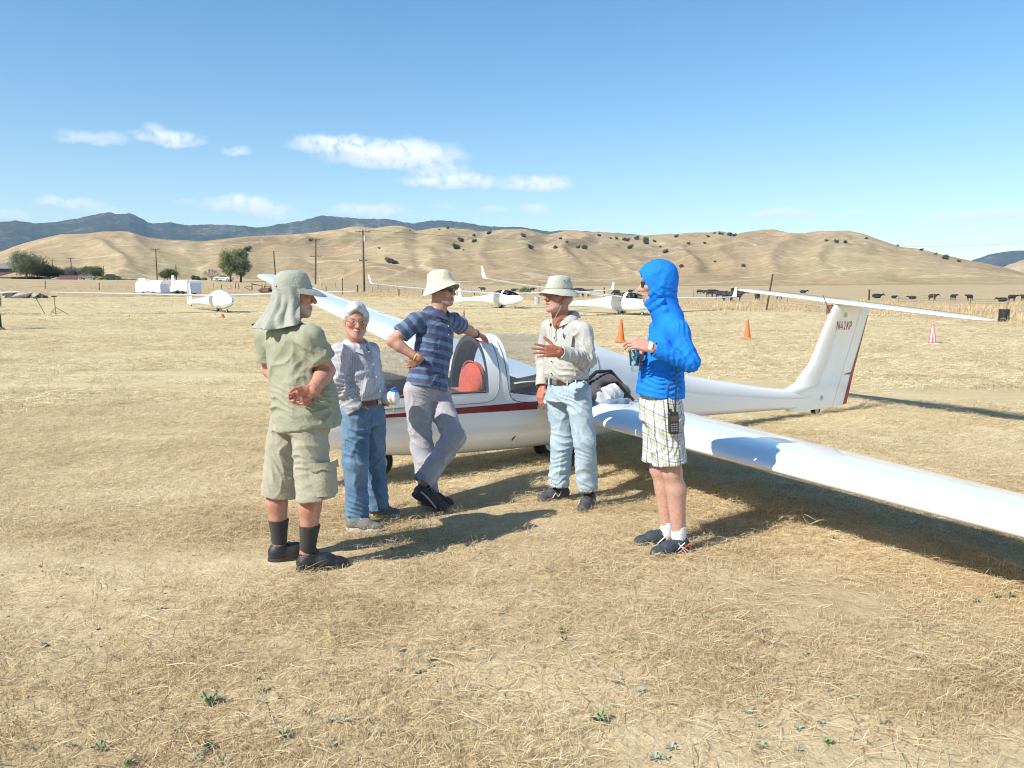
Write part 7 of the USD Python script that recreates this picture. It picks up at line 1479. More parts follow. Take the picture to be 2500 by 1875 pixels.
sagwire(ptops[2], ptops[1], .8, 'sagging wire from the bare leaning pole to the next pole')
sagwire(ptops[3] + [1, 0, 0], ptops[5] + [1, 0, 0], 1.5, 'wire between the poles at far left')
sagwire(at(2200, 601, 420), at(2700, 574, 330), 1.5, 'faint high wire crossing the sky at the far right', .05)
sagwire(ptops[0] + [.9, 0, 0], at(1560, 566, 520), 3, 'wire running right from the transformer pole along the hills', .03)

# ------------------------------------------------------------------ trees, bushes
def leaf_mat(name, c, c2):
    return usdkit.material(stage, '/World/Looks/' + name, {"g": ("geometry", {}), "r": ("map_range", {"to_min": .65, "to_max": 1.35}), "n": ("noise_texture", {"scale": .55, "detail": 2.0}), "nr": ("map_range", {"from_min": .38, "from_max": .62, "clamp": True}), "m": ("mix_color", {"a": c, "b": c2}), "sc": ("vector_math", {"math_type": "scale"}),
        "p": ("principled_bsdf", {"roughness": .7, "specular_ior_level": .2}), "t": ("translucent_bsdf", {}), "mx": ("mix_closure", {"fac": .25})},
        [("g.random_per_island", "r.value"), ("g.position", "n.vector"), ("n.fac", "nr.value"), ("nr.result", "m.fac"), ("m.result", "sc.vector1"), ("r.result", "sc.scale"), ("sc.vector", "p.base_color"), ("sc.vector", "t.color"), ("p.BSDF", "mx.closure1"), ("t.BSDF", "mx.closure2")], surface="mx.closure")
bark_m = mat('tree_bark', (.10, .075, .055), .95, var=.25, scale=3.0); greybark_m = mat('bare_branch_bark', (.20, .17, .145), .95)
LV = {'dark': leaf_mat('dark_leaves', (.12, .155, .07), (.22, .26, .12)), 'willow': leaf_mat('willow_leaves', (.23, .27, .15), (.36, .40, .22)), 'olive': leaf_mat('olive_leaves', (.18, .195, .135), (.28, .29, .21)), 'light': leaf_mat('light_leaves', (.26, .30, .12), (.40, .43, .18)), 'scrub': leaf_mat('scrub_leaves', (.11, .115, .08), (.18, .18, .125))}
def leaves(blobs, n, size, seed, droop=0.0):
    """leaf sprays spread through the clumps (centre, radii) of a crown"""
    r = np.random.default_rng(seed); w = np.array([np.prod(b[1]) for b in blobs]) ** .67; k = r.choice(len(blobs), n, p=w / w.sum()); d = r.normal(size=(n, 3)); d /= np.linalg.norm(d, axis=1, keepdims=True)
    rad = r.uniform(.35, 1.0, n) ** .45; C = np.array([b[0] for b in blobs])[k] + d * rad[:, None] * np.array([b[1] for b in blobs])[k] * (1 + .25 * r.normal(size=(n, 1)))
    nr = d * 1.0 + [0, 0, .35] + .55 * r.normal(size=(n, 3)); nr /= np.linalg.norm(nr, axis=1, keepdims=True); a = np.cross(nr, r.normal(size=(n, 3))); a[:, 2] -= droop * .6; a /= np.linalg.norm(a, axis=1, keepdims=True); b = np.cross(nr, a); b /= np.linalg.norm(b, axis=1, keepdims=True); s = size * r.uniform(.6, 1.4, n)[:, None]
    V = np.stack([C - a * s, C + b * s * .5, C + a * s, C - b * s * .55], 1).reshape(-1, 3); i = np.arange(n)[:, None] * 4; return trimesh.Trimesh(V, np.vstack([i + [0, 1, 2], i + [0, 2, 3]]), process=False)
def tree(name, label, cat, u, vbase, vtop, wpx, d, kind, seed, n=2600, trunk=True, group=None, size=.3, shape='round', droop=0.0):
    b = at(u, vbase, d); z0 = float(terrain(b[0], b[1])); b = np.array([b[0], b[1], z0]); tp = at(u, vtop, d); H = tp[2] - z0; W = wpx * px_m(b) ; r = np.random.default_rng(seed)
    t = Thing(name, label, cat, b, group); bl = []
    nb = 9 if shape == 'round' else 14
    for i in range(nb):
        f = (i + .5) / nb; z = H * ((.30 if trunk else .2) + (.62 if trunk else .62) * f) if shape != 'round' else H * r.uniform(.35 if trunk else .25, .86)
        env = math.sin(math.pi * min(1, max(.12, (z / H - (.08 if trunk else -.1)) / 1.0))) ** .6; ang = r.uniform(0, 6.28); q = r.uniform(.25, .75) * W / 2 * env
        s = W * r.uniform(.17, .27); bl.append((b + [math.cos(ang) * q, math.sin(ang) * q, z], (s, s, min(s * (1.15 if shape != 'round' else .85), H * .3))))
    if trunk:
        t.add('trunk', tube([b - [0, 0, .2], b + [.02 * H, 0, H * .25], b + [.0, .0, H * .55], b + [.03 * H, 0, H * .8]], [H * .035, H * .028, H * .016, H * .006], 7), bark_m, True)
        for c_, s_ in bl[:6]: t.add('limb', tube([b + [0, 0, H * .22], mix3(b + [0, 0, H * .3], c_, .55) + [0, 0, .03 * H], c_], [H * .016, H * .010, H * .004], 5), bark_m, True)
    t.add('crown', leaves(bl, int(n * 2.4), size * .56, seed, droop), LV[kind], False)
tree('shade_tree', 'tall airy pale green tree at far left beside the house', 'tree', 66, 690, 618, 96, 200, 'willow', 1, 4200, size=.30, droop=.8)
tree('shade_tree', 'dark broad tree right of the tall airy one at far left', 'tree', 125, 690, 648, 88, 205, 'dark', 2, 3600, size=.28)
tree('olive_tree', 'greyish hazy tree in the middle of the left tree row', 'tree', 190, 692, 654, 66, 225, 'olive', 3, 2600, size=.26)
tree('olive_tree', 'darker rounded olive tree at the right end of the tree row', 'tree', 231, 690, 654, 58, 215, 'dark', 4, 2600, size=.26)
tree('small_tree', 'small flat topped green tree behind the white trailers', 'tree', 409, 690, 657, 48, 195, 'dark', 5, 1500, size=.24)
tree('small_tree', 'small dark green tree right of the trailers', 'tree', 478, 694, 674, 26, 190, 'dark', 6, 900, size=.2)
tree('small_tree', 'smallest light green sapling beside the bare tree', 'tree', 499, 693, 678, 18, 190, 'light', 7, 500, size=.18)
tree('poplar_tree', 'tall yellow green tree standing alone left of the cap wearer', 'tree', 562, 695, 612, 50, 180, 'light', 8, 3000, size=.26, shape='tall', droop=.4)
tree('poplar_tree', 'dark green upright tree joined to the yellow green one', 'tree', 588, 695, 610, 46, 182, 'willow', 9, 3000, size=.26, shape='tall', droop=.4)
for i, (u, v0, v1, w_, k_, lb) in enumerate([(160, 694, 680, 30, 'scrub', 'low dark bush below the utility pole at left'), (255, 692, 676, 34, 'light', 'light green bush in the left hedge row'), (283, 692, 679, 26, 'dark', 'dark bush in the middle of the hedge row'), (303, 692, 681, 26, 'light', 'rounded green bush near the right end of the hedge row'), (324, 692, 682, 24, 'olive', 'dry greyish bush ending the hedge row'), (1090, 689, 685, 1, 'dark', '')]):
    if lb: tree('bush', lb, 'bush', u, v0, v1, w_, 200 + 3 * i, k_, 20 + i, 700, False, size=.22)
tree('bush', 'bright green low shrub in the pasture behind the sun hat', 'bush', 1282, 712, 701, 34, 150, 'light', 33, 500, False, size=.2)
def bare(u, vb, vt, d):
    b = at(u, vb, d); b[2] = float(terrain(b[0], b[1])); H = at(u, vt, d)[2] - b[2]; t = Thing('bare_tree', 'leafless grey tree with fine spreading branches', 'tree', b); r = np.random.default_rng(5); t.add('trunk', tube([b - [0, 0, .2], b + [0, 0, H * .22], b + [.05 * H, 0, H * .4]], [.22, .16, .12], 7), greybark_m, True); ms = []
    def br(p, d_, L, rad, lev):
        q = p + d_ * L; (t.add('limb', tube([p, (p + q) / 2 + r.normal(size=3) * L * .05, q], [rad, rad * .8, rad * .6], 5), greybark_m, True) if lev == 0 else ms.append(tube([p, (p + q) / 2 + r.normal(size=3) * L * .06, q], [rad, rad * .8, rad * .55], 4, False)))
        if lev < 3:
            for _ in range(4 if lev < 2 else 3): br(q, unit(d_ + r.normal(size=3) * .55 + [0, 0, .12]), L * .68, rad * .55, lev + 1)
    for k in range(6): a = k * 1.05; br(b + [0, 0, H * (.2 + .05 * (k % 3))], unit([math.cos(a), math.sin(a) * .8, .75]), H * .36, .09, 0)
    t.add('twigs', cat_(ms), greybark_m, True, kind='stuff')
bare(517, 693, 657, 195)
# scrub on the hills
_s1 = [(1990, 154, 24), (1967, 185, 32), (2047, 133, 14), (2050, 158, 20), (2115, 123, 20), (1937, 101, 14), (1898, 108, 8), (1638, 188, 10), (1680, 245, 32), (1698, 250, 26), (1712, 252, 16), (1343, 154, 18), (1072, 195, 30), (2003, 196, 8), (1770, 110, 7)]
_s2 = [(48, 134, 20), (78, 185, 24), (186, 186, 18), (210, 146, 12), (237, 162, 13), (289, 185, 18), (315, 186, 24), (376, 133, 14), (426, 146, 10), (450, 146, 14), (484, 151, 16), (499, 154, 20), (513, 185, 24), (542, 146, 22), (578, 152, 24), (578, 165, 22), (614, 159, 15), (640, 182, 10), (664, 204, 22), (711, 137, 16), (764, 168, 14), (733, 266, 18), (832, 166, 12), (846, 138, 14), (897, 126, 16), (940, 130, 20), (962, 133, 16), (876, 123, 10), (910, 127, 12), (1000, 264, 16), (1358, 156, 14), (1400, 160, 18), (1438, 162, 16), (1531, 146, 12), (1770, 196, 14), (1832, 214, 12), (1875, 230, 26), (1930, 244, 14), (876, 246, 10), (1665, 177, 10)]
bush_src = None
for i, (x, y, w_) in enumerate(_s1 + _s2):
    left = i < len(_s1); u, v = x / 1.7696 + (0 if left else 1250), 500 + y / 1.7696; p = hill_hit(u, v + w_ * .12)
    if p is None: continue
    s = w_ / 1.7696 * px_m(p) * .5 * 1.25; rx = 'left' if u < 830 else ('middle' if u < 1700 else 'right')
    if bush_src is None:
        t = Thing('hill_bush', 'x', 'bush', (0, 0, 0), 'dark oak scrub dotted on the dry hills', local=True); bush_src = t.path
        r = np.random.default_rng(77); bl = [(np.array([r.uniform(-.6, .6), r.uniform(-.6, .6), r.uniform(.2, 1.0)]), np.array([.5, .5, .46])) for _ in range(7)]
        t.add('foliage', leaves(bl, 1100, .11, 3), LV['scrub'], False); t.add('stem', tube([(0, 0, -.3), (.05, 0, .3)], .06, 5), bark_m, True); place(t.x, p, 0, s=s); pr_ = t.prim
    else: pr_ = copy_of(bush_src, 'hill_bush', None, 'bush', p, i * 47, s=s, group='dark oak scrub dotted on the dry hills')
    rg_ = 'left hills above the trailers' if u < 830 else ('hills above the far gliders' if u < 1500 else ('hillside right above the blue hood' if u < 1720 else 'bare right hand hill'))
    pr_.SetCustomDataByKey('label', 'dark oak scrub on the ' + rg_); pr_.SetCustomDataByKey('group', 'dark oak scrub dotted on the ' + rg_)

# ------------------------------------------------------------------ house, car, rock pile, scrap
def house():
    d = 215; b = at(-14, 690, d); b[2] = float(terrain(b[0], b[1])); t = Thing('house', 'dark two storey house with grey shingle roof at the left edge', 'house', b); ww = mat('house_dark_wood', (.10, .075, .06), .9, var=.2, scale=2.0); rf = mat('grey_shingles', (.17, .17, .175), .95, var=.15, scale=1.5)
    x0, x1, z0, z1 = at(-60, 0, d)[0], at(36, 0, d)[0], b[2], at(0, 655, d)[2]; zr = at(0, 643, d)[2]
    t.add('wall', box((x0, d - 1, z0 - .5), (x1, d + 8, z1)), ww, False)
    rv = np.array([(x0 - .4, d - 1.6, z1 - .1), (x1 + .4, d - 1.6, z1 - .1), (x1 + .1, d + 3.5, zr + .3), (x0, d + 3.5, zr + .3), (x0 - .4, d + 8.6, z1 - .1), (x1 + .4, d + 8.6, z1 - .1)]); q = trimesh.Trimesh(rv, [[0, 1, 2], [0, 2, 3], [3, 2, 5], [3, 5, 4], [1, 5, 2], [0, 3, 4]], process=False); t.add('roof', cat_([q, moved(trimesh.Trimesh(q.vertices, q.faces[:, ::-1], process=False), (0, 0, -.12))]), rf, False)
    for u in (4, 16, 28): p_ = t.add('window', box((at(u, 0, d)[0] - .55, d - 1.06, at(0, 668, d)[2]), (at(u, 0, d)[0] + .45, d - 1.0, at(0, 660, d)[2])), mat(f'house_window_{u}', (.04, .05, .06), .1, spec=.8), False); t.add('frame', box((at(u, 0, d)[0] - .62, d - 1.04, at(0, 669, d)[2]), (at(u, 0, d)[0] + .52, d - 1.005, at(0, 668, d)[2])), whpl_m, False, parent=p_)
    d2 = 206; c = at(0, 687, d2); c[2] = float(terrain(c[0], c[1])); s = Thing('carport', 'low shed with tan hip roof and dark red wall before the house', 'shed', c); xa, xb = at(-40, 0, d2)[0], at(46, 0, d2)[0]; za, zb = at(0, 676, d2)[2], at(0, 665, d2)[2]; xm = at(3, 0, d2)[0]
    rv = np.array([(xa, d2 - 2, za), (xb, d2 - 2, za), (xb, d2 + 5, za), (xa, d2 + 5, za), (xa + 2, d2 + 1.5, zb), (xm, d2 + 1.5, zb)]); q = trimesh.Trimesh(rv, [[0, 1, 5], [0, 5, 4], [1, 2, 5], [2, 3, 4], [2, 4, 5], [3, 0, 4]], process=False); s.add('roof', cat_([q, moved(trimesh.Trimesh(q.vertices, q.faces[:, ::-1], process=False), (0, 0, -.1))]), mat('tan_shingles', (.36, .235, .15), .95, var=.12, scale=1.5), False)
    s.add('wall', box((xa + .5, d2 + 2.5, c[2] - .5), (xb - .8, d2 + 4, za - .05)), mat('dark_red_wall', (.13, .055, .045), .9), False)
    for u in (2, 24, 42): s.add('post', box((at(u, 0, d2)[0] - .1, d2 - 1.6, c[2] - .3), (at(u, 0, d2)[0] + .1, d2 - 1.4, za - .02)), ww, False)
    f = Thing('board_fence', 'low maroon board fence under the dark tree at left', 'fence', at(130, 690, 196)); fm_ = mat('maroon_boards', (.17, .085, .085), .9, var=.15, scale=2.0)
    for k in range(15):
        x = at(104 + 3.1 * k, 0, 196)[0]; z = float(terrain(x, 196)); f.add('board', box((x - .13, 195.97, z - .1), (x + .13, 196.03, z + .95 + .05 * (k % 3))), fm_, False)
    f.add('rail', box((at(103, 0, 196)[0], 196.03, float(terrain(-115, 196)) + .5), (at(149, 0, 196)[0], 196.1, float(terrain(-115, 196)) + .6)), fm_, False)
house()
def car(u, v, d, lab, c, yawd, name='parked_car'):
    b = at(u, v, d); b[2] = float(terrain(b[0], b[1])); t = Thing(name, lab, 'car', (0, 0, 0), local=True); bm = mat(name + f'_paint_{u}', c, .3, coat=.5); wm = mat(name + f'_glass_{u}', (.03, .04, .05), .1)
    prof = [(-2.1, .35), (2.1, .35), (2.15, .75), (1.9, .92), (1.0, .98), (.55, 1.42), (-1.0, 1.45), (-1.5, 1.0), (-2.1, .95)]
    def ext(pr, w_): m_ = trimesh.creation.extrude_polygon(Polygon(pr).buffer(-.06).buffer(.06), w_, engine='earcut'); R = np.eye(4); R[:3, :3] = np.array([[1, 0, 0], [0, 0, -1], [0, 1, 0]]); m_.apply_transform(R); m_.apply_translation((0, w_ / 2, 0)); return m_
    t.add('body', ext(prof, 1.7), bm, 30); t.add('side_windows', ext([(.85, 1.0), (.50, 1.37), (-.95, 1.39), (-1.35, 1.02)], 1.72), wm, 30)
    for sx in (-1.3, 1.3):
        for sy in (-.8, .8): ty, rm = wheel(.33, .2, .6); p_ = t.add('wheel', moved(ty, (sx, sy, .33)), rubber_m, 40); t.add('rim', moved(rm, (sx, sy, .33)), metal_m, 40, parent=p_)
    for sy in (-.6, .6): t.add('headlight', box((2.1, sy - .18, .62), (2.17, sy + .18, .76), .02), glass_m, 30)
    place(t.x, b, yawd)
car(547, 695, 186, 'small white and blue car parked beside the tall trees', (.62, .64, .68), 172); car(274, 690, 212, 'dark vehicle half hidden in the hedge row', (.03, .03, .035), 10)
car(214, 692, 205, 'dusty grey vehicle under the rounded olive tree', (.16, .15, .14), 0)
def rocks(u0, u1, v, n, name, lab, cat, hmax, seed, m_):
    r = np.random.default_rng(seed); a, b = on_ground(u0, v), on_ground(u1, v); t = Thing(name, lab, cat, (a + b) / 2)
    for i in range(n):
        f = r.uniform(0, 1); s = hmax * r.uniform(.25, .8) * (1.1 - .8 * abs(f - .35)); p = a * (1 - f) + b * f + [0, r.uniform(-.8, .8), s * .4 + r.uniform(0, hmax * .35) * (1 - f)]; q = trimesh.convex.convex_hull(r.normal(size=(14, 3)) * [s * .9, s * .7, s * .55] + p); t.add('rock', q, m_[i % len(m_)], False)
rocks(20, 106, 728, 46, 'rock_pile', 'low pile of grey rocks and rubble beyond the left wing tip', 'rock pile', .75, 3, [mat('rubble_grey', (.20, .19, .17), .95, var=.3, scale=4.0), mat('rubble_dark', (.07, .065, .06), .95, var=.3, scale=4.0), mat('rubble_pale', (.34, .31, .26), .95, var=.3, scale=4.0)])
rocks(645, 668, 715, 16, 'scrap_heap', 'heap of grey scrap beside the cap of the first man', 'scrap heap', .8, 9, [mat('scrap_grey', (.17, .17, .165), .8, var=.3, scale=4.0), mat('scrap_rust', (.15, .09, .06), .9)])

# ------------------------------------------------------------------ cattle
hide_m = mat('black_hide', (.016, .014, .014), .7, var=.3, scale=3.0, sheen=.1)
def cow_mesh(lying=False, grazing=False):
    L = [(ell((0, 0, 1.02), I3, (.72, .31, .40)), 0), (ell((.50, 0, 1.02), I3, (.36, .27, .42)), .1), (ell((-.55, 0, 1.08), I3, (.34, .28, .34)), .1), (cone((-.4, 0, 1.36), (.45, 0, 1.38), .08, .09), .12)]
    hd = (1.25, .0, .55) if grazing else (1.28, .0, 1.36); mz = (1.45, .0, .22) if grazing else (1.56, .0, 1.18)
    L += [(cone((.70, 0, 1.15), hd, .24, .15), .10), (cone(hd, mz, .135, .085), .05), (ball(mz, .09), .03)]
    for s in (-1, 1): L += [(cone((hd[0] - .08, s * .10, hd[2] + .08), (hd[0] - .10, s * .30, hd[2] + .05), .05, .025), .03)]
    if not lying:
        for s in (-1, 1):
            L += [(cone((.52, s * .17, .85), (.50, s * .17, .42), .13, .075), .07), (cone((.50, s * .17, .42), (.52, s * .17, .03), .065, .055), .03), (cone((-.62, s * .18, .95), (-.50, s * .18, .62), .19, .11), .08), (cone((-.50, s * .18, .62), (-.68, s * .18, .42), .10, .065), .04), (cone((-.68, s * .18, .42), (-.64, s * .18, .03), .06, .055), .03)]
        L += [(cone((-.88, 0, 1.25), (-.96, 0, .55), .035, .03), .03), (ball((-.96, 0, .48), .055), .02)]
    m = relax(sdf_mesh(L, .045), 2)
    if lying: m = trimesh.Trimesh(np.asarray(m.vertices) - [0, 0, .60], m.faces, process=False)
    return m
COWS = [  # u, v of the feet, height px, pose (s stand, g graze, l lie), heading degrees, place words
    (1179, 712, 10, 's', 175, 'black cow alone above the right wing tip of the leaning man'), (1254, 711, 6, 'l', 0, 'black cow lying low at the left end of the pasture herd'), (1300, 712, 9, 's', 10, 'black cow just left of the khaki sun hat'), (1413, 727, 22, 's', 180, 'large black cow directly right of the sun hat'), (1430, 725, 17, 's', 20, 'second black cow right of the sun hat'), (1441, 724, 16, 's', 60, 'third black cow right of the sun hat'),
    (1505, 722, 13, 'g', 185, 'black cow grazing behind the glider tail boom near the hood'), (1539, 717, 9, 's', 0, 'black cow standing just left of the blue hood'),
    (1707, 718, 10, 'g', 0, 'leftmost black cow right of the blue hood'), (1722, 718, 9, 's', 200, 'second small black cow right of the blue hood'), (1733, 725, 17, 's', 30, 'black cow in the middle of the tight group, facing away'), (1746, 724, 15, 's', 170, 'black cow next to the one facing away in the tight group'), (1757, 730, 18, 's', 0, 'black cow partly behind the upturned wing tip'), (1778, 736, 22, 's', 10, 'largest black cow right of the upturned wing tip'), (1796, 737, 25, 's', 350, 'black cow at the right end of the tight group'),
    (1748, 719, 10, 's', 80, 'far black cow behind the tight group at left'), (1790, 714, 10, 's', 10, 'far black cow behind the tight group at right'),
    (1849, 735, 21, 's', 265, 'black cow facing the camera left of the leaning post'), (1903, 731, 9, 's', 10, 'small black cow under the tailplane right of the leaning post'), (1960, 716, 7, 'l', 0, 'black cow lying just above the tailplane'), (1747 + 320, 714, 4, 'l', 0, ''),
    (2140, 728, 10, 'l', 0, 'black cow lying right of the square post'), (2182, 729, 4, 'l', 20, 'tiny dark calf lying farther right'), (2228, 731, 8, 'l', 180, 'black cow lying near the pale steel picket'), (2276, 734, 15, 's', 0, 'black cow standing behind the pale steel picket'), (2327, 733, 12, 's', 280, 'black cow standing face on at right'), (2367, 734, 11, 's', 200, 'black cow with head turned left of the lying pair'), (2448, 737, 10, 'l', 180, 'black cow lying above the oil drum'), (2470, 736, 13, 's', 0, 'black cow standing above the oil drum'), (2499, 735, 9, 's', 90, 'black cow cut off by the right edge'),
]
cows = {}
for i, (u, v, h, pose, hdg, lab) in enumerate(COWS):
    if not lab: continue
    p = on_ground(u, v); s = min(1.5, max(.5, 1.08 * h * px_m(p) / (1.45 if pose != 'l' else .85)))
    if pose not in cows:
        t = Thing('cow', lab, 'cow', (0, 0, 0), 'black cattle grazing in the pasture', local=True); t.add('body', cow_mesh(pose == 'l', pose == 'g'), hide_m, True); cows[pose] = t.path; place(t.x, p, hdg, s=s)
    else: copy_of(cows[pose], 'cow', lab, 'cow', p, hdg, s=s, group='black cattle grazing in the pasture')

# man cut off by the left edge
def man_f():
    p = on_ground(-4, 805); y = p[1]; sc_ = px_m(p); X = lambda u, v, dy=0: at(u, v, y + dy); t = Thing('person', 'person in grey shirt and navy trousers half cut off by the left edge', 'person', p)
    gs = fabric('plain_grey_shirt', (.20, .22, .245), .08); nv = fabric('navy_trousers', (.028, .030, .065), .1)
    pel = np.array([p[0] - .05, y, p[2] + .98]); neck = pel + [0, 0, .52]; F = head_frame(neck + [.02, 0, .20], 80)
    hd = head_local((0, -.03, -.17), h=.008); hipR, hipL = pel + [.06, -.1, -.05], pel + [-.06, .1, -.05]; knR, knL = p + [.06, -.1, .5], p + [-.04, .1, .5]; anR, anL = p + [.10, -.1, .08], p + [-.04, .12, .08]
    sh = neck + [.02, -.17, -.05]; el_ = sh + [.10, -.02, -.27]; wr = el_ + [-.02, -.02, -.24]
    body_of(t, hd, F, lambda P: head_tint(P, SK), arm_skin(sh, el_, wr) + leg_skin(hipR, knR, anR) + leg_skin(hipL, knL, anL), [hand_ops(wr, (0, 0, -1), (-1, 0, 0), 1, RELAXED)], SK, [(torso_loft(pel, neck, [(0, .15, .11, 0), (.5, .16, .12, .0), (.9, .12, .08, 0), (1.05, .06, .06, 0)], 80, 80), 0)])
    t.add('shirt', cloth([(torso_loft(pel, neck, [(-.2, .2, .15, .02), (.3, .2, .17, .03), (.7, .19, .14, .0), (.92, .13, .1, 0), (1.03, .07, .07, 0)], 80, 80), 0), (cone(sh, mix3(sh, el_, .75), .08, .08), .04)], .012, .005), gs, True)
    t.add('trousers', legs_trousers(pel, 80, (hipR, hipL), (knR, knL), (anR, anL), .03, (.11, .09, .09), h=.012), nv, True)
    for a_, s_ in ((anR, -1), (anL, 1)): u_, so_, l_, _ = shoe_meshes([a_[0] - .06, a_[1], p[2]], (1, -.1), .29, side=s_); q = t.add('shoe', u_, blackshoe_m, True); t.add('sole', so_, sole_m, 40, parent=q)
    t.add('hair', trimesh.Trimesh(hmap(F, relax(sdf_mesh([(ell((0, -.03, .05), I3, (.083, .1, .09)), 0)], .01), 1).vertices), relax(sdf_mesh([(ell((0, -.03, .05), I3, (.083, .1, .09)), 0)], .01), 1).faces, process=False), mat('brown_hair', (.08, .05, .03), .6), True)
man_f()
# ------------------------------------------------------------------ dry grass, straw, weeds
def straw_mat(name, ramp):
    return usdkit.material(stage, '/World/Looks/' + name, {
    "g": ("geometry", {}), "a": ("attribute", {"attribute": "cv"}), "r": ("rgb_ramp", {"ramp": ramp}), "n": ("noise_texture", {"scale": .55, "detail": 4.0}), "nr": ("map_range", {"from_min": .3, "from_max": .7, "to_min": -.16, "to_max": .16}), "ad": ("math", {"math_type": "add", "use_clamp": True}),
    "p": ("principled_bsdf", {"roughness": .6, "specular_ior_level": .3}), "t": ("translucent_bsdf", {}), "mx": ("mix_closure", {"fac": .35})},
    [("a.fac", "ad.value1"), ("g.position", "n.vector"), ("n.fac", "nr.value"), ("nr.result", "ad.value2"), ("ad.value", "r.fac"), ("r.color", "p.base_color"), ("r.color", "t.color"), ("p.BSDF", "mx.closure1"), ("t.BSDF", "mx.closure2")], surface="mx.closure")
straw_m = straw_mat('dry_straw', [(0, (.40, .28, .145)), (.25, (.56, .435, .25)), (.55, (.69, .575, .36)), (.8, (.76, .665, .45)), (1, (.83, .77, .58))])
near_m = straw_mat('near_dry_straw', [(0, (.33, .22, .11)), (.25, (.47, .345, .19)), (.55, (.60, .475, .285)), (.8, (.70, .585, .38)), (1, (.80, .72, .53))])
tall_m = straw_mat('tall_dry_grass', [(0, (.46, .32, .175)), (.5, (.66, .50, .29)), (1, (.80, .67, .43))])
def blades(r, n, rad, hmin, hmax, lean, w, lying=0.0, lmin=.08, lmax=.24):
    V, F = [], []; k = 0
    for i in range(n):
        a = r.uniform(0, 6.283); q = rad * math.sqrt(r.uniform()); o = np.array([q * math.cos(a), q * math.sin(a), 0]); b = r.uniform(0, 6.283); d = np.array([math.cos(b), math.sin(b), 0]); s = np.array([-d[1], d[0], 0])
        if r.uniform() < lying:
            L = r.uniform(lmin, lmax); up = r.uniform(.0, .02); c = r.normal() * .12; pts = [o - [0, 0, 0] + d * L * t + s * c * L * t * t + np.array([0, 0, .004 + up * 4 * t * (1 - t) + r.uniform(0, .012) * t]) for t in (0, .5, 1)]; ww = w * 1.0; side = unit(s + [0, 0, .6])
        else:
            h = r.uniform(hmin, hmax); l = abs(r.normal()) * lean * h; pts = [o - [0, 0, .01], o + d * l * .35 + [0, 0, h * .6], o + d * l + [0, 0, h * (1 - .25 * min(1, l / h))]]; ww = w * r.uniform(.7, 1.3); side = s
        V += [pts[0] - side * ww / 2, pts[0] + side * ww / 2, pts[1] - side * ww * .4, pts[1] + side * ww * .4, pts[2]]; F += [[k, k + 1, k + 3], [k, k + 3, k + 2], [k + 2, k + 3, k + 4]]; k += 5
    return trimesh.Trimesh(np.array(V), np.array(F), process=False)
def scatter(name, protos, pts, scl, label, seed, smat=straw_m):
    r = np.random.default_rng(seed); path = '/World/' + name; pi = UsdGeom.PointInstancer.Define(stage, path); UsdGeom.Scope.Define(stage, path + '/kinds')
    for k, m in enumerate(protos):
        cv = np.repeat(r.beta(2.2, 1.9, len(m.vertices) // 5), 5); pp = put(path + '/kinds/', 'tuft', np.array(m.vertices), np.array(m.faces), None, smat, pv={'cv': cv}); pi.CreatePrototypesRel().AddTarget(pp)
    n = len(pts); a = r.uniform(0, 2 * np.pi, n); tl = r.normal(size=(n, 2)) * .06
    pi.CreateProtoIndicesAttr(Vt.IntArray.FromNumpy(r.integers(0, len(protos), n).astype(np.int32))); pi.CreatePositionsAttr(Vt.Vec3fArray.FromNumpy(pts.astype(np.float32)))
    pi.CreateOrientationsAttr(Vt.QuathArray([Gf.Quath(float(math.cos(x / 2)), float(t[0]), float(t[1]), float(math.sin(x / 2))) for x, t in zip(a, tl)])); pi.CreateScalesAttr(Vt.Vec3fArray.FromNumpy(np.repeat(np.asarray(scl, np.float32)[:, None], 3, 1)))
    tag(pi, label, None, None, 'stuff')
def wedge(r0, r1, n, az, seed):
    r = np.random.default_rng(seed); R = np.sqrt(r.uniform(r0 ** 2, r1 ** 2, n)); A = np.radians(r.uniform(az[0], az[1], n)); x, y = R * np.sin(A), R * np.cos(A); return np.stack([x, y, terrain(x, y)], 1), R, A, r
rg = np.random.default_rng(17)
P1 = [blades(rg, 150, .20, .006, .024, 1.1, .0023, .50, .03, .10) for _ in range(4)] + [blades(rg, 100, .22, .008, .032, 1.1, .0026, .60, .05, .18) for _ in range(2)]
for r0, r1, n_, mt_, lb_ in ((2.0, 6.6, 2300, near_m, 'short dry mown grass and straw in the foreground'), (6.6, 13.2, 6200, straw_m, 'paler mown straw round the parked glider')):
    pts, R, A, r = wedge(r0, r1, n_, (-44, 44), 5 + int(r0)); keep = meshkit.fbm(pts * [.55, 1.2, 0] + 3, 3, 4) > (.36 if r0 < 5 else .30) + .16 * r.uniform(-1, 1, len(pts)); pts = pts[keep]
    scatter('dry_grass' if r0 < 5 else 'pale_straw', P1, pts, r.uniform(.8, 1.25, len(pts)), lb_, 6, mt_)
P2 = [blades(rg, 90, .36, .012, .05, 1.0, .0065, .5, .08, .25) for _ in range(4)]
pts, R, A, r = wedge(12.5, 42, 10500, (-42, 42), 7); keep = meshkit.fbm(pts * [.12, .5, 0] + 7, 3, 4) > .40 + .16 * r.uniform(-1, 1, len(pts)); pts = pts[keep]
scatter('mown_straw', P2, pts, r.uniform(.8, 1.4, len(pts)), 'mown straw and stubble of the middle field', 8)
P3 = [blades(rg, 60, .75, .02, .09, 1.0, .018, .4, .2, .5) for _ in range(3)]
pts, R, A, r = wedge(40, 112, 6500, (-40, 40), 9); keep = (meshkit.fbm(pts * [.05, .30, 0] + 5, 3, 4) > .47 + .14 * r.uniform(-1, 1, len(pts))) & (R < mow_r(np.degrees(A))); pts = pts[keep]
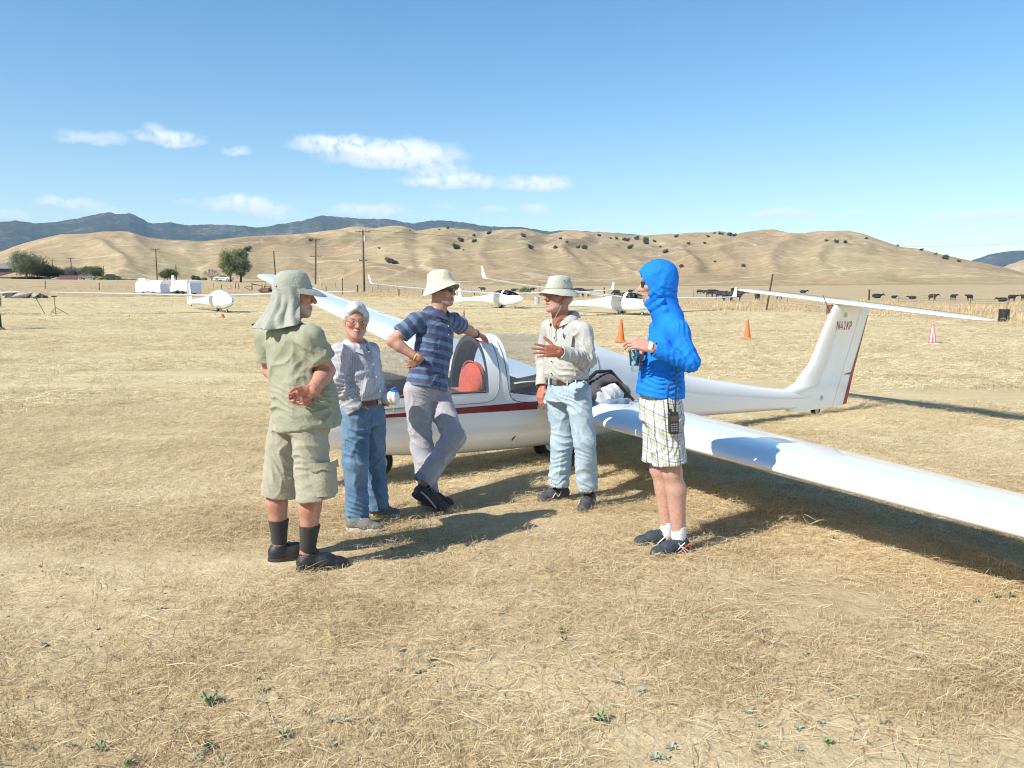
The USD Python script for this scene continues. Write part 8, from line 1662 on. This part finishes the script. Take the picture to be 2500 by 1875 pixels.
scatter('hay_windrows', P3, pts, r.uniform(.7, 1.3, len(pts)), 'rows of cut hay across the far field', 10)
P4 = [blades(rg, 70, .55, .10, .34, .5, .018, .0) for _ in range(4)]
pts, R, A, r = wedge(38, 175, 26000, (-38, 38), 11); mr = mow_r(np.degrees(A)) + 2.5 * (meshkit.noise(pts * .2, 4) - .5); keep = (R > mr) & (R < mr + 45) & (r.uniform(size=len(R)) < .15 + .85 * np.exp(-(R - mr) / 9.0)); pts = pts[keep]
scatter('tall_grass', P4, pts, r.uniform(.6, 1.25, len(pts)), 'uncut golden tall grass along the fence', 12, tall_m)
# weeds
weed_m = usdkit.material(stage, '/World/Looks/grey_green_weed', {"g": ("geometry", {}), "r": ("rgb_ramp", {"ramp": [(0, (.30, .32, .22)), (.5, (.38, .40, .30)), (1, (.46, .47, .38))]}), "p": ("principled_bsdf", {"roughness": .8})}, [("g.random_per_island", "r.fac"), ("r.color", "p.base_color")], surface="p.BSDF")
green_m = usdkit.material(stage, '/World/Looks/green_weed', {"g": ("geometry", {}), "r": ("rgb_ramp", {"ramp": [(0, (.20, .25, .12)), (.5, (.27, .31, .16)), (1, (.36, .38, .22))]}), "p": ("principled_bsdf", {"roughness": .8})}, [("g.random_per_island", "r.fac"), ("r.color", "p.base_color")], surface="p.BSDF")
def leafy(r, n, rad, h, w):
    V, F = [], []; k = 0
    for i in range(n):
        a = i * 2.4 + r.uniform(-.3, .3); d = np.array([math.cos(a), math.sin(a), 0]); s = np.array([-d[1], d[0], 0]); L = rad * r.uniform(.6, 1.1); z = h * r.uniform(.2, 1.0); c = [np.array([0, 0, .002]), d * L * .35 + [0, 0, z * .7], d * L * .7 + [0, 0, z], d * L + [0, 0, z * .75]]; ws = [w * .25, w, w * .8, .0]
        for q, ww in zip(c, ws): V += [q - s * ww / 2, q + [0, 0, -.15 * ww], q + s * ww / 2]
        for j in range(3):
            for e in range(2): F += [[k + 3 * j + e, k + 3 * j + e + 1, k + 3 * j + e + 4], [k + 3 * j + e, k + 3 * j + e + 4, k + 3 * j + e + 3]]
        k += 12
    return trimesh.Trimesh(np.array(V), np.array(F), process=False)
W4 = [(1390,435),(1145,510),(1130,558),(1330,605),(1430,640),(1600,640),(1610,705),(1435,745),(850,805),(965,820),(685,158),(1455,270),(1720,420),(1800,430),(1655,520),(2040,505),(1950,495),(1480,640),(760,680),(1730,335),(2030,325),(2165,180)]
W5 = [(505,465),(555,690),(690,935),(670,980),(1065,710),(1065,840),(1240,850),(1340,828),(1235,945),(1375,685),(1405,660),(1490,708),(1890,515),(1935,700),(1125,485),(1265,530),(1390,480),(855,245),(840,368),(1085,348),(460,650),(1745,378),(2170,540),(1600,820),(1080,930),(620,980),(1025,780),(1475,895),(1760,545)]
WG = [(905,570,4,1.9),(425,765,4,1.2),(900,765,4,1.1),(1225,715,4,1.2),(555,830,4,1.0),(1860,380,4,1.0),(375,820,5,1.6),(2090,280,5,1.1),(2160,280,5,1.1),(2005,305,5,1.0),(1790,205,5,1.0),(1385,30,5,1.1),(215,435,5,1.1),(225,475,5,.9),(1365,915,5,.9)]
def px45(x, y, k): return (x / 1.7696, 1400 + y / 1.7696) if k == 4 else (1250 + x / 1.7696, 1300 + y / 1.7696)
rw = np.random.default_rng(23); first = None
for i, (x, y, k) in enumerate([(a, b, 4) for a, b in W4] + [(a, b, 5) for a, b in W5]):
    p = on_ground(*px45(x, y, k)); s = rw.uniform(.8, 1.35)
    if first is None: t = Thing('weed', 'small pale grey green weed rosette in the dry ground', 'weed', (0, 0, 0), 'pale weed rosettes in the foreground', local=True); t.add('leaves', leafy(rw, 9, .026, .016, .011), weed_m, False); first = t.path; place(t.x, p, 0, s=s)
    else: copy_of(first, 'weed', 'small pale grey green weed rosette in the dry ground', 'weed', p, float(rw.uniform(0, 360)), s=s, group='pale weed rosettes in the foreground')
first = None
for i, (x, y, k, s) in enumerate(WG):
    p = on_ground(*px45(x, y, k)); lb = 'largest leafy green weed near the bottom left' if i == 0 else ('leafy green weed at the bottom middle, second largest' if i == 6 else 'small leafy green weed among the straw'); gp = None if i in (0, 6) else 'leafy green weeds in the foreground'
    if first is None: t = Thing('green_weed', lb, 'weed', (0, 0, 0), gp, local=True); t.add('leaves', leafy(rw, 16, .030, .036, .010), green_m, False); first = t.path; place(t.x, p, 0, s=s)
    else: copy_of(first, 'green_weed', lb, 'weed', p, i * 67.0, s=s, group=gp)
# pebbles
ms = []
for i in range(130):
    f = rw.uniform(0, 1); u, v = rw.uniform(0, 1400) * (1 - .35 * f), 1230 + 640 * rw.uniform(0, 1); p = on_ground(u, v); s = .0045 * rw.lognormal(0, .35); ms.append(trimesh.convex.convex_hull(rw.normal(size=(9, 3)) * [s, s, s * .6] + p + [0, 0, s * .4]))
single('pebbles', cat_(ms), mat('pebble_grey', (.22, .21, .21), .9, var=.3, scale=30.0, island=.5), 'small grey pebbles on the bare soil at left', kind='stuff', smooth=False)
